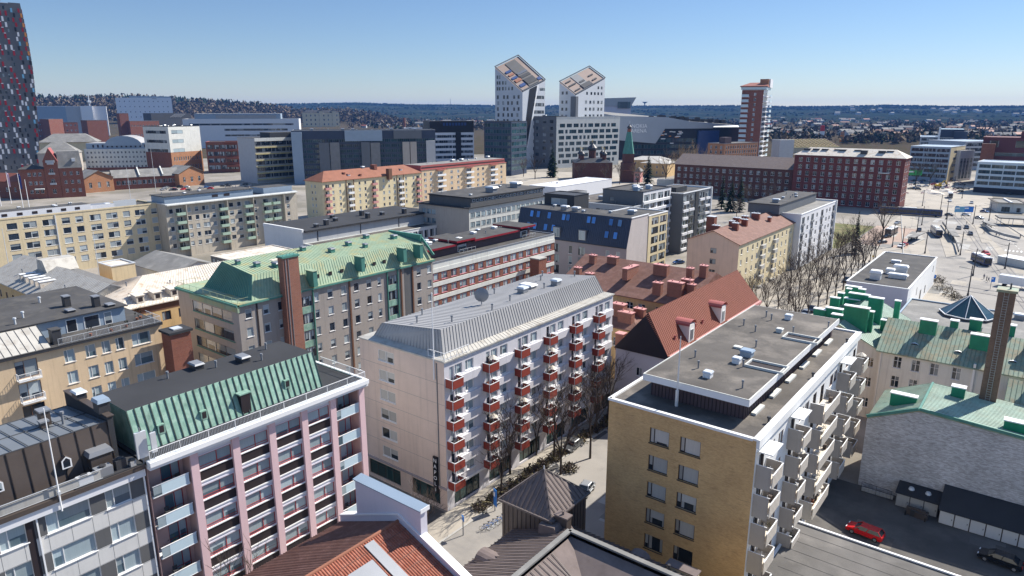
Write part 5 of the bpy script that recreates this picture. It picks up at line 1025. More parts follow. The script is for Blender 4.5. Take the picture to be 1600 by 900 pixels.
b = Bld('apartment_block', 'slate and white apartment block beside the park with a white roof frame', 'building', -112.5, 251.5, 17, 27, 23.6, 'cladding_slate', near=True)
b.wall('R', [(u, z, 4.2, 2.3, 'glazed') for z in ZS(20.4, 3.05, 7) for u in (2.6, 8, 18, 24)], 'cladding_slate'); e = MB()
for i, z in enumerate(ZS(19.4, 3.05, 7)):
    for u, c in ((2.6, 'panel_white'), (8, 'cladding_charcoal'), (18, 'cladding_slate'), (24, 'panel_white')): b.fbox(e, 'R', u - 2.3, u + 2.3, .003, .5, z, z + .95, c if (i + int(u)) % 3 else 'panel_white')
b.fbox(e, 'R', 11.5, 14.5, .003, .25, 0, 23.4, 'cladding_charcoal'); b.fbox(e, 'R', 26.6, 27.1, -17, .7, 0, 24.2, 'white_paint'); b.part('trim', e)
r = flat_roof(b, 'felt', .35, 'white_paint'); m = MB(); m.box(-10, -4, 2, 12, 23.6, 25.6, 'cladding_charcoal', 'felt'); m.box(-8, -6, 14, 15, 23.6, 25, 'metal_dark'); b.part('penthouse', m, r); b.finish()
# ---- tile roof block with many brick chimneys
b = Bld('apartment_block', 'ochre block with a brown tile roof crowded with brick chimneys', 'building', -57, 134, 33, 24, 14.6, 'plaster_ochre', near=True)
b.wall('G', [(u, z, 1.7, 2.1, 'old') for z in (11.2, 7.2, 3.2) for u in (8.5, 13.2, 18.8, 21.8, 26, 30)], 'plaster_ochre'); b.wall('R', grid(cols(1, 23, 5), (11, 7, 3), 1.5, 2, 'old'))
r = hip_roof(b, 5.4, 'tile_brown', 'x', .6, None, 0, None, 10, (0, 0)); bc = lambda w, d, h: chim_mesh(w, d, h, 'brick_chimney', 'red_pink', 2)
for x, y, w, d, h in ((-30, 3, 1.6, 1.2, 2.6), (-26, 2, 1.8, 1.4, 2.4), (-29.5, 9, 1.6, 1.2, 2), (-24.5, 10, 2.6, 1.3, 1.6), (-17.5, 6, 1.3, 5.5, 2.6), (-11, 8.5, 3.4, 1.4, 2.4), (-8.5, 2, 2, 1.2, 2.8), (-4, 8.5, 1.4, 1.2, 2.6), (-1.5, 10, 1.6, 1.2, 2.6), (-4.5, 2.5, 3.4, 1.4, 3.2), (-3, 5, 2.4, 1.2, 2.4), (-1.5, 4, 1.6, 1.2, 2.2)): b.item('chimney', bc(w, d, h), (x, y, 14.5 + 5.4 * min(y, 24 - y) / 12), 0, r)
b.finish()
b = Bld('courtyard_house', 'small ochre yard house with brick chimney boxes beside the red steep roof', 'building', -62, 121, 13, 12, 11.5, 'plaster_ochre', near=True)
b.wall('G', grid((3.5, 8), (7.4,), 1.5, 1.8, 'old')); r = hip_roof(b, 2.6, 'tile_brown', 'x', .4)
b.item('chimney', bc(2.8, 1.6, 3.4), (-6.5, 3.5, 12), 0, r); b.item('chimney', bc(3.2, 1.4, 2.6), (-4, 2, 11.8), 0, r); b.item('chimney', bc(2.4, 1.2, 2.2), (-3, 6, 12.2), 0, r); b.finish()
b = Bld('apartment_block', 'block with a steep rust-red standing seam roof, white dormers and pink gutter boards', 'building', -49.6, 108.5, 10.5, 47, 12.0, 'plaster_lilac', near=True)
b.wall('G', [(5, 7.5, 1.2, 1.6, 'std')], 'plaster_lilac'); m = MB(); zt_ = 19.4
A_ = [(.5, -.3, 12), (.5, 47.3, 12), (-5, 45.5, zt_), (-5, 1.6, zt_)]; m.face(A_, 'tile_rust'); m.ribs(*A_, 70, 'tile_rust_seam', .05, .05)
m.face([(-10.8, -.3, 12), (.5, -.3, 12), (-5, 1.6, zt_)], 'panel_dark'); m.face([(-10.8, 47.3, 12), (-10.8, -.3, 12), (-5, 1.6, zt_), (-5, 45.5, zt_)], 'tile_rust'); m.face([(.5, 47.3, 12), (-10.8, 47.3, 12), (-5, 45.5, zt_)], 'tile_rust')
for k in range(28): z = 12 + k * .27; x = .5 - 5.5 * (z - 12) / 7.4; m.beam((x + .02, 0, z + .06), (x + .02, 46.5, z + .06), .04, .03, 'tile_rust_seam')
r = b.part('roof', m)
def rdorm(): m = MB(); m.box(-.95, .95, -.1, 3, -.8, 2.7, 'plaster_white'); m.box(-.5, .5, -.16, -.103, .4, 2.0, 'frame_white'); m.box(-.42, .42, -.19, -.163, .5, 1.9, 'glass_dark'); N = 8; \
    [m.face([(1.25 * math.cos(math.pi * k / N), -.25, 2.6 + .7 * math.sin(math.pi * k / N)), (1.25 * math.cos(math.pi * k / N), 3.4, 2.6 + .7 * math.sin(math.pi * k / N)), (1.25 * math.cos(math.pi * (k + 1) / N), 3.4, 2.6 + .7 * math.sin(math.pi * (k + 1) / N)), (1.25 * math.cos(math.pi * (k + 1) / N), -.25, 2.6 + .7 * math.sin(math.pi * (k + 1) / N))][::-1], 'red_metal') for k in range(N)]; return m
for u in (10, 25.5): b.at('dormer', cached('rdorm', rdorm, 'dormer'), 'R', u, 12.5, -.15, r).scale = (1.25, 1.2, 1.35)
for u0, u1 in ((0, 8.6), (11.6, 23.8), (27.2, 47)): m = MB(); b.fbox(m, 'R', u0, u1, .2, .75, 12.1, 12.7, 'red_pink'); b.part('gutter_board', m, r)
for u in (5, 14, 17.5, 29): m = MB(); m.box(-.25, .25, -.2, .9, 0, 1.3, 'red_metal'); m.tube((0, -.1, 1.3), (0, -.1, 1.8), .2, .2, 'red_metal', 6); b.at('roof_vent', cached('rv', lambda: m, 'roof_vent'), 'R', u, 13.2, -1.2, r)
b.item('chimney', chim_mesh(1.6, 1.4, 3.2, 'brick_chimney', 'red_pink'), (-10.6, 2, 11), 0, r); b.finish()
# ---- gable end blocks by the promenade
b = Bld('apartment_block', 'peach gable-end block with a brown roof and brick chimney pots by the promenade', 'building', -70, 197.5, 16, 53, 17, 'plaster_cream', near=True)
zz = ZS(13.6, 3.3, 5); b.wall('G', grid((8.3,), [z - .2 for z in zz], 1.9, 1.6, 'brown'), 'plaster_peach'); b.wall('R', [(u, z, 1.2, 1.6, 'one') for z in zz for u in (2.5, 7.5, 12, 16, 24, 27.5, 36, 40.5, 45, 50)] + [(u, z - .5, 2.2, 2.2, 'glazed') for z in zz for u in (20.2, 32.2)], 'plaster_cream')
b.walls_m = 'plaster_peach'; r = gable_roof(b, 3.3, 'tile_brown', 'y', .4, None, 0, None, .2, 'plaster_peach', 0)
def gl_(): m = MB(); m.box(-1.5, 1.5, -1.0, 0, -.8, .3, 'concrete'); return m
for z in zz:
    for u in (20.2, 32.2): b.at('balcony', cached('gl_', gl_, 'balcony'), 'R', u, z)
for x, y, w, h in ((-10.5, 8, 2.2, 1.4), (-7.5, 13, 1.6, 1.6), (-5.6, 11, 1.8, 2.2), (-8, 18, 2, 1.8), (-6, 20, 1.8, 2), (-9.5, 23, 2.4, 1.5), (-7, 33, 2.6, 2.0), (-4, 38, 1, 1.6), (-9.5, 30, 2, 1.4)): b.item('chimney', chim_mesh(w, 1.2, h, 'tile_rust', 'metal_light', 2), (x, y, 20.1 - abs(x + 8) * .41), 0, r)
b.item('chimney', chim_mesh(2.6, 2.2, 6, 'brick_red', 'metal_light'), (-14.5, 14, 16.2), 0, r); b.finish()
b = Bld('apartment_block', 'white and grey apartment block with window bands and a grey roof storey by the promenade', 'building', -68, 250.8, 18, 47, 19.6, 'panel_white', near=True)
zz = ZS(16.4, 3.2, 6); b.wall('R', [(u, z, 2.0, 1.7, 'std_d') for z in zz for u in (9, 20.5, 34, 38.5)] + [(u, z - .4, 3.2, 2.4, 'glazed') for z in zz for u in (3, 14.5, 27.5, 44)], 'panel_white'); e = MB()
for u in (3, 14.5, 27.5, 44): b.fbox(e, 'R', u - 1.75, u + 1.75, -.4, .004, 0, 19.4, 'cladding_slate') if False else None
for z in zz:
    for u in (3, 14.5, 27.5, 44): b.fbox(e, 'R', u - 1.7, u + 1.7, .003, .35, z - 1.1, z - .3, 'metal_grey')
b.fbox(e, 'R', 46.5, 47.2, -18, .5, 0, 20.2, 'white_paint'); b.part('trim', e); r = flat_roof(b, 'felt_light', .3, 'white_paint'); m = MB(); m.box(-17.5, -6.5, -4, 42, 19.6, 22.8, 'cladding_slate', 'felt'); m.box(-17.8, -6.2, -4.3, 42.3, 22.803, 23.1, 'metal_dark', 'felt'); b.part('penthouse', m, r); clutter(b, r, 23.1, 8, -15, -8, 0, 38, 41); b.finish()
# ---- white flat-roofed hall by the square, glass pyramid hall
b = Bld('market_hall', 'white flat-roofed hall with grey felt roof between promenade and tram square', 'building', -26.3, 204, 15.2, 52, 9, 'plaster_lilac', near=True)
b.wall('G', [(9.5, 2.6, 5, 1.0, 'dark1'), (2.2, 2.8, 2.5, .8, 'dark1')], 'plaster_lilac'); b.wall('R', [(4, 3, 1.6, 2, 'dark1'), (9, 1, 2.4, 3.2, 'dark1'), (16, 4, 1.0, 2.4, 'dark1'), (24, 1, 3, 3, 'dark1'), (33, 1, 2, 2.6, 'dark1'), (46, 5.2, 1.2, 2.2, 'dark1')], 'plaster_white')
r = flat_roof(b, 'felt', .2, 'white_paint')
for x, y, w, d, h in ((-9.5, 8, 2.6, 2.2, 2.6), (-4.8, 13, 4.4, 1.8, 1.4), (-7.6, 18, 2, 2, 1.6), (-5.6, 22, 3.4, 2, 2.2), (-9, 35, 2.4, 1.6, 1)): b.item('roof_vent', vent_mesh(w, d, h, 'metal_light', 'white_paint'), (x, y, 8.9), 0, r)
b.finish()
b = simple('market_hall', 'low hall with a grey flat roof carrying a glass pyramid', 'building', 26, 165, 52, 44, 5.4, 'plaster_offwhite', 'felt_light', None, .3, 'cladding_blue')
x_, y_ = gp(1512, 492, 5.6); m = MB(); N = 8; Rr_ = 6.2; ap = (0, 0, 5.2)
ring = [(Rr_ * math.cos(2 * math.pi * k / N), Rr_ * math.sin(2 * math.pi * k / N), .5) for k in range(N)]
for k in range(N): p, q = ring[k], ring[(k + 1) % N]; m.face([p, q, ap], 'glass_teal'); m.beam(p, ap, .14, .12, 'white_paint'); m.beam(p, q, .2, .2, 'white_paint'); m.face([(p[0], p[1], 0), (q[0], q[1], 0), q, p], 'metal_dark')
b.part('glass_pyramid', m.shift(x_ - 26, y_ - 165, 5.4), b.r); clutter(b, b.r, 5.4, 6, -44, -4, 4, 40, 51); b.finish()
b = simple('market_hall', 'grey-roofed hall with rooftop air ducts at the right edge behind the smokestack', 'building', 62, 160, 34, 60, 7.4, 'plaster_offwhite', 'felt_light', None, .3, 'white_paint'); m = MB(); rnd = random.Random(8)
for k in range(16): x, y = -33 + rnd.random() * 9, 6 + rnd.random() * 22; m.box(x, x + 1.6, y, y + 1.2, 7.4, 8.2 + rnd.random(), ('metal_light', 'metal_grey', 'white_paint')[k % 3])
b.part('air_duct', m, b.r); b.finish()
# ================================================================ GROUND
def sheet(name, pts, z, m): q = MB(); q.face([(x, y, z) for x, y in pts], m); return struct(name, q)
m = MB(); N = 72; rr = [0, 300, 900, 2600, 9400]
for r0, r1 in zip(rr[:-1], rr[1:]):
    for k in range(N):
        a, c = 2 * math.pi * k / N, 2 * math.pi * (k + 1) / N
        P = lambda r, t: (r * math.cos(t), r * math.sin(t), 0)
        m.face([P(r0, a), P(r1, a), P(r1, c), P(r0, c)] if r0 else [P(0, 0), P(r1, a), P(r1, c)], 'city_ground' if r1 < 1000 else 'wood_brown')
struct('ground', m)
sheet('street', [(-58, -20), (-39, -20), (-39, 112), (-58, 112)], .004, 'road_worn')
sheet('pavement', [(-60.4, -20), (-56.5, -20), (-56.5, 112), (-60.4, 112)], .12, 'paving')
sheet('cross_street', [(-110, 51.8), (-58.0, 51.8), (-58.0, 62.4), (-110, 62.4)], .005, 'asphalt')
sheet('courtyard', [(-20, 60), (20, 60), (20, 106.4), (-20, 106.4)], .006, 'asphalt')
sheet('promenade', [(-63, 112), (-42, 112), (-42, 420), (-63, 420)], .008, 'paving')
# ================================================================ HILLS, WOODS, DISTANT TOWN
def lerp_tab(tab, x):
    if x <= tab[0][0]: return tab[0][1]
    for (a, va), (b, vb) in zip(tab[:-1], tab[1:]):
        if x <= b: return va + (vb - va) * (x - a) / (b - a)
    return tab[-1][1]
def azdir(x): d = ray(x, 172); h = math.hypot(d[0], d[1]); return d[0] / h, d[1] / h
def cosaz(x): return 1 / math.hypot(1, (x - 800) / FPX / 1.03)
rndh = random.Random(21)
def ridge(name, tab, r0, rc, r1, x0, x1, step, m, wob=.12, prof=None):
    """terrain swell: foot at r0, crest at rc, back foot at r1; crest heights as angles above the level line"""
    q = MB(); xs = [x0 + step * k for k in range(int((x1 - x0) / step) + 1)]; K = 9; grid_ = []
    for x in xs:
        d = azdir(x); zc = CH + (172 - lerp_tab(tab, x)) / FPX * rc * cosaz(x); row = []
        for k in range(K + 1):
            t = k / K
            if t < .7: s = t / .7; r = r0 + (rc - r0) * s; z = zc * (s * s * (3 - 2 * s)) * (1 + (rndh.random() - .5) * wob * (s < .99))
            else: s = (t - .7) / .3; r = rc + (r1 - rc) * s; z = zc * (1 - s * s)
            row.append((d[0] * r, d[1] * r, max(z, -.5)))
        grid_.append(row)
    for a, b in zip(grid_[:-1], grid_[1:]):
        for k in range(K): q.face([a[k], b[k], b[k + 1], a[k + 1]], m)
    struct(name, q, 'structure', True)
    def surf(x, s):
        zc = CH + (172 - lerp_tab(tab, x)) / FPX * rc * cosaz(x); d = azdir(x); r = r0 + (rc - r0) * s
        return Vector((d[0] * r, d[1] * r, zc * (s * s * (3 - 2 * s))))
    return surf
def clump(mb, p, h, w, m, rnd, n=9, con=False):
    """one distant tree: a few ragged leaf-clump faces round a stem"""
    if con:
        a0 = rnd.random() * 6
        for j in range(3):
            zb, zt, r = h * (.1 + .28 * j), h * (.52 + .24 * j), w * (.5 - .13 * j)
            ring = [(p[0] + r * (.75 + .5 * rnd.random()) * math.cos(a0 + 2.1 * k), p[1] + r * (.75 + .5 * rnd.random()) * math.sin(a0 + 2.1 * k), p[2] + zb) for k in range(3)]; top = (p[0], p[1], p[2] + zt)
            for k in range(3): mb.face([ring[k], ring[(k + 1) % 3], top], m)
    else:
        for k in range(n):
            a = rnd.random() * 6.28; e = rnd.uniform(.25, 1); rr = w * .5 * math.sin(math.pi * min(.95, e)) * rnd.uniform(.3, 1)
            c = Vector((p[0] + rr * math.cos(a), p[1] + rr * math.sin(a), p[2] + h * e)); s = w * rnd.uniform(.14, .3)
            d1 = Vector((rnd.uniform(-1, 1), rnd.uniform(-1, 1), rnd.uniform(-.4, 1))).normalized() * s; d2 = Vector((rnd.uniform(-1, 1), rnd.uniform(-1, 1), rnd.uniform(-1, 1))).normalized() * s
            mb.face([c - d1, c + d2, c + d1 * .8 + d2 * .4, c - d2 * .7], m)
far_tab = [(-300, 166), (330, 167), (450, 164.5), (560, 163), (640, 165.5), (760, 166.5), (900, 167), (1010, 167.5), (1150, 167), (1240, 168.5), (1320, 168), (1380, 166.5), (1500, 168.5), (1600, 168), (1900, 167)]
S1 = ridge('far_hills', far_tab, 3600, 7600, 8800, -300, 1900, 25, 'forest_far', .1)
near_tab = [(-200, 155), (0, 157), (60, 160), (120, 160), (190, 159), (300, 163), (350, 166), (420, 171), (470, 179), (540, 178), (590, 184), (640, 196), (680, 200)]
S2 = ridge('hill', near_tab, 2350, 3300, 4200, -200, 680, 20, 'wood_brown', .2)
q = MB(); rnd = random.Random(3)
for k in range(9000):
    x = rnd.uniform(-100, 1750); s = rnd.random() ** .8
    if k >= 3500 and math.sin(x * .031 + 9 * s) + math.sin(x * .013 - 14 * s) < -.1: continue
    p = S1(x, .86 + .14 * s) if k < 3500 else S1(x, .3 + .6 * s); clump(q, p - Vector((0, 0, 4)), rnd.uniform(14, 24) * (1 if k < 3500 else .7), rnd.uniform(30, 55), 'forest_far', rnd, 0, True)
tag(struct('forest', q), kind='stuff')
q = MB()
for k in range(2300):
    x = rnd.uniform(-60, 640); s = rnd.uniform(.25, 1.02); p = S2(x, s); con = s > .8 and rnd.random() < .6 * (x < 430)
    clump(q, p - Vector((0, 0, 1)), rnd.uniform(18, 34), rnd.uniform(16, 30), 'needle' if con else rnd.choice(('wood_brown', 'hill_twig', 'hill_twig')), rnd, 12, con)
tag(struct('hill_woods', q), kind='stuff')
q = MB()       # bare woods and gardens on the valley floor
for k in range(5200):
    x = rnd.uniform(545, 1720); yb = rnd.uniform(184, 226) if x > 1190 else rnd.uniform(183, 204)
    X, Y = gp(x, yb); patch = math.sin(x * .021 + yb * .3) + math.sin(x * .047 - yb * .17)
    if patch < -.35 and rnd.random() < .8: continue
    sc_ = 55 / (yb - 172) * 18 / 900 
    clump(q, (X, Y, 0), rnd.uniform(9, 17), rnd.uniform(12, 24), rnd.choice(('twig', 'wood_brown', 'wood_brown', 'needle', 'twig_tan')), rnd, 7, rnd.random() < .2)
tag(struct('valley_woods', q), kind='stuff')
def house(w, d, h, wm, rm):
    def f():
        m = MB(); m.box(-w / 2, w / 2, -d / 2, d / 2, 0, h, wm)
        m.face([(-w / 2 - .5, -d / 2 - .5, h - .2), (w / 2 + .5, -d / 2 - .5, h - .2), (w / 2 + .5, 0, h + 4), (-w / 2 - .5, 0, h + 4)], rm); m.face([(w / 2 + .5, d / 2 + .5, h - .2), (-w / 2 - .5, d / 2 + .5, h - .2), (-w / 2 - .5, 0, h + 4), (w / 2 + .5, 0, h + 4)], rm)
        for s in (-1, 1): m.face([(s * w / 2, -d / 2, h), (s * w / 2, d / 2, h), (s * w / 2, 0, h + 3.7)][::s], wm)
        for k in range(3): m.box(-w / 2 + w * (k + .5) / 3 - .8, -w / 2 + w * (k + .5) / 3 + .8, -d / 2 - .05, -d / 2 - .01, h * .4, h * .75, 'panel_dark')
        return m
    return cached(('h', w, d, h, wm, rm), f, 'house')
kinds = [('white-walled house with a rust red roof on the distant valley floor', 'plaster_pale_grey', 'tile_rust'), ('white-walled house with a grey roof on the distant valley floor', 'plaster_pale_grey', 'felt_light'), ('cream house with a brown roof on the distant valley floor', 'plaster_cream', 'tile_brown'), ('grey block with a pale metal roof on the distant valley floor', 'concrete', 'felt_light')]
for k in range(210):
    x = rnd.uniform(1190, 1640) if rnd.random() < .78 else rnd.uniform(560, 770)
    yb = 185 + 34 * rnd.random() ** 1.3 if x > 1190 else rnd.uniform(184, 200)
    i = rnd.choice((0, 1, 1, 2, 3, 3)); big = rnd.random() < .35; X, Y = gp(x, yb); lab, wm, rm = kinds[i]
    o = link('house', house(34 if big else 16, 16 if big else 11, 10 if big else 6.5, wm, rm), None, (X, Y, 0), R_(38) + rnd.uniform(-.7, .7)); tag(o, lab, 'house', ['white houses with rust red roofs in the valley', 'white houses with grey roofs in the valley', 'cream houses with brown roofs in the valley', 'grey blocks with pale roofs in the valley'][i])
for k in range(26):
    x = rnd.uniform(1290, 1620); p = S1(x, rnd.uniform(.25, .7)); o = link('house', house(30, 16, 11, 'plaster_pale_grey', 'felt_light'), None, p + Vector((0, 0, 8)), R_(38) + rnd.uniform(-.5, .5)); tag(o, 'white house among the trees on the far forested hillside', 'house', 'white houses on the forested hillside')
for xp, yt, lab in ((704, 155, 'thin radio mast on the far ridge left of the slanted towers'), (1007, 160, 'mushroom-headed water tower on the far ridge right of the slanted towers')):
    p = S1(xp, .98); zt = CH + (172 - yt) / FPX * 7500 * cosaz(xp); m = MB()
    if xp == 704: m.tube((0, 0, -10), (0, 0, zt - p.z), 3.5, 1.5, 'metal_grey', 5)
    else: m.tube((0, 0, -10), (0, 0, zt - p.z - 14), 7, 6, 'concrete_dark', 8); m.tube((0, 0, zt - p.z - 16), (0, 0, zt - p.z), 7, 32, 'concrete_dark', 10)
    n = 'radio_mast' if xp == 704 else 'water_tower'; tag(link(n, m.mesh(n), None, p), lab, 'mast' if xp == 704 else 'water tower')
def stack(px_, yb, yt, r, m_, lab, cat='chimney', nm='chimney_stack'):
    X, Y = gp(px_, yb); z = zat(px_, yt, X, Y); m = MB(); m.tube((0, 0, 0), (0, 0, z * .66), r * 1.2, r, m_[0], 8); m.tube((0, 0, z * .66), (0, 0, z), r, r * .9, m_[1], 8); tag(link(nm, m.mesh(nm), None, (X, Y, 0)), lab, cat)
stack(632, 206, 184, 3.2, ('brick_red', 'brick_red'), 'slender brick chimney rising from the brown woods')
stack(1283, 222, 196, 4, ('panel_white', 'sign_red'), 'white chimney with a red top beyond the stadium'); stack(1315, 222, 206, 3.5, ('panel_orange', 'brick_orange'), 'orange chimney beyond the stadium')
X, Y = gp(145, 200); m = MB(); m.tube((0, 0, 0), (0, 0, zat(145, 149, X, Y)), 4, 1.5, 'metal_light', 6); m.box(-5, 5, -5, 5, zat(145, 160, X, Y), zat(145, 157, X, Y), 'metal_light'); tag(link('lattice_mast', m.mesh('lattice_mast'), None, (X, Y, 0)), 'pale telecom mast above the white factory hall', 'mast')
# ================================================================ FAR BUILDINGS (stood on the ground where their feet meet it)
class Front:
    """vertical survey plane over the ground line seen from (xl,yl) to (xr,yr)"""
    def __init__(s, xl, yl, xr, yr):
        s.P = Vector(gp(xl, yl)); s.Q = Vector(gp(xr, yr)); s.d = (s.Q - s.P); s.W = s.d.length; s.d /= s.W; s.rz = math.atan2(s.d.y, s.d.x)
    def uz(s, x, y):
        r = ray(x, y); # intersect in plan
        den = r[0] * s.d.y - r[1] * s.d.x; t = (s.P.x * s.d.y - s.P.y * s.d.x) / den
        X, Y = r[0] * t, r[1] * t
        return (Vector((X, Y)) - s.P).dot(s.d), CH + r[2] * t
def far(name, label, cat, xl, yl, xr, yr, ytop, D, wall, group=None, near=False):
    F = Front(xl, yl, xr, yr); h = F.uz((xl + xr) / 2, ytop)[1]
    b = Bld(name, label, cat, F.Q.x, F.Q.y, F.W, D, h, wall, F.rz, group, near); b.F = F; return b
def bands(b, f, n, st='band', h=1.9, z0=3, top=1.5, m=.6, split=1):
    L = b.L(f); p = (b.h - z0 - top) / n; hh = min(h, p * .62)
    return [(m + (L - 2 * m) * (k + .5) / split, z0 + i * p + p * .3, (L - 2 * m) / split - (.0 if split == 1 else .5), hh, st) for i in range(n) for k in range(split)]
def rows(b, f, n, c, w, h, st, z0=2, top=1.2, a=None, e=None):
    L = b.L(f); a = 1 if a is None else a; e = L - 1 if e is None else e; p = (b.h - z0 - top) / n
    return [(u, z0 + i * p + (p - h) * .6, w, h, st) for i in range(n) for u in cols(a, e, c)]
def lerp_z(p, z):
    for (x0, z0), (x1, z1) in zip(p[:-1], p[1:]):
        if z0 <= z <= z1 and z1 > z0: return x0 + (x1 - x0) * (z - z0) / (z1 - z0)
    return p[-1][0]
# dark hotel tower with scattered coloured panels
b = far('high_rise_tower', 'dark grey high-rise sprinkled with red white and blue window panels at the left edge', 'tower', -64, 274, 57, 269, 4, 22, 'cladding_charcoal')
mat('tower_skin', (.125, .128, .135), .6, var=.1, fine=.05); b.wm = 'tower_skin'
rnd = random.Random(12); ops = []; e = MB(); nr = 30; fh = (b.h - 4) / nr
for i in range(nr):
    for k in range(17):
        u = b.W - 1.6 - k * 4.1 - (i % 3) * 1.1; z = 3 + i * fh + .5
        if u < 2: continue
        q = rnd.random()
        if q < .33: ops.append((u, z, 1.5, 3.0, 'dark1'))
        elif q < .8:
            c = 'panel_white' if q < .52 else ('panel_red' if q < .66 + .1 * (k < 5) else ('panel_sky' if k > 6 and q < .78 else ('panel_orange' if i > 24 and k < 4 else 'frame_black')))
            b.fbox(e, 'G', u - .75, u + .75, .003, .25, z - .3, z + fh - 1.0, c)
            if q > .6: b.fbox(e, 'G', u - .75, u + .75, .003, .3, z + fh - .99, z + fh - .4, 'panel_white')
b.wall('G', ops, 'tower_skin'); 
for i in range(nr - 1): b.fbox(e, 'R', .1 + (i % 2) * .6, 3.0, .003, .2, 4 + i * fh, 4 + i * fh + fh * .62, 'panel_red' if i % 4 == 1 or i < 9 else ('panel_sky' if i % 7 == 0 else 'frame_black'))
b.part('facade_panel', e); m = MB(); F = b.F
pr = [F.uz(*q) for q in ((62, 262), (61, 230), (60, 200), (56.5, 160), (51, 107), (42, 55), (31, 5))]; zt_ = pr[-1][1]
poly = [(0.0, 0.0), (pr[0][0] - b.W, 0)] + [(u - b.W, z) for u, z in pr] + [(0.0, zt_)]
m.face([(x, -.02, z) for x, z in poly], 'tower_skin')
for (x0, z0), (x1, z1) in zip(poly[1:-1], poly[2:]): m.face([(x0, -.02, z0), (x0, 14, z0), (x1, 14, z1), (x1, -.02, z1)], 'tower_skin')
b.part('facade_bulge', m); m = MB()
for i in range(34):
    z = 8 + i * (zt_ - 12) / 34; xe = lerp_z(poly[1:-1], z)
    for k in range(2):
        x = xe - 1.0 - k * 5.2 - (i % 2) * 1.3
        if x > .6: m.box(x - .7, x + .7, -.35, -.03, z, z + 3.4, ('panel_red', 'frame_black', 'panel_white', 'frame_black', 'panel_red', 'panel_white', 'panel_sky')[(i * 3 + k * 5) % 7] if i < 24 or k else ('panel_orange', 'panel_red')[i % 2])
    m.box(xe + .01, xe + .3, 1, 7, z, z + 3.2, ('panel_red', 'frame_black', 'bus_blue')[i % 3])
b.part('window_panel', m); r = flat_roof(b, 'felt_dark', .4, 'metal_light'); b.finish()
# white halls and hotel on the left
b = far('factory_hall', 'big white metal factory hall with a bluish glazed left end below the wooded ridge', 'building', 40, 214, 172, 212, 166, 60, 'panel_white')
b.wall('G', [], 'panel_white'); e = MB(); W = b.W; b.fbox(e, 'G', .5, W * .51, .02, .3, 3, b.h - .6, 'cladding_blue'); b.fbox(e, 'G', W * .51, W * .68, .02, .25, 3, b.h - .3, 'plaster_pale_grey'); b.fbox(e, 'G', W * .69, W * .83, .02, 6, 0, b.h + .8, 'white_paint'); b.part('wall_panel', e); flat_roof(b, 'felt_light', .3, 'white_paint'); b.finish()
b = far('hotel_building', 'white slab hotel with four rows of small dark windows on the wooded ridge', 'building', 187, 200, 273, 199, 153, 30, 'panel_white')
b.wall('G', rows(b, 'G', 5, 11, 2.2, 3.6, 'dark1', 8, 4, 3, b.W - 6), 'panel_white'); b.wall('R', [], 'plaster_lilac'); r = flat_roof(b, 'felt_light', .3, 'white_paint'); m = MB(); m.box(-b.W * .75, -1, 2, 24, b.h, b.h + 5.2, 'cladding_blue', 'felt_light'); b.part('penthouse', m, r)
m = MB(); 
for k in range(9): m.box(-b.W * .36 + k * 1.6, -b.W * .36 + k * 1.6 + 1.1, -.25, -.01, b.h - 3.0, b.h - 1.6, 'metal_dark')
b.part('lettering', m); b.finish()
def fbrick(label, xl, yl, xr, yr, yt, D, m, nr, nc, w=1.8, h=2, st='std_d', roof='felt', Rr=None, **k):
    b = far('brick_building', label, 'building', xl, yl, xr, yr, yt, D, m)
    if nc: b.wall('G', rows(b, 'G', nr, nc, w, h, st, 1.5, 1.2), m)
    if Rr: b.wall('R', rows(b, 'R', nr, Rr, w, h, st, 1.5, 1.2), m)
    flat_roof(b, roof, .3, 'metal_grey'); return b
fbrick('red brick cube with a lower annex beside the dark high-rise', 81, 219, 103, 218, 186, 22, 'brick_red', 3, 0).finish()
fbrick('lower red brick annex with three white windows beside the brick cube', 103.5, 218, 125, 217.5, 191, 20, 'brick_red', 3, 3, 3, 3).finish()
fbrick('low brick range with bluish windows against the dark high-rise', 60, 219, 80.5, 218.5, 190, 20, 'brick_red', 3, 4, 3, 3, 'bluef').finish()
fbrick('plain red brick block in front of the white factory hall', 141, 226, 172, 225, 188, 30, 'brick_red', 3, 0).finish()
fbrick('narrow red brick tower block below the white hotel', 192, 221, 206, 220.6, 177, 16, 'brick_red', 3, 0).finish()
fbrick('long low brick wing below the white hotel', 206.5, 221, 252, 219.5, 189, 26, 'brick_red', 2, 10, 2.4, 2.6).finish()
b = far('factory_hall', 'dark sheet-metal hall with sloped roof pipes behind the brick wing', 'building', 240, 213, 302, 211, 177, 30, 'cladding_charcoal'); flat_roof(b, 'felt_dark', .3, 'metal_dark'); m = MB()
for k in range(7): m.tube((-b.W * .55 + k * 4, -.5, b.h - 9), (-b.W * .4 + k * 4, -.5, b.h - 1), .5, .5, 'metal_grey', 6)
b.part('pipe', m); b.finish()
b = far('office_building', 'long white office with dark ribbon windows and a blue-grey plant storey', 'building', 290, 232, 470, 230, 186, 40, 'panel_white'); b.wall('G', [(b.W * .5, b.h - 9, b.W * .9, 2.6, 'band'), (b.W * .62, b.h - 17, b.W * .55, 3, 'band'), (b.W * .62, b.h - 25, b.W * .55, 2.6, 'band')], 'panel_white'); r = flat_roof(b, 'felt_light', .3, 'white_paint'); m = MB(); m.box(-b.W * .9, -b.W * .16, 3, 30, b.h, b.h + 8, 'cladding_blue', 'white_paint'); m.box(-b.W * .72, -b.W * .2, 2.7, 2.99, b.h + 1, b.h + 5.6, 'zinc'); b.part('penthouse', m, r); clutter(b, r, b.h + 8, 12, -b.W * .85, -b.W * .2, 5, 28, 61); b.finish()
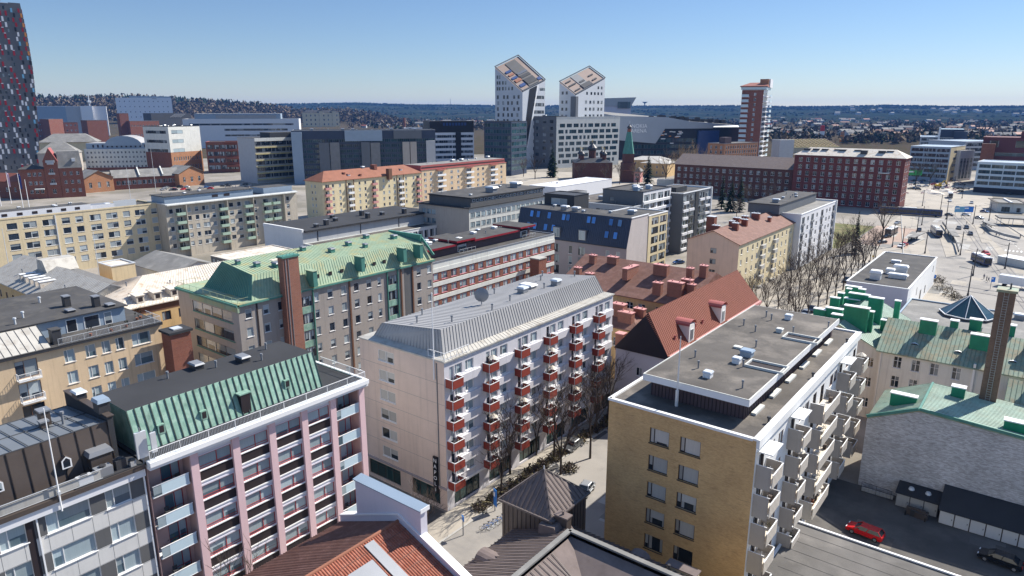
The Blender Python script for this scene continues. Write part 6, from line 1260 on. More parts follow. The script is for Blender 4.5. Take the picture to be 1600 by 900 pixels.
# pale art-nouveau block with arched glass roof, villa roofs
b = far('station_block', 'pale office block with a blue-grey attic and a large arched roof in the middle', 'building', 136, 268, 257, 266, 233, 30, 'plaster_offwhite'); b.wall('G', rows(b, 'G', 4, 20, 1.5, 1.9, 'std_d', 2, 1)); r = flat_roof(b, 'zinc', .3, 'metal_light'); m = MB(); W = b.W; m.box(-W * .98, -2, 3, 28, b.h, b.h + 5.5, 'cladding_blue', 'zinc')
for k in range(14): m.box(-W * .9 + k * W * .06, -W * .9 + k * W * .06 + 1.4, 2.9, 2.99, b.h + 1.5, b.h + 4, 'panel_dark')
N = 10; cx, rx, rh = -W * .5, W * .24, 9
for k in range(N):
    a, c = math.pi * k / N, math.pi * (k + 1) / N; m.face([(cx + rx * math.cos(a), 2, b.h + 3 + rh * math.sin(a)), (cx + rx * math.cos(a), 28, b.h + 3 + rh * math.sin(a)), (cx + rx * math.cos(c), 28, b.h + 3 + rh * math.sin(c)), (cx + rx * math.cos(c), 2, b.h + 3 + rh * math.sin(c))][::-1], 'zinc')
    m.face([(cx, 2, b.h + 3), (cx + rx * math.cos(a), 2, b.h + 3 + rh * math.sin(a)), (cx + rx * math.cos(c), 2, b.h + 3 + rh * math.sin(c))], 'cladding_blue')
b.part('attic', m, r); e = MB(); b.fbox(e, 'G', 0, W, .003, .3, .5, 3.4, 'brick_red'); b.part('plinth', e); b.finish()
b = far('old_villa', 'villa with a broad grey hipped roof between the brick houses and the pale block', 'building', 66, 252, 155, 250, 222, 26, 'plaster_cream'); hip_roof(b, 9, 'felt_light', 'x', 1.0); b.finish()
b = far('old_villa', 'long grey hipped roof with small eyebrow dormers behind the brick gable tower', 'building', 64, 274, 127, 272, 239, 22, 'plaster_greige'); hip_roof(b, 9, 'felt_light', 'x', .8); b.finish()
# white box on brick base, terraced brick, striped office
b = far('office_building', 'white office box with ribbon windows on a red brick base', 'building', 232, 270, 271, 272, 198, 34, 'plaster_offwhite'); hb = b.h * .46
b.wall('G', [(b.W / 2, b.h - 6 - k * 8, b.W * .8, 2.6, 'band') for k in range(3)], z0=hb); b.wall('R', [(9, b.h - 6 - k * 8, 12, 3, 'bluef') for k in range(3)], z0=hb); b.wall('G', [], 'brick_red', 0, hb); b.wall('R', [(u, z, 1.2, 3.4, 'std_d') for u in cols(2, 32, 12) for z in (hb * .2, hb * .6)], 'brick_orange', 0, hb); r = flat_roof(b, 'felt', .4, 'metal_dark'); clutter(b, r, b.h, 9, -b.W + 3, -3, 3, 30, 63); b.finish()
b = far('brick_building', 'rusty brick block with open terraces and dark glazing', 'building', 326, 270, 376, 269, 222, 22, 'brick_red'); b.wall('G', rows(b, 'G', 4, 5, 4.5, 3.6, 'glazed', 1.5, 1.5)); r = flat_roof(b, 'felt', .3, 'red_metal'); m = MB()
for k in range(4): m.box(-b.W * .38, 0, -2.5, -.01, 5 + k * 7, 6.8 + k * 7, 'tile_rust')
b.part('terrace', m); b.finish()
b = far('office_building', 'grey office with dark ribbon glazing and thin yellow bands', 'building', 377, 283, 403, 287, 216, 40, 'plaster_pale_grey'); b.wall('R', bands(b, 'R', 6, 'band', 5, 3, 2, .8, 3), 'concrete'); e = MB()
for i in range(6): z = 3 + i * (b.h - 5) / 6; b.fbox(e, 'R', 0, 40, .003, .9, z - .5, z + .4, 'yellow_stripe')
b.fbox(e, 'R', 0, 40, .003, 1, b.h - 2.2, b.h, 'plaster_offwhite'); b.part('trim', e); r = flat_roof(b, 'felt', .4, 'metal_grey'); m = MB(); m.box(-18, -2, 14, 38, b.h, b.h + 4, 'cladding_charcoal', 'felt'); b.part('penthouse', m, r); b.finish()
b = far('office_building', 'row of dark teal glass offices with grey pylons across the rail yard', 'building', 461, 287, 682, 282, 204, 30, 'cladding_navy'); W = b.W; b.wall('G', bands(b, 'G', 8, 'office', 3.2, 2, 6, .5, 22), 'cladding_navy'); e = MB()
for u0, u1, zt, m_ in ((0, .07, .98, 'cladding_blue'), (.18, .25, .78, 'cladding_slate'), (.255, .32, .78, 'concrete_dark'), (.47, .53, .78, 'cladding_slate'), (.535, .6, .77, 'concrete_dark'), (.76, .81, .78, 'plaster_greige'), (.815, .86, .78, 'plaster_greige'), (.93, .995, .8, 'plaster_pale_grey')): b.fbox(e, 'G', W * u0, W * u1, .02, 3, 0, b.h * zt, m_)
b.fbox(e, 'G', W * .36, W * .62, .02, 1.6, b.h * .8, b.h * 1.0, 'cladding_blue'); b.fbox(e, 'G', W * .7, W * .9, .02, 1.8, b.h * .84, b.h, 'cladding_slate'); b.part('wall_panel', e); r = flat_roof(b, 'felt', .4, 'metal_grey'); clutter(b, r, b.h, 26, -W + 3, -3, 2, 26, 65); b.finish()
b = far('office_building', 'white banded office with a dark top storey and blue lettering', 'building', 673, 262, 741, 260, 207, 26, 'panel_white'); b.wall('G', bands(b, 'G', 6, 'band', 2.6, 2, 1.5, .8, 2), 'panel_white'); b.wall('R', bands(b, 'R', 6, 'band', 2.4, 2, 1.5, 1.5, 1), 'panel_white'); r = flat_roof(b, 'felt', .3, 'metal_dark'); m = MB(); m.box(-b.W, 0, .01, 26, b.h, b.h + 11, 'frame_black', 'felt_dark'); m.box(-b.W * .42, -b.W * .3, -.6, -.01, 0, b.h, 'frame_black')
for k in range(8): m.box(-b.W * .7 + k * 3.1, -b.W * .7 + k * 3.1 + 2.1, -.4, -.01, b.h + 6.6, b.h + 9.4, 'bus_blue')
b.part('penthouse', m, r); b.finish()
b = far('office_building', 'small white plant tower left of the office with blue lettering', 'building', 636, 262, 662, 261.5, 200, 20, 'panel_white'); flat_roof(b, 'felt', .3, 'white_paint'); m = MB(); m.box(-b.W * .3, 0, -.5, -.01, 4, b.h - 1, 'cladding_slate'); b.part('wall_panel', m); b.finish()
# brick gable tower house and low brick depot by the rail yard
b = far('brick_house', 'red brick house with a tall stepped gable tower and steep grey roofs', 'building', 99, 309, 135, 307, 262, 14, 'brick_red'); b.wall('G', rows(b, 'G', 3, 3, 1.6, 2.2, 'old', 1.5, 1)); m = MB(); m.hexa([(-b.W - .3, -.3, b.h), (.3, -.3, b.h), (.3, 14, b.h), (-b.W - .3, 14, b.h), (-b.W, 2.5, b.h + 10.5), (-.5, 2.5, b.h + 10.5), (-.5, 12, b.h + 10.5), (-b.W, 12, b.h + 10.5)], 'felt_light'); m.box(-b.W * .4, -b.W * .25, -.1, 1.6, b.h + 4, b.h + 6, 'plaster_white'); b.part('roof', m); b.finish()
b = far('brick_house', 'slender red brick gable tower with stacked white balconies by the rail yard', 'tower', 76, 310, 98.6, 309, 251, 10, 'brick_red'); b.wall('G', [(b.W * .5, 3 + k * 6.4, 2, 2.8, 'old') for k in range(4)]); r = gable_roof(b, 8, 'red_metal', 'y', .2); e = MB()
for k in range(1, 4): b.fbox(e, 'G', b.W * .28, b.W * .72, .01, 1.0, 2.2 + k * 6.4, 3.4 + k * 6.4, 'plaster_pale_grey')
b.fbox(e, 'G', b.W * .2, b.W * .8, .01, .8, b.h - 1.2, b.h + .3, 'plaster_pale_grey'); b.part('balcony', e); b.finish()
b = far('brick_house', 'low red brick wing with a flat grey roof left of the gable tower', 'building', 36, 312, 75.5, 310, 264, 14, 'brick_red'); b.wall('G', rows(b, 'G', 3, 3, 1.7, 2.2, 'old', 1.5, 1, b.W * .3)); r = hip_roof(b, 2.6, 'felt', 'x', .5); m = MB(); m.box(-b.W * .45, -1, -4, -.01, 6, 6.6, 'plaster_offwhite'); b.part('canopy', m); b.finish()
b = far('brick_house', 'low red brick gable house at the left edge behind the flagpoles', 'building', -20, 309, 35, 311, 283, 14, 'brick_red'); b.wall('G', rows(b, 'G', 1, 4, 1.8, 2.6, 'old', 1.5, 2)); gable_roof(b, 4.5, 'tile_rust', 'x', .4); b.finish()
b = far('depot_hall', 'long low brick depot with a grey roof, parapet walls and gabled ends', 'building', 180, 297, 281, 291, 274.5, 14, 'brick_red'); b.wall('G', rows(b, 'G', 1, 12, 2.6, 2.8, 'std_d', 1, 1.2)); r = gable_roof(b, 4.6, 'felt_light', 'x', .8); m = MB()
for u in (.26, .62): m.hexa([(-b.W * u, -1, b.h), (-b.W * u + .8, -1, b.h), (-b.W * u + .8, 7, b.h + 5.2), (-b.W * u, 7, b.h + 5.2), (-b.W * u, -1, b.h + .9), (-b.W * u + .8, -1, b.h + .9), (-b.W * u + .8, 7, b.h + 6.1), (-b.W * u, 7, b.h + 6.1)], 'plaster_offwhite')
b.part('parapet', m, r); b.finish()
for lab, xl, yl, xr, yr, yt in (('brick gable end of the depot with three arched windows', 134, 302, 179.5, 298, 277), ('right-hand brick gable end of the depot with white arched windows', 281.5, 292, 320, 288, 269)):
    b = far('depot_hall', lab, 'building', xl, yl, xr, yr, yt, 18, 'brick_orange'); b.wall('G', rows(b, 'G', 1, 3, 1.9, 3.6, 'old', .6, 1.5)); gable_roof(b, 4.8, 'felt_light', 'y', .8); b.finish()
def tent(px_, py_, i):
    m = MB(); m.box(-3, 3, -3, 3, 0, 2.8, 'white_paint')
    for k in range(4): E4 = [(-3.2, -3.2, 2.8), (3.2, -3.2, 2.8), (3.2, 3.2, 2.8), (-3.2, 3.2, 2.8)]; m.face([E4[k], E4[(k + 1) % 4], (0, 0, 6.0)], 'white_paint')
    x, y = gp(px_, py_); tag(link('party_tent', CACHE.setdefault('tent', m.mesh('party_tent')), None, (x, y, 0), .4), ['leftmost of three white peaked tents in front of the depot', 'middle of three white peaked tents in front of the depot', 'rightmost of three white peaked tents in front of the depot'][i], 'tent', 'white tents before the depot')
for i, q in enumerate(((223, 293.5), (236, 292.5), (247, 291.5))): tent(*q, i)
# castle on the wooded hill
b = far('manor_house', 'cream manor house with dark steep roofs on the brown wooded hill', 'building', 476, 199, 531, 198.4, 176, 26, 'plaster_sand'); b.wall('G', rows(b, 'G', 3, 8, 4, 6, 'std_d', 2, 3)); r = hip_roof(b, 8, 'felt_dark', 'x', .5); m = MB()
for u in (.08, .45): q = b.W * u; m.box(-q - 14, -q - 2, -1.5, 6, 0, b.h + 5, 'plaster_sand'); m.hexa([(-q - 15, -2, b.h + 5), (-q - 1, -2, b.h + 5), (-q - 1, 7, b.h + 5), (-q - 15, 7, b.h + 5), (-q - 9, 2, b.h + 14), (-q - 7, 2, b.h + 14), (-q - 7, 3, b.h + 14), (-q - 9, 3, b.h + 14)], 'felt_dark')
b.part('wing', m); b.finish()
# ---- twin sloped-top towers
def sloped(label, xn, yb, xl, xr, yn, yl, yr, ya, xa):
    P0 = gp(xn, yb)
    rl = ray(xl, 200); W = P0[0] - rl[0] * P0[1] / rl[1]                       # left corner on the grid line through P0
    rr_ = ray(xr, 200); D = rr_[1] * P0[0] / rr_[0] - P0[1]
    zn = zat(xn, yn, *P0); zl = zat(xl, yl, P0[0] - W, P0[1]); zr2 = zat(xr, yr, P0[0], P0[1] + D); zf = zat(xa, ya, P0[0] - W, P0[1] + D)
    b = Bld('sloped_tower', label, 'tower', P0[0], P0[1], W, D, zn, 'tower_white'); b.T = (zn, zl, zr2, zf); return b
b = sloped('taller of two white towers with a slanted wooden top and a dark glass slash', 816, 263, 774, 851, 144, 106, 126, 88, 811); zn, zl, zr2, zf = b.T; W, D = b.W, b.D
b.wall('G', [(u, z, 2.4, 3.4, 'dark1') for i, z in enumerate(ZS(zn - 6, 5.6, 12)) for u in [W * t for t in ((.12, .3, .48, .62, .82) if i % 2 else (.1, .33, .46, .7, .86))]], 'tower_white')
b.wall('R', [(D * .72, z, D * .48, 3.2, 'band') for z in ZS(zn - 6, 7, 9)], 'tower_white')
b.walls.face([(-W, 0, zn), (0, 0, zn), (-W, 0, zl)], 'tower_white'); b.walls.face([(0, 0, zn), (0, D, zn), (0, D, zr2)], 'tower_white'); b.walls.face([(-W, D, zn), (-W, 0, zn), (-W, 0, zl), (-W, D, zf)], 'tower_white'); b.walls.face([(0, D, zn), (-W, D, zn), (-W, D, zf), (0, D, zr2)], 'tower_white')
def slope_roof(b, stripes):
    zn, zl, zr2, zf = b.T; W, D = b.W, b.D; m = MB(); P = lambda s, t, o=0: (-W * s, D * t, (zn * (1 - s) * (1 - t) + zl * s * (1 - t) + zr2 * (1 - s) * t + zf * s * t) + o)
    G8 = 16
    for i in range(G8):
        for j in range(G8): m.face([P(i / G8, j / G8), P(i / G8, (j + 1) / G8), P((i + 1) / G8, (j + 1) / G8), P((i + 1) / G8, j / G8)], 'roof_tan_panel')
    for n_, (s0, s1, t0, t1, c) in enumerate(stripes):
        k_ = .5 * (n_ > 0)
        for u0, u1 in [(s0 + (s1 - s0) * q / 4, s0 + (s1 - s0) * (q + 1) / 4) for q in range(4)]: m.hexa([P(u0, t0, .05 + k_), P(u0, t1, .05 + k_), P(u1, t1, .05 + k_), P(u1, t0, .05 + k_), P(u0, t0, .7 + k_), P(u0, t1, .7 + k_), P(u1, t1, .7 + k_), P(u1, t0, .7 + k_)], c)
    for a, c in (((0, 0), (0, 1)), ((0, 1), (1, 1)), ((1, 1), (1, 0)), ((1, 0), (0, 0))): m.beam(P(*a, .8), P(*c, .8), .9, .9, 'cladding_slate')
    return b.part('roof', m)
slope_roof(b, [(.05, .95, .36, .78, 'cladding_charcoal'), (.1, .28, .37, .77, 'frame_black'), (.34, .42, .37, .77, 'frame_black'), (.47, .53, .37, .77, 'cladding_navy'), (.12, .2, .08, .3, 'bus_blue'), (.3, .38, .1, .34, 'tile_orange'), (.42, .48, .08, .3, 'bus_blue'), (.55, .6, .1, .3, 'tile_orange'), (.66, .72, .1, .32, 'bus_blue'), (.08, .16, .8, .95, 'bus_blue')])
e = MB()
for k in range(6):
    z = zn + 2 + k * 5.4
    for t in (.06, .14, .26, .36, .48, .6, .72):
        if z + 5.5 < zl + (zn - zl) * t: b.fbox(e, 'G', W * t, W * t + 2.0, .01, .05, z, z + 3.2, 'glass_dark')
    for t in (.5, .6, .75, .86):
        if z + 5.5 < zn + (zr2 - zn) * t: b.fbox(e, 'R', D * t, D * t + 5, .01, .05, z, z + 2.6, 'glass_dark')
Q = lambda t, z: (.25, D * t, z); zz_ = zn
e.face([Q(.3, zz_ + (zr2 - zn) * .3 - .5), Q(.02, zn - 52), Q(.18, zn - 52), Q(.62, zz_ + (zr2 - zn) * .62 - .5)][::-1], 'frame_black'); e.face([Q(.64, zz_ + (zr2 - zn) * .6 - .6), Q(.2, zn - 52), Q(.23, zn - 52), Q(.7, zz_ + (zr2 - zn) * .66 - .6)][::-1], 'white_paint'); b.part('glass_slash', e); b.finish()
b = sloped('shorter of two white towers with a slanted wooden top', 897, 258, 873, 943, 149, 129, 123, 105, 916); zn, zl, zr2, zf = b.T; W, D = b.W, b.D
b.wall('G', [(u, z, 2.6, 3, 'dark1') for z in ZS(zn - 8, 7, 8) for u in (W * .2, W * .45)], 'tower_white'); b.wall('R', [(D * t, z, 4.0, 3.2, 'std_d') for z in ZS(zn - 8, 7, 8) for t in (.35, .5, .62, .78, .9)], 'tower_white')
b.walls.face([(-W, 0, zn), (0, 0, zn), (-W, 0, zl)], 'tower_white'); b.walls.face([(0, 0, zn), (0, D, zn), (0, D, zr2)], 'tower_white'); b.walls.face([(-W, D, zn), (-W, 0, zn), (-W, 0, zl), (-W, D, zf)], 'tower_white'); b.walls.face([(0, D, zn), (-W, D, zn), (-W, D, zf), (0, D, zr2)], 'tower_white')
slope_roof(b, [(.03, .97, .33, .55, 'cladding_slate'), (.06, .3, .31, .6, 'frame_black'), (.4, .5, .37, .52, 'frame_black'), (.5, .56, .06, .28, 'frame_black'), (.75, .8, .08, .24, 'frame_black'), (.15, .2, .08, .24, 'frame_black'), (.2, .26, .68, .82, 'frame_black'), (.5, .56, .7, .85, 'frame_black')])
e = MB()
for k in range(4):
    z = zn + 1 + k * 6
    for t in (.15, .4):
        if z + 5 < zl + (zn - zl) * t: b.fbox(e, 'G', W * t, W * t + 2.4, .01, .05, z, z + 3, 'glass_dark')
    for t in (.35, .5, .62, .74, .86):
        if z + 5 < zn + (zr2 - zn) * t: b.fbox(e, 'R', D * t, D * t + 3.2, .01, .05, z, z + 2.8, 'glass_dark')
b.fbox(e, 'G', W * .72, W, .01, .4, 4, zn - 1, 'cladding_slate'); b.fbox(e, 'R', 0, D * .08, .01, .4, 4, zn - 1, 'cladding_slate'); b.part('wall_panel', e); b.finish()
b = far('office_building', 'dark glass podium left of the taller slanted tower', 'building', 757, 273, 799, 275, 190, 30, 'cladding_navy'); b.wall('G', bands(b, 'G', 8, 'office', 6, 3, 1, .6, 3), 'cladding_navy'); b.wall('R', bands(b, 'R', 8, 'office', 6, 3, 1, .6, 2)); flat_roof(b, 'felt_dark', .3, 'metal_dark'); b.finish()
b = far('office_building', 'shaded blue-grey office wing between the slanted towers and the white window grid', 'building', 832, 261, 868, 263, 182, 20, 'cladding_slate'); b.wall('G', rows(b, 'G', 7, 3, 4, 3, 'dark1', 3, 2), 'cladding_slate'); r = flat_roof(b, 'felt_dark', .3, 'metal_dark'); clutter(b, r, b.h, 6, -b.W + 3, -3, 2, 16, 67); b.finish()
b = far('office_building', 'white office with an irregular grid of wide dark windows in front of the arena', 'building', 868.5, 263, 966, 257, 183, 24, 'plaster_offwhite'); rnd = random.Random(4); ops = []; p = (b.h - 8) / 7
for i in range(7):
    u = 2.0 + rnd.random() * 3
    while u < b.W - 4:
        w = rnd.choice((3, 6.5, 6.5, 9)); w = min(w, b.W - 2 - u)
        if w > 2.5: ops.append((u + w / 2, 3 + i * p + p * .2, w, p * .62, 'office'))
        u += w + 2.2
b.wall('G', ops, 'plaster_offwhite'); flat_roof(b, 'felt_light', .3, 'plaster_offwhite'); b.finish()
# ---- arena
b = far('arena_hall', 'huge dark arena hall with a silver folded facade and white lettering', 'arena', 955, 249, 1152, 246, 199, 110, 'arena_dark'); F = b.F; W, h = b.W, b.h
b.wall('G', bands(b, 'G', 3, 'office', 5, 3, 12, 20, 10), 'arena_dark'); m = MB(); top = F.uz(1000, 180)[1] - h
m.hexa([(-W, 0, h), (0, 0, h - 1), (0, 110, h - 1), (-W, 110, h), (-W, 2, h + top), (0, 4, h + 2), (0, 110, h + 6), (-W, 110, h + top + 6)], 'cladding_silver', 'felt_light'); rnd = random.Random(6)
for k in range(26): x = -W * rnd.uniform(.05, .72); y = rnd.uniform(8, 60); zz_ = h + 2 + (top - 2) * (-x / W); m.box(x, x + 5, y, y + 4, zz_, zz_ + rnd.uniform(2.5, 5.5), 'metal_dark')
b.part('roof', m)
pts = [F.uz(*q) for q in ((962, 181), (1040, 183), (1113, 196), (1111, 200.5), (1037, 201), (1022, 224), (966, 219))]
m = MB(); q0 = [(u - W, -4, z) for u, z in pts]; q1 = [(u - W, .2, z) for u, z in pts]; n = len(pts)
m.face(q0[::-1], 'cladding_silver')
for i in range(n): m.face([q0[i], q0[(i + 1) % n], q1[(i + 1) % n], q1[i]], 'cladding_silver')
fp = b.part('facade_panel', m)
(ua, za), (ub, zb) = F.uz(997, 197), F.uz(996, 204.5)
for s_, (u, z) in (('NOKIA', (ua, za)), ('ARENA', (ub, zb))):
    o = text(s_, 6.0, (u - W, -4.08, z), (R_(90), 0, 0), 'letter_white', None, 'lettering'); o.parent = fp
u0, z0_ = F.uz(1090, 204); u1, z1_ = F.uz(1110, 240); m = MB(); m.box(u0 - W, u1 - W + 8, -3, 0, 0, z0_, 'bus_blue'); b.part('wall_panel', m)
m = MB(); rnd = random.Random(9)
for k in range(18): u, z = F.uz(rnd.uniform(1028, 1065), rnd.uniform(206, 226)); m.box(u - W, u - W + rnd.uniform(2, 6), -.3, -.01, z, z + 1.0, 'letter_white' if k % 4 else 'panel_orange')
b.part('screen', m); b.finish()
b = far('office_building', 'pale building with an overhanging slanted end above the arena roof', 'building', 942, 214, 984, 214, 166, 30, 'plaster_lilac'); h, W = b.h, b.W; m = MB(); m.hexa([(-W, -1, h), (0, -1, h), (0, 30, h), (-W, 30, h), (-W - 2, -2, h + 16), (10, -2, h + 18), (10, 30, h + 18), (-W - 2, 30, h + 16)], 'plaster_pale_grey'); m.box(-W * .5, -2, -2.4, -1.9, h - 4, h + 9, 'glass_teal'); b.part('upper_block', m); b.finish()
# ---- brick tower with glass balconies and neighbours
b = far('high_rise_tower', 'tall brick apartment tower wrapped in white and glass balconies', 'tower', 1151, 250, 1184, 251, 141, 34, 'brick_red'); zz = ZS(b.h - 6, 5.4, 18)
b.wall('G', [(b.W * .62, z, 2.4, 3, 'std') for z in zz if z > 2], 'brick_red'); b.wall('R', [(17, z, 31, 3.4, 'band') for z in zz if z > 2], 'panel_white'); e = MB()
for z in zz: b.fbox(e, 'G', 0, b.W * .36, .01, 2.2, z - 1.4, z - .9, 'panel_white'); b.fbox(e, 'G', .2, b.W * .34, 1.6, 1.9, z - .9, z + 1.6, 'panel_blue'); b.fbox(e, 'R', 0, 18, .01, 3.4, z - 1.5, z - .2, 'panel_white'); b.fbox(e, 'R', 18, 34, .01, 5.4, z - 1.5, z - 1.0, 'panel_white'); b.fbox(e, 'R', 18, 34, 4.9, 5.2, z - 1, z + 1.2, 'panel_blue')
b.part('balcony', e); r = flat_roof(b, 'felt', .3, 'metal_light'); m = MB(); m.box(-b.W - 1, 3, -2, 35, b.h + .6, b.h + 3.4, 'panel_blue'); m.hexa([(-b.W - 2, -3, b.h + 3.4), (4, -3, b.h + 3.4), (4, 36, b.h + 3.4), (-b.W - 2, 36, b.h + 3.4), (-b.W - 2, -3, b.h + 4.4), (4, -3, b.h + 4.4), (2, 30, b.h + 9), (-b.W + 4, 30, b.h + 9)], 'tile_rust'); m.box(-6, 3, 10, 34, b.h + 4, b.h + 12, 'brick_orange'); m.box(3.01, 4.5, 14, 36, b.h + 3, b.h + 12, 'panel_white'); b.part('penthouse', m, r); b.finish()
b = far('brick_building', 'orange brick block with a tight grid of windows beside the arena', 'building', 1104, 259, 1130, 261, 224, 55, 'brick_orange'); b.wall('G', rows(b, 'G', 4, 3, 2.4, 3, 'std_d', 2, 1.5)); b.wall('R', rows(b, 'R', 4, 14, 2.0, 3, 'std_d', 2, 1.5)); r = flat_roof(b, 'felt_brown', .3, 'metal_grey'); m = MB(); m.box(-10, -3, 4, 14, b.h, b.h + 6, 'cladding_plum'); b.part('penthouse', m, r); b.finish()
b = far('office_building', 'narrow pale concrete block right of the brick tower', 'building', 1216, 254, 1238, 253.5, 219, 14, 'plaster_pale_grey'); flat_roof(b, 'felt_light', .3, 'white_paint'); b.finish()
b = Bld('brick_building', 'dark brick warehouse with a broad brown metal roof before the arena', 'building', -128, 444, 78, 26, 19.5, 'brick_dark'); b.wall('G', rows(b, 'G', 4, 17, 2.2, 2.4, 'old', 1, 1)); b.wall('R', []); hip_roof(b, 6.5, 'taupe_metal', 'x', .6, None, 0, None, 12, (0, 0)); b.finish()
b = Bld('brick_building', 'wine-red brick block with six rows of white windows and a pale roof', 'building', -67.5, 441, 59.5, 17, 29, 'brick_wine'); b.wall('G', [(u, z, 2.1, 2.5, 'old') for z in ZS(25, 4.0, 7) for u in cols(1.5, 58.5, 13)]); b.wall('R', [(u, z, 2.1, 2.5, 'old') for z in ZS(25, 4.0, 6) for u in cols(1, 16, 3)]); r = hip_roof(b, 4.2, 'rusty_white', 'x', .7, None, 0, None, 7, (1, 1)); rnd = random.Random(5)
for x in (-54, -49, -44, -37, -34, -26, -22, -13, -9): b.item('dormer', chim_mesh(3.6, 2.2, 1.8, 'metal_dark', 'metal_dark'), (x, 3 + rnd.random() * 4, 30.6), 0, r)
m = MB(); m.box(47, 52.5, -2, -.01, 19.4, 20.6, 'plaster_offwhite'); b.fbox(m, 'G', 47, 52.5, .01, 1.6, 20.2, 20.7, 'plaster_offwhite'); m.v = m.v[24:]; m.f = [tuple(i - 24 for i in f) for f in m.f[6:]]; m.m = m.m[6:]; m.uv = m.uv[6:]; b.part('balcony', m); b.finish()
b = far('stadium_stand', 'low stadium stand with yellow seats beyond the wine-red brick block', 'stadium', 1238, 239, 1312, 238, 231, 40, 'plaster_sand'); m = MB()
for k in range(7): m.box(-b.W, 0, k * 5, k * 5 + 4.9, b.h, b.h + 1 + k * 1.5, 'yellow_stripe')
for k in range(12): m.beam((-b.W + 4 + k * b.W / 12, 0, b.h + 1.3), (-b.W + 4 + k * b.W / 12, 34, b.h + 10.6), .9, .3, 'frame_brown')
b.part('seating', m); b.finish()
# ---- right-hand offices
b = far('office_building', 'shaded glass office with pale blue bands and a cream sunlit end', 'building', 1416, 281, 1478, 285, 229, 40, 'cladding_blue'); b.wall('G', bands(b, 'G', 6, 'band', 3, 2, 1, .5, 3), 'cladding_blue'); b.wall('R', [(24, z, 30, 2.0, 'band') for z in ZS(b.h - 5, 5.2, 5)], 'plaster_cream'); flat_roof(b, 'cladding_blue', .3, 'metal_light'); b.finish()
b = far('office_building', 'pale stepped office with a glass stair tower behind the shaded office', 'building', 1432, 256, 1493, 258, 214, 40, 'plaster_pale_grey'); b.wall('G', bands(b, 'G', 6, 'band', 2.6, 2, 1, 1, 2), 'plaster_pale_grey'); r = flat_roof(b, 'cladding_blue', .3, 'white_paint'); m = MB(); m.box(-b.W * .5, 3, -1, 30, b.h, b.h + 8, 'cladding_navy', 'panel_blue'); m.box(-b.W * .16, 6, -5, -.01, 0, b.h + 6, 'cladding_navy'); m.box(-b.W * .55, -b.W * .5, -1.2, 4, b.h - 3, b.h + 10, 'white_paint'); b.part('glass_tower', m, r); b.finish()
b = far('office_building', 'white office with a narrow front beside the cream sunlit end', 'building', 1494, 283, 1516, 281, 236, 30, 'plaster_white'); b.wall('G', rows(b, 'G', 5, 4, 3.4, 3.4, 'bluef', 2, 6)); flat_roof(b, 'felt_light', .3, 'white_paint'); b.finish()
b = far('office_building', 'long pale office with blue roofs along the far street', 'building', 1502, 266, 1560, 264, 221, 40, 'cladding_blue'); b.wall('G', bands(b, 'G', 5, 'band', 3, 2, 1, 1, 2), 'plaster_pale_grey'); flat_roof(b, 'cladding_blue', .3, 'white_paint'); b.finish()
b = far('office_building', 'plum red office with dark glass and a lit green window band at the right edge', 'building', 1525, 288, 1680, 296, 216, 40, 'cladding_plum'); W = b.W; mat('plum', (.13, .045, .05), .7, var=.1); b.wall('G', [(W * .5, b.h * .62, W * .82, 2.6, 'office'), (W * .12, b.h * .8, W * .1, 5, 'dark1'), (W * .4, b.h * .8, W * .12, 5, 'dark1')], 'plum'); b.wm = 'plum'; r = flat_roof(b, 'plum', .4, 'plum'); m = MB(); m.box(-W * .62, -W * .2, 2, 20, b.h, b.h + 5, 'plum', 'felt'); b.part('penthouse', m, r); e = MB(); b.fbox(e, 'G', 0, W * .14, .01, 8, 0, b.h * .88, 'brick_red'); b.part('wing', e); b.finish()
b = far('office_building', 'low banded blue and white office at the right edge of the tram square', 'building', 1520, 300, 1690, 311, 256, 26, 'cladding_blue'); b.wall('G', bands(b, 'G', 4, 'office', 2.4, 4.2, 1.2, 1, 8), 'panel_blue'); b.wall('L', [], 'panel_blue'); e = MB(); b.fbox(e, 'G', 0, b.W, .004, .5, 0, 3.6, 'arena_dark'); b.part('plinth', e); flat_roof(b, 'cladding_blue', .3, 'white_paint'); b.finish()
# ---- church
cx, cy = gp(931, 282)
o = empty('brick_church', 'dark red brick church with dark onion domes', 'church', (cx, cy, 0), R_(38)); m = MB(); m.box(-17, 13, 0, 26, 0, 14, 'brick_dark'); m.hexa([(-17.5, -.5, 14), (13.5, -.5, 14), (13.5, 26.5, 14), (-17.5, 26.5, 14), (-10, 6, 17), (7, 6, 17), (7, 20, 17), (-10, 20, 17)], 'metal_dark')
for k in range(4): m.box(13.003, 13.3, 3 + k * 6, 5 + k * 6, 4, 10, 'glass_dark')
link('wall', m.mesh('wall'), o)
def onion(r, h, drum, m_='patina_deep', cross='gold'):
    m = MB(); N = 10; m.tube((0, 0, 0), (0, 0, drum), r * .72, r * .72, 'brick_dark', N); pr = [(.78, 0), (1.0, .18), (.95, .35), (.6, .6), (.25, .8), (.08, 1)]
    for (r0, z0), (r1, z1) in zip(pr[:-1], pr[1:]): m.tube((0, 0, drum + z0 * h), (0, 0, drum + z1 * h), r * r0, r * r1, m_, N, False)
    m.tube((0, 0, drum + h), (0, 0, drum + h + 2.6), .14, .14, cross, 4); m.box(-.7, .7, -.1, .1, drum + h + 1.5, drum + h + 1.75, cross); return m
for x, y, z, r, h, d in ((-2, 13, 16, 4.2, 6.5, 7), (-11, 6, 14, 2.4, 4, 5.5), (7, 6, 14, 2.4, 4, 5.5), (-11, 20, 14, 2.4, 4, 5.5), (7, 20, 14, 2.4, 4, 5.5)): link('dome', onion(r, h, d, 'metal_dark').mesh('dome'), o, (x, y, z))
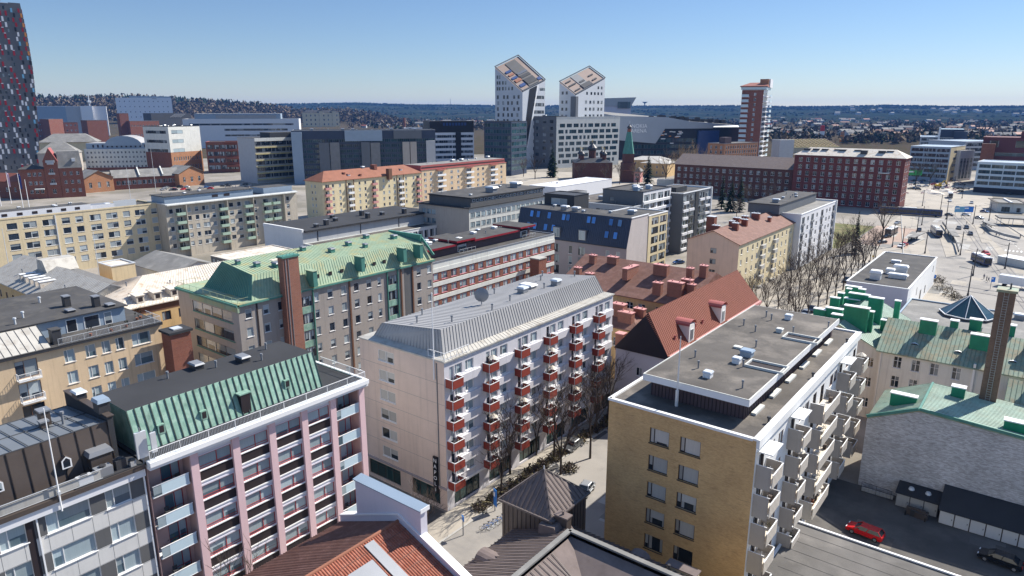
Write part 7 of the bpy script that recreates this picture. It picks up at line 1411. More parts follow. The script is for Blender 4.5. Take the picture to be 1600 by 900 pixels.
sx, sy = gp(980, 284); m = MB(); m.box(-5, 5, -5, 5, 0, 15, 'brick_dark'); m.box(-5.4, 5.4, -5.4, 5.4, 9, 9.6, 'brick_red'); o = empty('bell_tower', 'church bell tower with a tapering green spire and small dark dome', 'tower', (sx, sy, 0), R_(38))
zb = zat(980, 240, sx, sy); zt = zat(981, 206, sx, sy); m.box(-4, 4, -4, 4, 15, zb, 'brick_dark')
for k in range(4): a = k * math.pi / 2; m.tube((3 * math.cos(a + .78), 3 * math.sin(a + .78), zb), (3 * math.cos(a + .78), 3 * math.sin(a + .78), zb + 2), .9, .2, 'brick_red', 6)
link('wall', m.mesh('wall'), o); m = MB(); m.tube((0, 0, zb), (0, 0, zt), 4.6, 1.7, 'patina_deep', 8); m.tube((0, 0, zt), (0, 0, zt + 2), 1.5, 1.5, 'brick_red', 8); link('spire', m.mesh('spire'), o); link('dome', onion(1.9, 3.2, 1, 'metal_dark', 'metal_light').mesh('dome'), o, (0, 0, zt + 1.6))
for lab, xl, yl, xr, yr, yt, D, w_, rf in (('old ochre house with a pale metal roof behind the bell tower', 1000, 275, 1042, 277, 255, 24, 'plaster_ochre', 'zinc_old'), ('second old ochre house with a white roof beside the conifer', 986, 268, 1046, 269, 250, 20, 'plaster_ochre', 'zinc_old'), ('small pink house beside the bell tower', 990, 285, 1000, 285.4, 268, 9, 'red_pink', 'felt_light'), ('low pale wall of garages between the conifer and the warehouse', 1026, 290, 1070, 291, 281, 6, 'plaster_offwhite', 'felt_light'), ('ochre warehouse gable with a white metal roof left of the dark brick warehouse', 1056, 290, 1078, 296, 258, 46, 'plaster_ochre', 'white_paint')):
    b = far('old_house', lab, 'building', xl, yl, xr, yr, yt, D, w_)
    if 'wall of' in lab: flat_roof(b, rf, .2, 'white_paint')
    else: b.wall('G', rows(b, 'G', 2, max(2, int(b.W / 5)), 1.4, 2, 'old', 1, 1)); hip_roof(b, 3.0, rf, 'x' if b.W > D else 'y', .6)
    b.finish()
# ================================================================ STREETS, SQUARE, TRAFFIC
def gpoly(name, pts, z, m): sheet(name, [gp(*p) for p in pts], z, m)
sheet('square_paving', [(-42, 206), (80, 206), (80, 300), (20, 440), (-66, 440), (-42, 300)], .010, 'paving')
sheet('tram_street', [(-24, 258), (-2, 200), (14, 200), (-14, 330), (-38, 440), (-60, 440)], .016, 'road_worn')
sheet('road', [(16, 200), (34, 200), (4, 330), (-24, 440), (-36, 440), (-10, 330)], .016, 'road_worn')
sheet('rail_yard', [(-420, 300), (-300, 300), (-150, 480), (-330, 560), (-480, 420)], .012, 'paving')
sheet('far_street', [(-20, 440), (-66, 440), (-95, 640), (-40, 640)], .012, 'paving')
sheet('sand_yard', [(-64, 318), (-44, 318), (-46, 376), (-66, 376)], .014, 'sand_gravel')
sheet('park_lawn', [(-110, 284), (-66, 302), (-66, 372), (-110, 372)], .012, 'lawn')
m = MB()
def track(pts):
    for off in (-.75, .75):
        for a, b in zip(pts[:-1], pts[1:]): a_, b_ = Vector((a[0] + off, a[1], .034)), Vector((b[0] + off, b[1], .034)); m.beam(a_, b_, .16, .03, 'rail_steel')
for dx in (0, 4.2): track([(6 + dx, 205), (-3 + dx, 250), (-17 + dx, 320), (-28 + dx, 380), (-41 + dx, 440)])
track([(30, 206), (10, 240), (-9, 252), (-40, 256)]); track([(34, 214), (12, 246), (-9, 258), (-40, 262)])
struct('tram_rails', m)
m = MB()
for k in range(40):
    y = 206 + k * 5.6; x = 24 - (y - 200) * .215; m.beam((x, y, .03), (x - .6, y + 2.6, .03), .18, .01, 'line_white')
for yy, x0 in ((214, 17), (300, -4), (338, -12)):
    for k in range(9): m.box(x0 + k * 1.3, x0 + .55 + k * 1.3, yy, yy + 3.2, .024, .032, 'line_white')
struct('road_markings', m)
m = MB(); 
for pts in ([(-42, 206), (-42, 300), (-66, 440)], [(36, 206), (6, 330), (-22, 440)]):
    for a, b in zip(pts[:-1], pts[1:]): m.beam((*a, .14), (*b, .14), .35, .16, 'concrete')
for pts in ([(-39.2, -20), (-39.2, 112)],): m.beam((*pts[0], .13), (*pts[1], .13), .3, .15, 'concrete')
m.box(-56.5, -56.2, -20, 112, 0, .14, 'concrete'); struct('kerb', m)
# ---- tram and bus shelters, platforms, walls
def obj1(name, mb, label, cat, loc=(0, 0, 0), rz=0, group=None): return tag(link(name, mb.mesh(name), None, loc, rz), label, cat, group)
def shelter(px_, py_, L, lab, rz):
    X, Y = gp(px_, py_); m = MB(); m.box(-1.4, 1.4, -L / 2, L / 2, 2.6, 2.8, 'metal_dark'); m.box(-1.3, 1.3, -L / 2 + .2, L / 2 - .2, 2.803, 2.85, 'felt_light')
    for k in range(4): y = -L / 2 + .6 + k * (L - 1.2) / 3; m.tube((-.9, y, 0), (-.9, y, 2.6), .08, .08, 'metal_dark', 5)
    m.box(-1.1, -1.05, -L / 2 + .5, L / 2 - .5, .3, 2.2, 'glass_teal'); m.box(-1.6, 1.8, -L / 2 - 1, L / 2 + 1, 0, .28, 'concrete'); obj1('tram_shelter', m, lab, 'shelter', (X, Y, 0), rz)
shelter(1430, 377, 16, 'tram stop shelter with glass back beyond the big bare tree', -.1); shelter(1487, 372, 24, 'long tram shelter on the platform island beside the bus', R_(12)); shelter(1545, 358, 14, 'tram shelter by the curved wall on the square', R_(20)); 
x0, y0 = gp(1577, 331); b = Bld('kiosk_building', 'small pale kiosk pavilion with a flat grey roof on the tram square', 'kiosk', x0 + 7, y0 - 2, 13, 20, 5.2, 'plaster_offwhite', R_(14)); b.wall('G', [(4, .3, 4, 2.8, 'office'), (10, .3, 2, 2.4, 'dark1')], 'plaster_offwhite'); r = flat_roof(b, 'felt_light', .25, 'felt_brown', 1.2); m = MB(); m.box(-7, -6.2, 0, 20, 5.2, 5.9, 'white_paint'); b.part('roof_beam', m, r); b.finish()
x0, y0 = gp(1590, 352); m = MB(); m.box(-9, 9, -5, 5, 3.6, 4.0, 'felt_light'); m.box(-9.1, 9.1, -5.1, 5.1, 3.5, 3.597, 'metal_dark')
for x in (-8, -3, 3, 8): m.tube((x, -4, 0), (x, -4, 3.6), .12, .12, 'metal_light', 6); m.tube((x, 4, 0), (x, 4, 3.6), .12, .12, 'metal_light', 6)
obj1('canopy_shelter', m, 'wide flat canopy on thin posts at the right edge of the square', 'canopy', (x0, y0, 0), R_(14))
m = MB(); pts = [gp(*p) for p in ((1536, 350), (1540, 358), (1550, 366), (1570, 373), (1592, 378))]
for a, c in zip(pts[:-1], pts[1:]): m.beam((*a, 1.1), (*c, 1.1), .6, 1.1, 'concrete'); m.beam((*a, 1.16), (*c, 1.16), .9, .05, 'plaster_offwhite')
obj1('curved_wall', m, 'low curved concrete wall with a pale coping on the square', 'wall')
m = MB(); pts = [gp(*p) for p in ((1472, 352), (1482, 366), (1493, 384), (1497, 398))]
for a, c in zip(pts[:-1], pts[1:]): m.beam((*a, 1.0), (*c, 1.0), .3, .9, 'metal_dark')
obj1('platform_railing', m, 'dark railing along the tram platform island', 'railing')
x0, y0 = gp(1592, 415); m = MB(); m.box(-6, 12, -3, 3, 0, 2.6, 'plaster_offwhite', 'plaster_white'); m.box(-6.2, 12.2, -3.2, 3.2, 2.603, 2.8, 'white_paint'); obj1('ramp_building', m, 'low white ramp building at the right edge by the tall pole', 'building', (x0, y0, 0), R_(-30))
def sign(px_, py_, w, h, z, c, lab, nm='street_sign', cat='sign', rz=0.6):
    X, Y = gp(px_, py_); m = MB(); m.tube((-w * .35, 0, 0), (-w * .35, 0, z + h), .08, .08, 'metal_grey', 5); 
    if w > 1.5: m.tube((w * .35, 0, 0), (w * .35, 0, z + h), .08, .08, 'metal_grey', 5)
    m.box(-w / 2, w / 2, -.15, -.083, z, z + h, c); m.box(-w / 2 + .05 * w, -w / 2 + .5 * w, -.17, -.153, z + h * .55, z + h * .8, 'letter_white'); return obj1(nm, m, lab, cat, (X, Y, 0), rz)
sign(1497, 341, 5, 3, 3.2, 'panel_sky', 'pale blue overhead road sign left of the brighter blue one'); sign(1511, 341, 5, 3, 3.2, 'sign_blue', 'bright blue overhead road sign on the square')
sign(1426, 286, 12, 4, 6, 'sign_green', 'green sign board on the fence before the shaded glass office'); sign(725, 838, .7, .7, 2.4, 'sign_blue', 'blue round-cornered street sign beside the parked bicycles', rz=-.4); sign(775, 800, .9, 2.6, 1.0, 'sign_blue', 'tall blue sign post on the pavement left of the turret', rz=-.4); sign(1363, 411, .8, .8, 2.3, 'sign_yellow', 'small yellow sign by the promenade end'); sign(1458, 445, .9, 1.2, 2.2, 'sign_blue', 'double blue traffic sign on the tram square'); sign(1549, 452, 1.2, 1.6, 2.4, 'sign_blue', 'dark blue sign post beside three people crossing')
# ---- poles: one kind copied
def polem():
    m = MB(); m.tube((0, 0, 0), (0, 0, 9.5), .2, .14, 'metal_dark', 7); m.tube((0, 0, 0), (0, 0, .8), .3, .3, 'metal_dark', 7); m.beam((0, 0, 8.2), (-3.4, 0, 8.6), .1, .1, 'metal_dark'); m.beam((0, 0, 8.9), (1.8, 0, 9.2), .08, .08, 'metal_dark'); m.box(1.4, 2.2, -.12, .12, 9.15, 9.3, 'metal_grey'); return m
spots = [((1520, 431), 'pole standing before the white truck'), ((1570, 420), 'pole beside the low white ramp building'), ((1512, 462), 'tall pole rising beside the glass pyramid'), ((1445, 396), 'pole behind the white flat-roofed hall'), ((1500, 399), 'pole at the lower end of the platform railing'), ((1409, 389), 'pole beside the parked pale and pink cars'), ((1394, 386), 'slim pole near the big bare tree'), ((1440, 352), 'pole at the tram stop across the tracks'), ((1431, 372), 'pole beside the tram stop shelter'), ((1478, 343), 'pole left of the pale blue road sign'), ((1520, 350), 'pole right of the bright blue road sign'), ((1469, 330), 'pole at the upper tram street'), ((1441, 322), 'pole in the paved upper square'), ((1412, 318), 'pole at the corner of the wine-red block'), ((1545, 345), 'pole near the curved wall'), ((1503, 310), 'pole on the upper road'), ((1458, 300), 'far pole among the parked cars'), ((1490, 296), 'far pole before the cream end'), ((1476, 366), 'pole between the tram and the bus'), ((1362, 428), 'thin pole beside the promenade'), ((1347, 420), 'pole at the end of the tree row')]
pm = None
for (px_, py_), lab in spots: X, Y = gp(px_, py_); pm = pm or polem().mesh('catenary_pole'); tag(link('catenary_pole', pm, None, (X, Y, 0), R_(random.Random(px_).uniform(-20, 20))), lab + ' on the tram square', 'pole', 'dark poles on the tram square')
m = MB(); rnd = random.Random(2); P3 = [Vector((*gp(*s[0]), 8.6)) for s in spots[:16]]
for a, c in ((0, 1), (0, 3), (1, 4), (3, 8), (8, 7), (9, 10), (5, 3), (7, 12), (10, 14)): m.tube(P3[a], P3[c], .03, .03, 'metal_dark', 3, False)
obj1('overhead_wires', m, 'thin overhead tram wires strung between the dark poles', 'wires')
for i, (px_, pb, pt, lab) in enumerate(((2, 322, 250, 'white flagpole at the very left edge with a pale blue flag'), (18, 318, 268, 'white flagpole with a pink and white flag'), (37, 328, 270, 'white flagpole with a navy flag'), (48, 336, 280, 'white flagpole without a flag, rightmost of the left-edge poles'))):
    X, Y = gp(px_, pb); z = zat(px_, pt, X, Y); o = empty('flagpole', lab, 'flagpole', (X, Y, 0)); m = MB(); m.tube((0, 0, 0), (0, 0, z), .22, .12, 'white_paint', 6); link('pole', m.mesh('pole'), o)
    if i < 3:
        m = MB(); c = ('flag_sky', 'flag_pink', 'flag_blue')[i]; pr = None
        for k in range(9): t = k / 8; cur = (Vector((.3 + 3.2 * t, .5 * math.sin(t * 6), z - .4 - t * .9)), Vector((.3 + 2.8 * t, .5 * math.sin(t * 6), z - 7.5 + .3 * math.sin(t * 5)))); 
        pr = None
        for k in range(9):
            t = k / 8; cur = (Vector((.3 + 4.4 * t, .5 * math.sin(t * 6), z - .4 - t * .9)), Vector((.3 + 3.6 * t, .5 * math.sin(t * 6 + .4), z - 8.5 + .3 * math.sin(t * 5))))
            if pr: m.face([pr[1], cur[1], cur[0], pr[0]], c)
            pr = cur
        link('flag', m.mesh('flag'), o)
for px_, pb, pt, lab in ((24, 470, 356, 'tall thin white mast before the yellow slab at the left edge'), (157, 440, 362, 'thin white mast on the old metal roofs'), (244, 300, 232, 'thin lamp mast before the depot'), (205, 316, 262, 'lamp mast in the rail yard behind the yellow slab'), (540, 318, 270, 'lamp mast in front of the teal glass offices')):
    X, Y = gp(px_, pb); m = MB(); z = zat(px_, pt, X, Y); m.tube((0, 0, 0), (0, 0, z), .16, .07, 'metal_light', 5); m.box(-.5, .5, -.1, .1, z - .1, z, 'metal_light'); obj1('mast', m, lab, 'mast', (X, Y, 0))
# ---- cars: body shaped from a side profile, glasshouse, wheels, lamps
def car_mesh(col, L=4.4, w=1.8, est=False):
    b = MB(); hw = w / 2
    prof = [(-L / 2, .35), (-L / 2 + .02, .72), (-L / 2 + .95, .93), (L / 2 - .12, .98), (L / 2, .62), (L / 2 - .02, .35)]
    n = len(prof)
    ins = [.08, .04, .05, .06, .05, .08]
    for i in range(n - 1):
        (x0, z0), (x1, z1) = prof[i], prof[i + 1]; b.face([(x0, -hw + ins[i], z0), (x0, hw - ins[i], z0), (x1, hw - ins[i + 1], z1), (x1, -hw + ins[i + 1], z1)], col)
    mid = [(x, .6) for x, z in prof]
    for s in (-1, 1):
        q = [(x, s * (hw - ins[i]), z) for i, (x, z) in enumerate(prof)]; b.face(q if s < 0 else q[::-1], col)
    b.face([(prof[-1][0], -hw + .08, .35), (prof[0][0], -hw + .08, .35), (prof[0][0], hw - .08, .35), (prof[-1][0], hw - .08, .35)][::-1], 'tyre')
    b.box(-L / 2 + .1, L / 2 - .1, -hw - .005, hw + .005, .34, .48, col)
    g = MB(); xa, xb, xc, xd = -L / 2 + 1.0, -L / 2 + 1.75, (L / 2 - .55) if est else L / 2 - 1.1, L / 2 - .1 if est else L / 2 - .45
    lo = [(xa, -hw + .09, .92), (xd, -hw + .09, .96), (xd, hw - .09, .96), (xa, hw - .09, .92)]; hi = [(xb, -hw + .26, 1.43), (xc, -hw + .26, 1.43), (xc, hw - .26, 1.43), (xb, hw - .26, 1.43)]
    g.hexa(lo + hi, 'car_glass'); r = MB(); r.hexa([(xb - .06, -hw + .24, 1.432), (xc + .06, -hw + .24, 1.432), (xc + .06, hw - .24, 1.432), (xb - .06, hw - .24, 1.432), (xb + .1, -hw + .34, 1.5), (xc - .1, -hw + .34, 1.5), (xc - .1, hw - .34, 1.5), (xb + .1, hw - .34, 1.5)], col)
    for s in (-1, 1):
        for p, q in zip((lo[0] if s < 0 else lo[3], (((xa + xd) / 2 - .1), s * (hw - .09), .94), lo[1] if s < 0 else lo[2]), (hi[0] if s < 0 else hi[3], ((xb + xc) / 2, s * (hw - .26), 1.43), hi[1] if s < 0 else hi[2])): r.beam(Vector(p) + Vector((0, s * .012, .02)), Vector(q) + Vector((0, s * .012, .02)), .09, .05, col)
        r.box(xa + .35, xa + .6, s * (hw + .02) - .09, s * (hw + .02) + .09, .95, 1.1, col)
    wh = MB(); wh.tube((0, -.11, 0), (0, .11, 0), .32, .32, 'tyre', 14); rim = MB(); rim.tube((0, -.118, 0), (0, .118, 0), .2, .2, 'rim', 10)
    hl = MB(); hl.box(-.06, .06, -.2, .2, -.08, .08, 'lamp_clear'); tl = MB(); tl.box(-.05, .05, -.18, .18, -.12, .12, 'lamp_red')
    return dict(body=b.mesh('body'), glass=g.mesh('windows'), roof=r.mesh('roof'), wheel=wh.mesh('wheel'), rim=rim.mesh('rim'), hl=hl.mesh('headlight'), tl=tl.mesh('tail_light'), L=L, w=w)
CARS = {}
def car(px_, py_, col, head, lab, group=None, L=4.4, est=False, detail=True):
    k = (col, L, est); CARS.setdefault(k, car_mesh(col, L, 1.8, est)); M_ = CARS[k]; X, Y = gp(px_, py_)
    o = empty('parked_car', lab, 'car', (X, Y, .012), R_(head), group)
    link('body', M_['body'], o); link('windows', M_['glass'], o); link('roof', M_['roof'], o)
    for x in (-L / 2 + .85, L / 2 - .8):
        for y in (-.8, .8):
            wl = link('wheel', M_['wheel'], o, (x, y, .32))
            if detail: link('rim', M_['rim'], wl)
    if detail:
        for y in (-.6, .6): link('headlight', M_['hl'], o, (-L / 2 + .06, y, .68)); link('tail_light', M_['tl'], o, (L / 2 - .05, y, .78))
    return o
car(1351, 836, 'car_red', -6, 'bright red estate car parked in the shaded courtyard', L=4.5, est=True); car(1562, 880, 'car_black', -6, 'black saloon car at the lower right of the courtyard', L=4.7); car(914, 770, 'car_silver', 100, 'silver hatchback in the lane beside the turret', L=4.2)
car(1060, 412, 'car_blue', 60, 'blue car in the gap behind the brown tile roof', L=4.4)
pal = ['car_white', 'car_silver', 'car_grey', 'car_black', 'car_red', 'car_blue']; nm_ = {'car_white': 'white', 'car_silver': 'silver', 'car_grey': 'grey', 'car_black': 'black', 'car_red': 'red', 'car_blue': 'blue'}
sq = [(1412, 384, 4, 75, 'red car in the tram street left of the bus'), (1408, 386, 0, 80, 'white car half hidden behind a pole beside the red car'), (1516, 367, 3, 100, 'black car on the road right of the bus'), (1510, 357, 3, 100, 'black van-like car ahead of the black car on the road'), (1509, 337, 0, 170, 'pale car turning below the blue road signs'), (1483, 337, 2, 165, 'dark grey car turning left of the blue road signs'), (1538, 332, 5, 150, 'dark blue car before the kiosk pavilion'), (1530, 342, 1, 150, 'silver car near the kiosk pavilion'), (1484, 315, 0, 100, 'white car on the upper road'), (1378, 380, 2, 60, 'grey car parked under the big bare tree'), (1386, 371, 3, 70, 'black car parked beside the big bare tree'), (1322, 440, 3, 95, 'black car parked beside the white flat-roofed hall'), (1268, 486, 3, 95, 'dark car parked beside the promenade trees'), (1258, 492, 1, 95, 'silver car parked behind the dark car on the promenade'), (1423, 296, 3, 10, 'black car at the corner of the wine-red block'), (1434, 297, 2, 10, 'grey car at the corner of the wine-red block'), (1465, 291, 5, 0, 'blue car in the far car park'), (1500, 300, 3, 40, 'black car on the far street corner')]
for x, y, c, h, lab in sq: car(x, y, pal[c], h, lab, None, 4.4, False, False)
rnd = random.Random(31)
lots = {}
for k in range(34):
    c = rnd.randrange(6); x, y = rnd.uniform(1424, 1512), rnd.uniform(277, 296); car(x, y, pal[c], rnd.choice((0, 15, 95)), nm_[pal[c]] + ' car in the crowded car park beyond the tram square', 'cars crowded beyond the tram square, ' + nm_[pal[c]], 4.4, False, False)
for k in range(22):
    c = rnd.randrange(6); x = rnd.uniform(250, 400); y = 297 - (x - 250) * .045 + rnd.uniform(-4, 3); car(x, y, pal[c], rnd.choice((20, 30, 110)), nm_[pal[c]] + ' car parked along the rail yard behind the slabs', 'cars along the rail yard, ' + nm_[pal[c]], 4.4, False, False)
# ---- buses and tram
def bus(px_, py_, L, h, w, head, body, roofc, lab, nm, cat, seg=1):
    X, Y = gp(px_, py_); o = empty(nm, lab, cat, (X, Y, .03), R_(head)); m = MB(); m.box(-L / 2, L / 2, -w / 2, w / 2, .35, h, body, roofc); m.box(-L / 2 + .3, L / 2 - .3, -w / 2 + .25, w / 2 - .25, h + .003, h + .22, roofc); m.box(-L * .2, L * .1, -w * .3, w * .3, h + .223, h + .5, 'metal_light'); m.box(-L / 2, L / 2, -w / 2 - .01, w / 2 + .01, .36, .8, 'metal_dark'); link('body', m.mesh('body'), o)
    g = MB()
    for s in (-1, 1):
        n = int(L / 1.6)
        for k in range(n): x0 = -L / 2 + .5 + k * (L - 1) / n; g.box(x0, x0 + (L - 1) / n - .12, s * (w / 2 + .015) - .012, s * (w / 2 + .015) + .012, 1.3, h - .6, 'car_glass')
    g.box(-L / 2 - .03, -L / 2 - .005, -w / 2 + .15, w / 2 - .15, 1.0, h - .35, 'car_glass'); g.box(L / 2 + .005, L / 2 + .03, -w / 2 + .3, w / 2 - .3, 1.5, h - .5, 'car_glass'); link('windows', g.mesh('windows'), o)
    wm = cached('buswheel', lambda: (lambda q: (q.tube((0, -.15, 0), (0, .15, 0), .48, .48, 'tyre', 12), q)[1])(MB()), 'wheel')
    for x in (-L / 2 + 2.2, L / 2 - 2.8):
        for y in (-w / 2 + .12, w / 2 - .12): link('wheel', wm, o, (x, y, .45))
bus(1462, 367, 17, 3.3, 2.6, 105, 'bus_blue', 'concrete', 'articulated blue city bus with a grey roof on the tram street', 'city_bus', 'bus'); bus(1532, 412, 10.5, 3.2, 2.6, 118, 'bus_blue', 'white_paint', 'blue and white city bus turning on the tram square', 'city_bus', 'bus'); bus(1392, 367, 11, 3.3, 2.6, 85, 'car_grey', 'white_paint', 'dark bus with a white roof behind the big bare tree', 'city_bus', 'bus')
bus(1484, 309, 9, 3.4, 2.6, 100, 'car_white', 'white_paint', 'white bus on the upper road', 'city_bus', 'bus')
bus(1421, 336, 30, 3.6, 2.7, 8, 'bus_blue', 'metal_dark', 'long dark blue tram crossing before the wine-red brick block', 'tram', 'tram')
X, Y = gp(1590, 450); o = empty('box_truck', 'white box truck at the right edge of the tram square', 'truck', (X, Y, .03), R_(168)); m = MB(); m.box(-2.2, 5.2, -1.25, 1.25, .9, 3.6, 'car_white'); link('cargo_box', m.mesh('cargo_box'), o); m = MB(); m.hexa([(-4.3, -1.15, .5), (-2.3, -1.15, .5), (-2.3, 1.15, .5), (-4.3, 1.15, .5), (-4.0, -1.1, 2.5), (-2.3, -1.1, 2.6), (-2.3, 1.1, 2.6), (-4.0, 1.1, 2.5)], 'car_white'); m.box(-4.32, -4.1, -1.0, 1.0, 1.5, 2.3, 'car_glass'); link('cab', m.mesh('cab'), o); m = MB(); m.box(1.0, 3.5, -1.28, -1.253, 1.8, 2.9, 'sign_yellow'); link('lettering_panel', m.mesh('lettering_panel'), o)
for x in (-3.2, 3.6):
    for y in (-1.1, 1.1): link('wheel', CACHE['buswheel'], o, (x, y, .45))
# ---- people: one skinned figure standing, one mid-stride
def figure(stride):
    me = bpy.data.meshes.new('person'); s = .22 if stride else .08
    V = [(0, 0, .95), (0, 0, 1.2), (0, 0, 1.42), (0, 0, 1.52), (0, -.02, 1.66), (-.1, 0, .9), (-.11, -s, .5), (-.11, -s * 1.4 + (.0), .07), (-.11, -s * 1.4 - .14, .03), (.1, 0, .9), (.11, s, .5), (.11, s * 1.6, .1), (.11, s * 1.6 - .14, .05), (-.19, 0, 1.4), (-.25, s * .6, 1.13), (-.26, s * .9 - .08, .88), (.19, 0, 1.4), (.25, -s * .6, 1.13), (.26, -s * .9 - .08, .88)]
    E = [(0, 1), (1, 2), (2, 3), (3, 4), (0, 5), (5, 6), (6, 7), (7, 8), (0, 9), (9, 10), (10, 11), (11, 12), (2, 13), (13, 14), (14, 15), (2, 16), (16, 17), (17, 18)]
    Rr = [.14, .15, .15, .065, .105, .095, .07, .05, .04, .095, .07, .05, .04, .07, .05, .04, .07, .05, .04]
    me.from_pydata(V, E, []); me.materials.append(MATS['cloth_dark']); me.materials.append(MATS['skin']); me.materials.append(MATS['cloth_mid']); o = bpy.data.objects.new('tmp', me); COL.objects.link(o); md = o.modifiers.new('s', 'SKIN'); 
    for i, r in enumerate(Rr): me.skin_vertices[0].data[i].radius = (r, r * .8 if i in (0, 1, 2) else r)
    me.skin_vertices[0].data[0].use_root = True; sb = o.modifiers.new('b', 'SUBSURF'); sb.levels = 1
    bpy.context.view_layer.update(); dg = bpy.context.evaluated_depsgraph_get(); out = bpy.data.meshes.new_from_object(o.evaluated_get(dg)); bpy.data.objects.remove(o)
    for p in out.polygons: p.material_index = 1 if p.center.z > 1.5 else (2 if p.center.z > .95 else 0); p.use_smooth = True
    for q in ('cloth_dark', 'skin', 'cloth_mid'):
        if MATS[q].name not in [mm.name for mm in out.materials if mm]: out.materials.append(MATS[q])
    hair = MB(); hair.tube((0, .01, 1.68), (0, .0, 1.79), .12, .07, 'hair', 8); return out, hair.mesh('hair')
FIG = [figure(False), figure(True)]
pp = [((1537, 436), 1, 'person walking leftmost of three crossing the square'), ((1541, 439), 0, 'person standing in the middle of three crossing the square'), ((1544, 441), 1, 'person walking rightmost of three crossing the square'), ((1556, 370), 0, 'person standing by the curved wall on the square'), ((1537, 366), 1, 'person walking left of the curved wall'), ((1561, 369), 1, 'person walking at the lower end of the curved wall'), ((1347, 348), 0, 'person standing on the sandy yard'), ((1351, 417), 1, 'person walking at the promenade end'), ((1357, 413), 0, 'person standing near the small yellow sign'), ((1510, 351), 0, 'person standing behind the black car on the road'), ((1540, 352), 1, 'person walking behind the curved wall'), ((1585, 322), 0, 'person standing in the shade of the kiosk pavilion'), ((1583, 330), 1, 'person walking past the kiosk pavilion'), ((1266, 456), 1, 'person walking between the promenade trees'), ((1357, 367), 0, 'person standing by the big bare tree'), ((1432, 376), 0, 'person waiting at the tram stop'), ((1500, 386), 1, 'person walking along the platform railing'), ((1594, 372), 0, 'person standing near the right edge by the wall end')]
for i, ((px_, py_), st, lab) in enumerate(pp): X, Y = gp(px_, py_); o = tag(link('person', FIG[st][0], None, (X, Y, .02), i * 1.3), lab, 'person'); link('hair', FIG[st][1], o)
# ---- bikes by the turret pavement
def bike():
    m = MB()
    for x in (-.5, .5):
        for k in range(12): a, c = k * math.pi / 6, (k + 1) * math.pi / 6; m.tube((x + .33 * math.cos(a), 0, .34 + .33 * math.sin(a)), (x + .33 * math.cos(c), 0, .34 + .33 * math.sin(c)), .025, .025, 'tyre', 4, False)
    for p, q in (((-.5, 0, .34), (-.15, 0, .85)), ((-.15, 0, .85), (.35, 0, .85)), ((.35, 0, .9), (.5, 0, .34)), ((-.05, 0, .34), (.35, 0, .85)), ((-.05, 0, .34), (-.15, 0, .95)), ((-.5, 0, .34), (-.05, 0, .34))): m.tube(p, q, .025, .025, 'sign_blue', 5)
    m.box(-.28, -.02, -.07, .07, .95, 1.0, 'tyre'); m.tube((.35, -.25, 1.0), (.35, .25, 1.0), .02, .02, 'metal_dark', 5); return m.mesh('bicycle')
bk = bike()
for i in range(5): X, Y = gp(758 + i * 7, 829 - i * 4); tag(link('bicycle', bk, None, (X, Y, .01), .6), 'blue bicycle in the rack on the pavement left of the turret', 'bicycle', 'bicycles in the rack left of the turret')

# ---- road works beyond the square
def barrier():
    m = MB(); m.box(-1.2, 1.2, -.05, .05, .45, 1.0, 'sign_red')
    for k in range(3): m.box(-1.0 + k * .8, -.62 + k * .8, -.06, .06, .44, 1.01, 'letter_white')
    for x in (-1, 1): m.box(x - .06, x + .06, -.3, .3, 0, .44, 'metal_grey')
    return m.mesh('road_barrier')
bm_ = barrier(); rnd = random.Random(77)
for k in range(26): X, Y = gp(rnd.uniform(1405, 1500), rnd.uniform(283, 304)); tag(link('road_barrier', bm_, None, (X, Y, .02), rnd.uniform(-.5, .5)), 'red and white road barrier at the works beyond the tram square', 'barrier', 'red and white barriers at the road works')
X, Y = gp(1466, 293); o = empty('excavator', 'yellow excavator at the road works beyond the tram square', 'excavator', (X, Y, .02), .6)
m = MB(); m.box(-2, 2, -1.5, -.8, 0, 1, 'metal_dark'); m.box(-2, 2, .8, 1.5, 0, 1, 'metal_dark'); link('track', m.mesh('track'), o); m = MB(); m.box(-2, 1.6, -1.3, 1.3, 1.05, 2.3, 'sign_yellow'); m.box(-.2, 1.4, -1.2, -.1, 2.303, 3.3, 'sign_yellow'); m.box(0, 1.42, -1.22, -.12, 2.5, 3.1, 'car_glass'); link('body', m.mesh('body'), o); m = MB(); m.beam((1.4, .4, 1.8), (4, .4, 5), .5, .5, 'sign_yellow'); m.beam((4, .4, 5), (6, .4, 2.4), .4, .4, 'sign_yellow'); m.box(5.4, 6.4, -.2, 1, 1.2, 2.2, 'metal_dark'); link('arm', m.mesh('arm'), o)
def heap(r, h, seed):
    rnd = random.Random(seed); m = MB(); N = 12; rg = [[(r * f * (.8 + .4 * rnd.random()) * math.cos(2 * math.pi * k / N), r * f * (.8 + .4 * rnd.random()) * math.sin(2 * math.pi * k / N), z * h) for k in range(N)] for f, z in ((1, 0), (.65, .55), (.25, .95))]
    for a, c in zip(rg[:-1], rg[1:]):
        for k in range(N): m.face([a[k], a[(k + 1) % N], c[(k + 1) % N], c[k]], 'rusty_white')
    m.face(rg[-1], 'rusty_white'); return m.mesh('earth_heap')
for i, (px_, py_) in enumerate(((1452, 300), (1478, 299), (1462, 303))): X, Y = gp(px_, py_); tag(link('earth_heap', heap(5, 1.8, i), None, (X, Y, 0)), ['tan earth heap left of the yellow excavator at the road works', 'tan earth heap right of the yellow excavator at the road works', 'tan earth heap nearest the square at the road works'][i], 'heap')
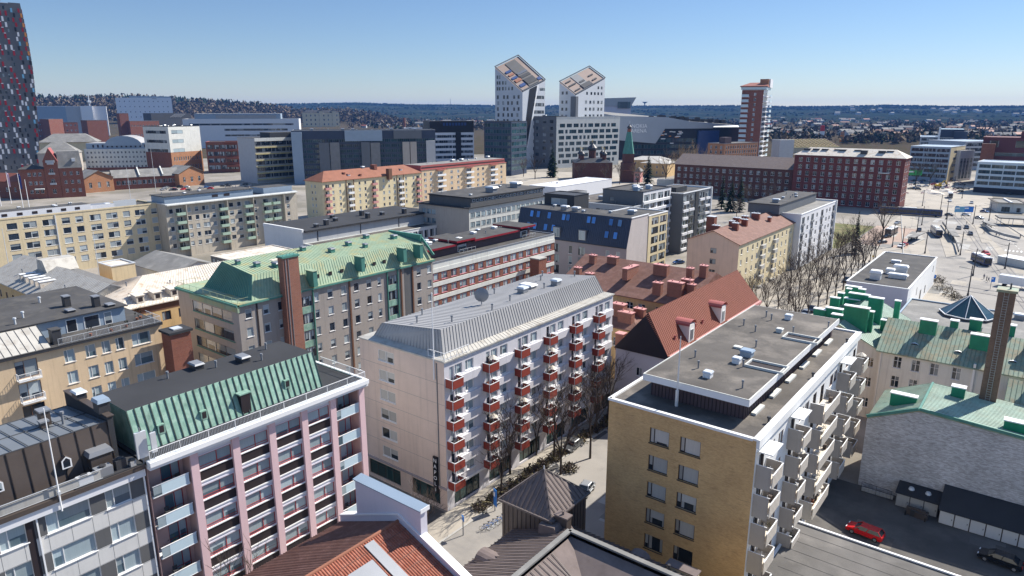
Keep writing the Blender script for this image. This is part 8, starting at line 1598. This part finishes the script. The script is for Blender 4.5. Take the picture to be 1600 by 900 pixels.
# ---- more of the square: island kerbs, bollards, planters, patches
m = MB()
for pts in ([(1462, 352), (1478, 352), (1500, 400), (1478, 402)], [(1522, 352), (1532, 352), (1545, 380), (1534, 380)], [(1400, 402), (1412, 402), (1420, 440), (1404, 436)]):
    P = [gp(*q) for q in pts]; m.prism(P, .012, .15, 'concrete', 'paving')
struct('traffic_island', m)
m = MB(); rnd = random.Random(41)
for k in range(60):
    x, y = gp(rnd.uniform(1380, 1600), rnd.uniform(310, 460)); w, d = rnd.uniform(1.5, 6), rnd.uniform(3, 14); a = R_(12); m.face([(x - w / 2, y - d / 2, .019 + k * 1e-4), (x + w / 2, y - d / 2, .019 + k * 1e-4), (x + w / 2, y + d / 2, .019 + k * 1e-4), (x - w / 2, y + d / 2, .019 + k * 1e-4)], rnd.choice(('road_worn', 'paving', 'concrete', 'felt_light')))
for k in range(24):
    x, y = rnd.uniform(-57.5, -40), rnd.uniform(40, 110); w, d = rnd.uniform(.8, 3), rnd.uniform(1, 6); m.face([(x - w / 2, y - d / 2, .009 + k * 1e-4), (x + w / 2, y - d / 2, .009 + k * 1e-4), (x + w / 2, y + d / 2, .009 + k * 1e-4), (x - w / 2, y + d / 2, .009 + k * 1e-4)], rnd.choice(('asphalt', 'concrete', 'felt_light')))
for k in range(14):
    x, y = rnd.uniform(-14, 10), rnd.uniform(84, 101); w, d = rnd.uniform(1, 4), rnd.uniform(1, 3); m.face([(x - w / 2, y - d / 2, .010 + k * 1e-4), (x + w / 2, y - d / 2, .010 + k * 1e-4), (x + w / 2, y + d / 2, .010 + k * 1e-4), (x - w / 2, y + d / 2, .010 + k * 1e-4)], rnd.choice(('felt_brown', 'felt_mid')))
struct('paving_patches', m)
extra = [(1402, 350, 1, 80, 'silver car between the tram and the big bare tree'), (1436, 361, 3, 95, 'black car left of the articulated bus'), (1448, 408, 0, 100, 'white car at the crossing behind the white flat-roofed hall'), (1496, 326, 5, 100, 'blue car under the upper road poles'), (1518, 318, 1, 95, 'silver car on the upper road by the kiosk pavilion'), (1555, 300, 2, 20, 'grey car parked along the banded blue office'), (1575, 304, 3, 20, 'black car parked along the banded blue office'), (1498, 358, 2, 100, 'dark grey car behind the platform railing'), (1540, 398, 4, 115, 'red car following the blue and white bus')]
for x, y, c, h, lab in extra: car(x, y, pal[c], h, lab, None, 4.4, False, False)
car(895, 700, 'car_grey', 92, 'grey car parked under the bare trees opposite the red balconies', None, 4.4); car(862, 790, 'car_white', 92, 'white car mostly hidden behind the turret', None, 4.4)
# ================================================================ TREES
def bare_tree(h, seed, spread=.42, dense=1.0, tw='twig', trunk_r=.2):
    rnd = random.Random(seed); T, C = MB(), MB(); fork = h * rnd.uniform(.2, .3); T.tube((0, 0, 0), (0, 0, fork), trunk_r, trunk_r * .75, 'bark', 7)
    def grow(mb, p, d, L, r, lev):
        q = p + d * L; mid = p + d * (L * .5) + Vector((rnd.uniform(-1, 1), rnd.uniform(-1, 1), 0)) * L * .05
        sd = 5 if lev < 2 else 3
        mb.tube(p, mid, r, r * .8, 'bark' if lev < 2 else tw, sd, False); mb.tube(mid, q, r * .8, r * .55, 'bark' if lev < 2 else tw, sd, False)
        if lev >= 4: return
        n = (4, 4, 4, 4)[lev] if rnd.random() < dense else 3
        for k in range(n):
            t = rnd.uniform(.35, 1); o = p + d * (L * t)
            nd = (d + Vector((rnd.uniform(-1, 1), rnd.uniform(-1, 1), rnd.uniform(-.25, .7))) * (.75 if lev else spread * 1.9)).normalized(); nd.z = max(nd.z, -.1)
            grow(C, o, nd, L * rnd.uniform(.45, .72), max(.022, r * .5), lev + 1)
    for k in range(5):
        a = 2 * math.pi * k / 5 + rnd.uniform(-.4, .4); d = Vector((math.cos(a) * spread, math.sin(a) * spread, 1)).normalized() if k else Vector((0, 0, 1)); grow(T, Vector((0, 0, fork * rnd.uniform(.75, 1))), d, (h - fork) * rnd.uniform(.42, .58), trunk_r * .55, 1)
    return T.mesh('trunk'), C.mesh('crown')
def conifer(h, w, seed):
    rnd = random.Random(seed); T, C = MB(), MB(); T.tube((0, 0, 0), (0, 0, h * .95), h * .018, .03, 'bark', 6); n = int(h * 34)
    for k in range(n):
        t = (k / n) ** .8; z = h * (.06 + .93 * t); r = w * .5 * (1 - t) ** .85 * rnd.uniform(.55, 1.1); a = rnd.uniform(0, 6.28); o = Vector((math.cos(a) * r * .25, math.sin(a) * r * .25, z)); e = Vector((math.cos(a) * r, math.sin(a) * r, z - r * rnd.uniform(.15, .45))); sd = Vector((-math.sin(a), math.cos(a), 0)) * max(.15, r * .28)
        C.face([o, e - sd, e + (e - o) * .12, e + sd], 'needle')
    return T.mesh('trunk'), C.mesh('crown')
PROT = {('b', i): bare_tree(15, 50 + i, (.4, .34, .46, .38)[i], 1, 'twig', .2) for i in range(4)}
PROT[('big', 0)] = bare_tree(15, 77, .5, 1, 'twig', .26); PROT[('tan', 0)] = bare_tree(15, 81, .55, 1, 'twig_tan', .25); PROT[('tan', 1)] = bare_tree(15, 85, .6, 1, 'twig_tan', .25)
PROT[('con', 0)] = conifer(14, 6, 1); PROT[('con', 1)] = conifer(14, 4.2, 2)
def tree(kind, i, x, y, s, lab, group=None, rz=None, sz=None):
    T, C = PROT[(kind, i)]; nm = {'b': 'bare_tree', 'big': 'bare_tree', 'tan': 'bare_tree', 'con': 'conifer'}[kind]
    o = empty(nm, lab, 'tree', (x, y, 0), random.Random(int(x * 7 + y)).uniform(0, 6) if rz is None else rz, group); o.scale = (s, s, sz or s)
    link('trunk', T, o); link('crown', C, o); return o
for i, (px_, py_, s, lab) in enumerate(((797, 742, 1.0, 'bare street tree nearest the corner with red balconies'), (876, 741, 1.05, 'bare street tree behind the turret roof apex'), (922, 716, 1.0, 'bare street tree beside the yellow brick block'), (950, 655, .95, 'bare street tree in the shade between red balconies and yellow brick'), (985, 600, .95, 'bare street tree far down the lane under the red steep roof'), (838, 712, .8, 'smaller bare tree before the shop windows under the red balconies'), (905, 660, .9, 'bare tree along the planting strip under the last red balconies'))):
    X, Y = gp(px_, py_); tree('b', i % 4, X, Y, s, lab)
tree('b', 1, -58.4, 30.2, .85, 'bare tree in front of the pink pilasters, cut by the bottom edge'); tree('b', 2, -57.8, 55.5, .62, 'small bare tree in the gap between pink block and beige gable')
k = 0
for row, x0 in ((0, -46.5), (1, -55.5)):
    for j in range(12):
        y = 168 + j * 10.5 + row * 4; s = 1.0 + .12 * math.sin(j * 2.3 + row); k += 1
        tree('b', (j + row * 2) % 4, x0 - .02 * (y - 168), y, s, 'bare tree in the row on the hall side of the promenade' if row == 0 else 'bare tree in the row on the house side of the promenade', 'bare trees on the hall side of the promenade' if row == 0 else 'bare trees on the house side of the promenade')
X, Y = gp(1378, 374); tree('big', 0, X, Y, 1.35, 'big spreading bare tree on the tram square corner')
for px_, py_, kd, i, s, lab in ((1335, 396, 'con', 1, 1.25, 'slim dark conifer at the end of the promenade trees'), (1127, 327, 'con', 1, 1.5, 'leftmost slim conifer in the small park'), (1141, 331, 'con', 0, 1.3, 'middle broad conifer in the small park'), (1155, 331, 'con', 1, 1.6, 'rightmost slim conifer in the small park'), (1012, 288, 'con', 0, 1.75, 'dark conifer beside the church bell tower'), (863, 277, 'con', 0, 2.0, 'dark conifer before the white window grid'), (836, 280, 'big', 0, 1.5, 'round bare tree left of the dark conifer before the podium'), (1060, 288, 'tan', 0, 2.4, 'tall tan willow beside the ochre warehouse'), (1085, 286, 'tan', 1, 2.1, 'second tan willow overlapping the warehouse roof'), (1040, 284, 'tan', 1, 1.7, 'tan leafless tree before the old ochre house'), (818, 276, 'big', 0, 1.2, 'bare tree at the foot of the taller slanted tower'), (1170, 330, 'b', 0, 1.2, 'bare tree at the far edge of the small park'), (1205, 330, 'b', 1, 1.2, 'bare tree before the dark brick warehouse'), (1150, 345, 'b', 2, .9, 'bare tree on the park lawn'), (905, 284, 'big', 0, 1.2, 'bare tree left of the brick church'), (948, 290, 'b', 1, 1.2, 'bare tree before the brick church'), (968, 288, 'b', 2, 1.2, 'bare tree between the brick church and its bell tower'), (996, 292, 'tan', 1, 1.3, 'tan bare tree right of the bell tower'), (1430, 292, 'b', 3, 1.4, 'bare tree before the shaded glass office'), (1452, 290, 'b', 0, 1.4, 'bare tree beside the cream sunlit end')):
    X, Y = gp(px_, py_); tree(kd, i, X, Y, s, lab)
def bush(r, seed):
    rnd = random.Random(seed); m = MB()
    for k in range(260):
        d = Vector((rnd.gauss(0, 1), rnd.gauss(0, 1), abs(rnd.gauss(0, .8)))).normalized() * r * rnd.uniform(.4, 1); e = d + Vector((rnd.uniform(-1, 1), rnd.uniform(-1, 1), rnd.uniform(-.3, 1))) * .5; s = Vector((rnd.uniform(-1, 1), rnd.uniform(-1, 1), rnd.uniform(-1, 1))) * .16
        m.face([d, e, e + s, d + s], 'twig' if k % 3 else 'bush')
    return m.mesh('bush')
for i, (px_, py_, r, lab) in enumerate(((1472, 452, 3.2, 'largest bare shrub beside the white hall by the square'), (1484, 462, 2.6, 'bare shrub between white hall and glass pyramid'), (1494, 468, 2.2, 'low bare shrub next to the tall pole by the pyramid'), (1466, 440, 2.2, 'small bare shrub at the far corner of the white hall'), (860, 758, 1.6, 'low bare shrub in the planting strip under the red balconies'), (890, 735, 1.4, 'second low shrub in the planting strip under the red balconies'), (845, 735, 1.3, 'shrub by the shop windows under the red balconies'))): X, Y = gp(px_, py_); tag(link('shrub', bush(r, i), None, (X, Y, 0)), lab, 'shrub')

for k in range(16):
    y = 66 + k * 2.6; o = tag(link('shrub', bush(1.25, 60 + k % 4), None, (-57.4 + .3 * math.sin(k * 2.1), y, 0), k * 1.3), 'brown leafless shrub in the planting strip along the balcony block', 'shrub', 'shrubs in the strip along the balcony block')
for i, (x, y, s) in enumerate(((-57, 70.5, .9), (-57, 84, 1.0), (-57, 97, .95))): tree('b', (i + 1) % 4, x, y, s, ['bare tree close to the facade by the first balcony columns', 'bare tree close to the facade by the middle balcony columns', 'bare tree close to the facade by the last balcony columns'][i])
# ================================================================ SKY, SUN, CAMERA
w = bpy.data.worlds.new('World'); sc.world = w; w.use_nodes = True
nt = w.node_tree; nt.nodes.clear()
wo = nt.nodes.new('ShaderNodeOutputWorld'); bg = nt.nodes.new('ShaderNodeBackground'); sk_ = nt.nodes.new('ShaderNodeTexSky')
SUN_EL, SUN_AZ = R_(43.5), R_(20)
sk_.sky_type = 'NISHITA'; sk_.sun_disc = False; sk_.sun_elevation = SUN_EL; sk_.sun_rotation = SUN_AZ; sk_.altitude = 120; sk_.air_density = 1.0; sk_.dust_density = 0; sk_.ozone_density = 7.5
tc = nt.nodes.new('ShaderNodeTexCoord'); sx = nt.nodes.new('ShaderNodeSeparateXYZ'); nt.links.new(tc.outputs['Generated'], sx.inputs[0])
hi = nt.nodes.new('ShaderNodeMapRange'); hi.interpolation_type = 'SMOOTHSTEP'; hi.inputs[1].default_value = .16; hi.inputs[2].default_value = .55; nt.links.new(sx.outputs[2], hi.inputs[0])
sky_fill = nt.nodes.new('ShaderNodeMix'); sky_fill.data_type = 'RGBA'; sky_fill.blend_type = 'MULTIPLY'; sky_fill.inputs[0].default_value = 1; nt.links.new(sk_.outputs[0], sky_fill.inputs[6])   # sky brightened high overhead, out of view: added fill for the shade
vc = nt.nodes.new('ShaderNodeMix'); vc.data_type = 'RGBA'; vc.inputs[6].default_value = (1.06, 1, 1.02, 1); vc.inputs[7].default_value = (2.9, 2.3, 1.9, 1); nt.links.new(hi.outputs[0], vc.inputs[0]); nt.links.new(vc.outputs[2], sky_fill.inputs[7])
nt.links.new(sky_fill.outputs[2], bg.inputs[0]); bg.inputs[1].default_value = .062; nt.links.new(bg.outputs[0], wo.inputs[0])
sd = Vector((math.sin(SUN_AZ) * math.cos(SUN_EL), math.cos(SUN_AZ) * math.cos(SUN_EL), math.sin(SUN_EL)))
ld = bpy.data.lights.new('sun', 'SUN'); ld.energy = 4.8; ld.angle = R_(.5); ld.color = (1, .94, .84)
so_ = bpy.data.objects.new('sun', ld); COL.objects.link(so_); so_.rotation_euler = sd.to_track_quat('Z', 'Y').to_euler()
cd = bpy.data.cameras.new('camera'); cd.sensor_width = 36; cd.lens = FPX / 1600 * 36; cd.clip_start = .5; cd.clip_end = 30000
co = bpy.data.objects.new('camera', cd); COL.objects.link(co); co.location = (0, 0, CH); co.rotation_euler = (math.pi / 2 - PITCH, 0, YAW); sc.camera = co
sc.view_settings.view_transform = 'Standard'; sc.view_settings.look = 'None'; sc.view_settings.exposure = 0.8; sc.view_settings.gamma = 1; sc.view_settings.use_curve_mapping = False
sc.cycles.use_denoising = True; sc.cycles.max_bounces = 6; sc.cycles.diffuse_bounces = 4; sc.cycles.glossy_bounces = 2; sc.cycles.volume_bounces = 0; sc.cycles.sample_clamp_indirect = 4
# ---- air: one even volume round the whole scene
m = bpy.data.materials.new('haze'); m.use_nodes = True; nt = m.node_tree; nt.nodes.clear()
out = nt.nodes.new('ShaderNodeOutputMaterial'); pv = nt.nodes.new('ShaderNodeVolumePrincipled'); pv.inputs['Color'].default_value = (.14, .36, .9, 1); pv.inputs['Density'].default_value = 4.2e-5; pv.inputs['Anisotropy'].default_value = 0
nt.links.new(pv.outputs[0], out.inputs['Volume']); MATS['haze'] = m
q = MB(); q.box(-9600, 9600, -9600, 9600, -1.5, 185, 'haze'); struct('haze', q, 'stuff')
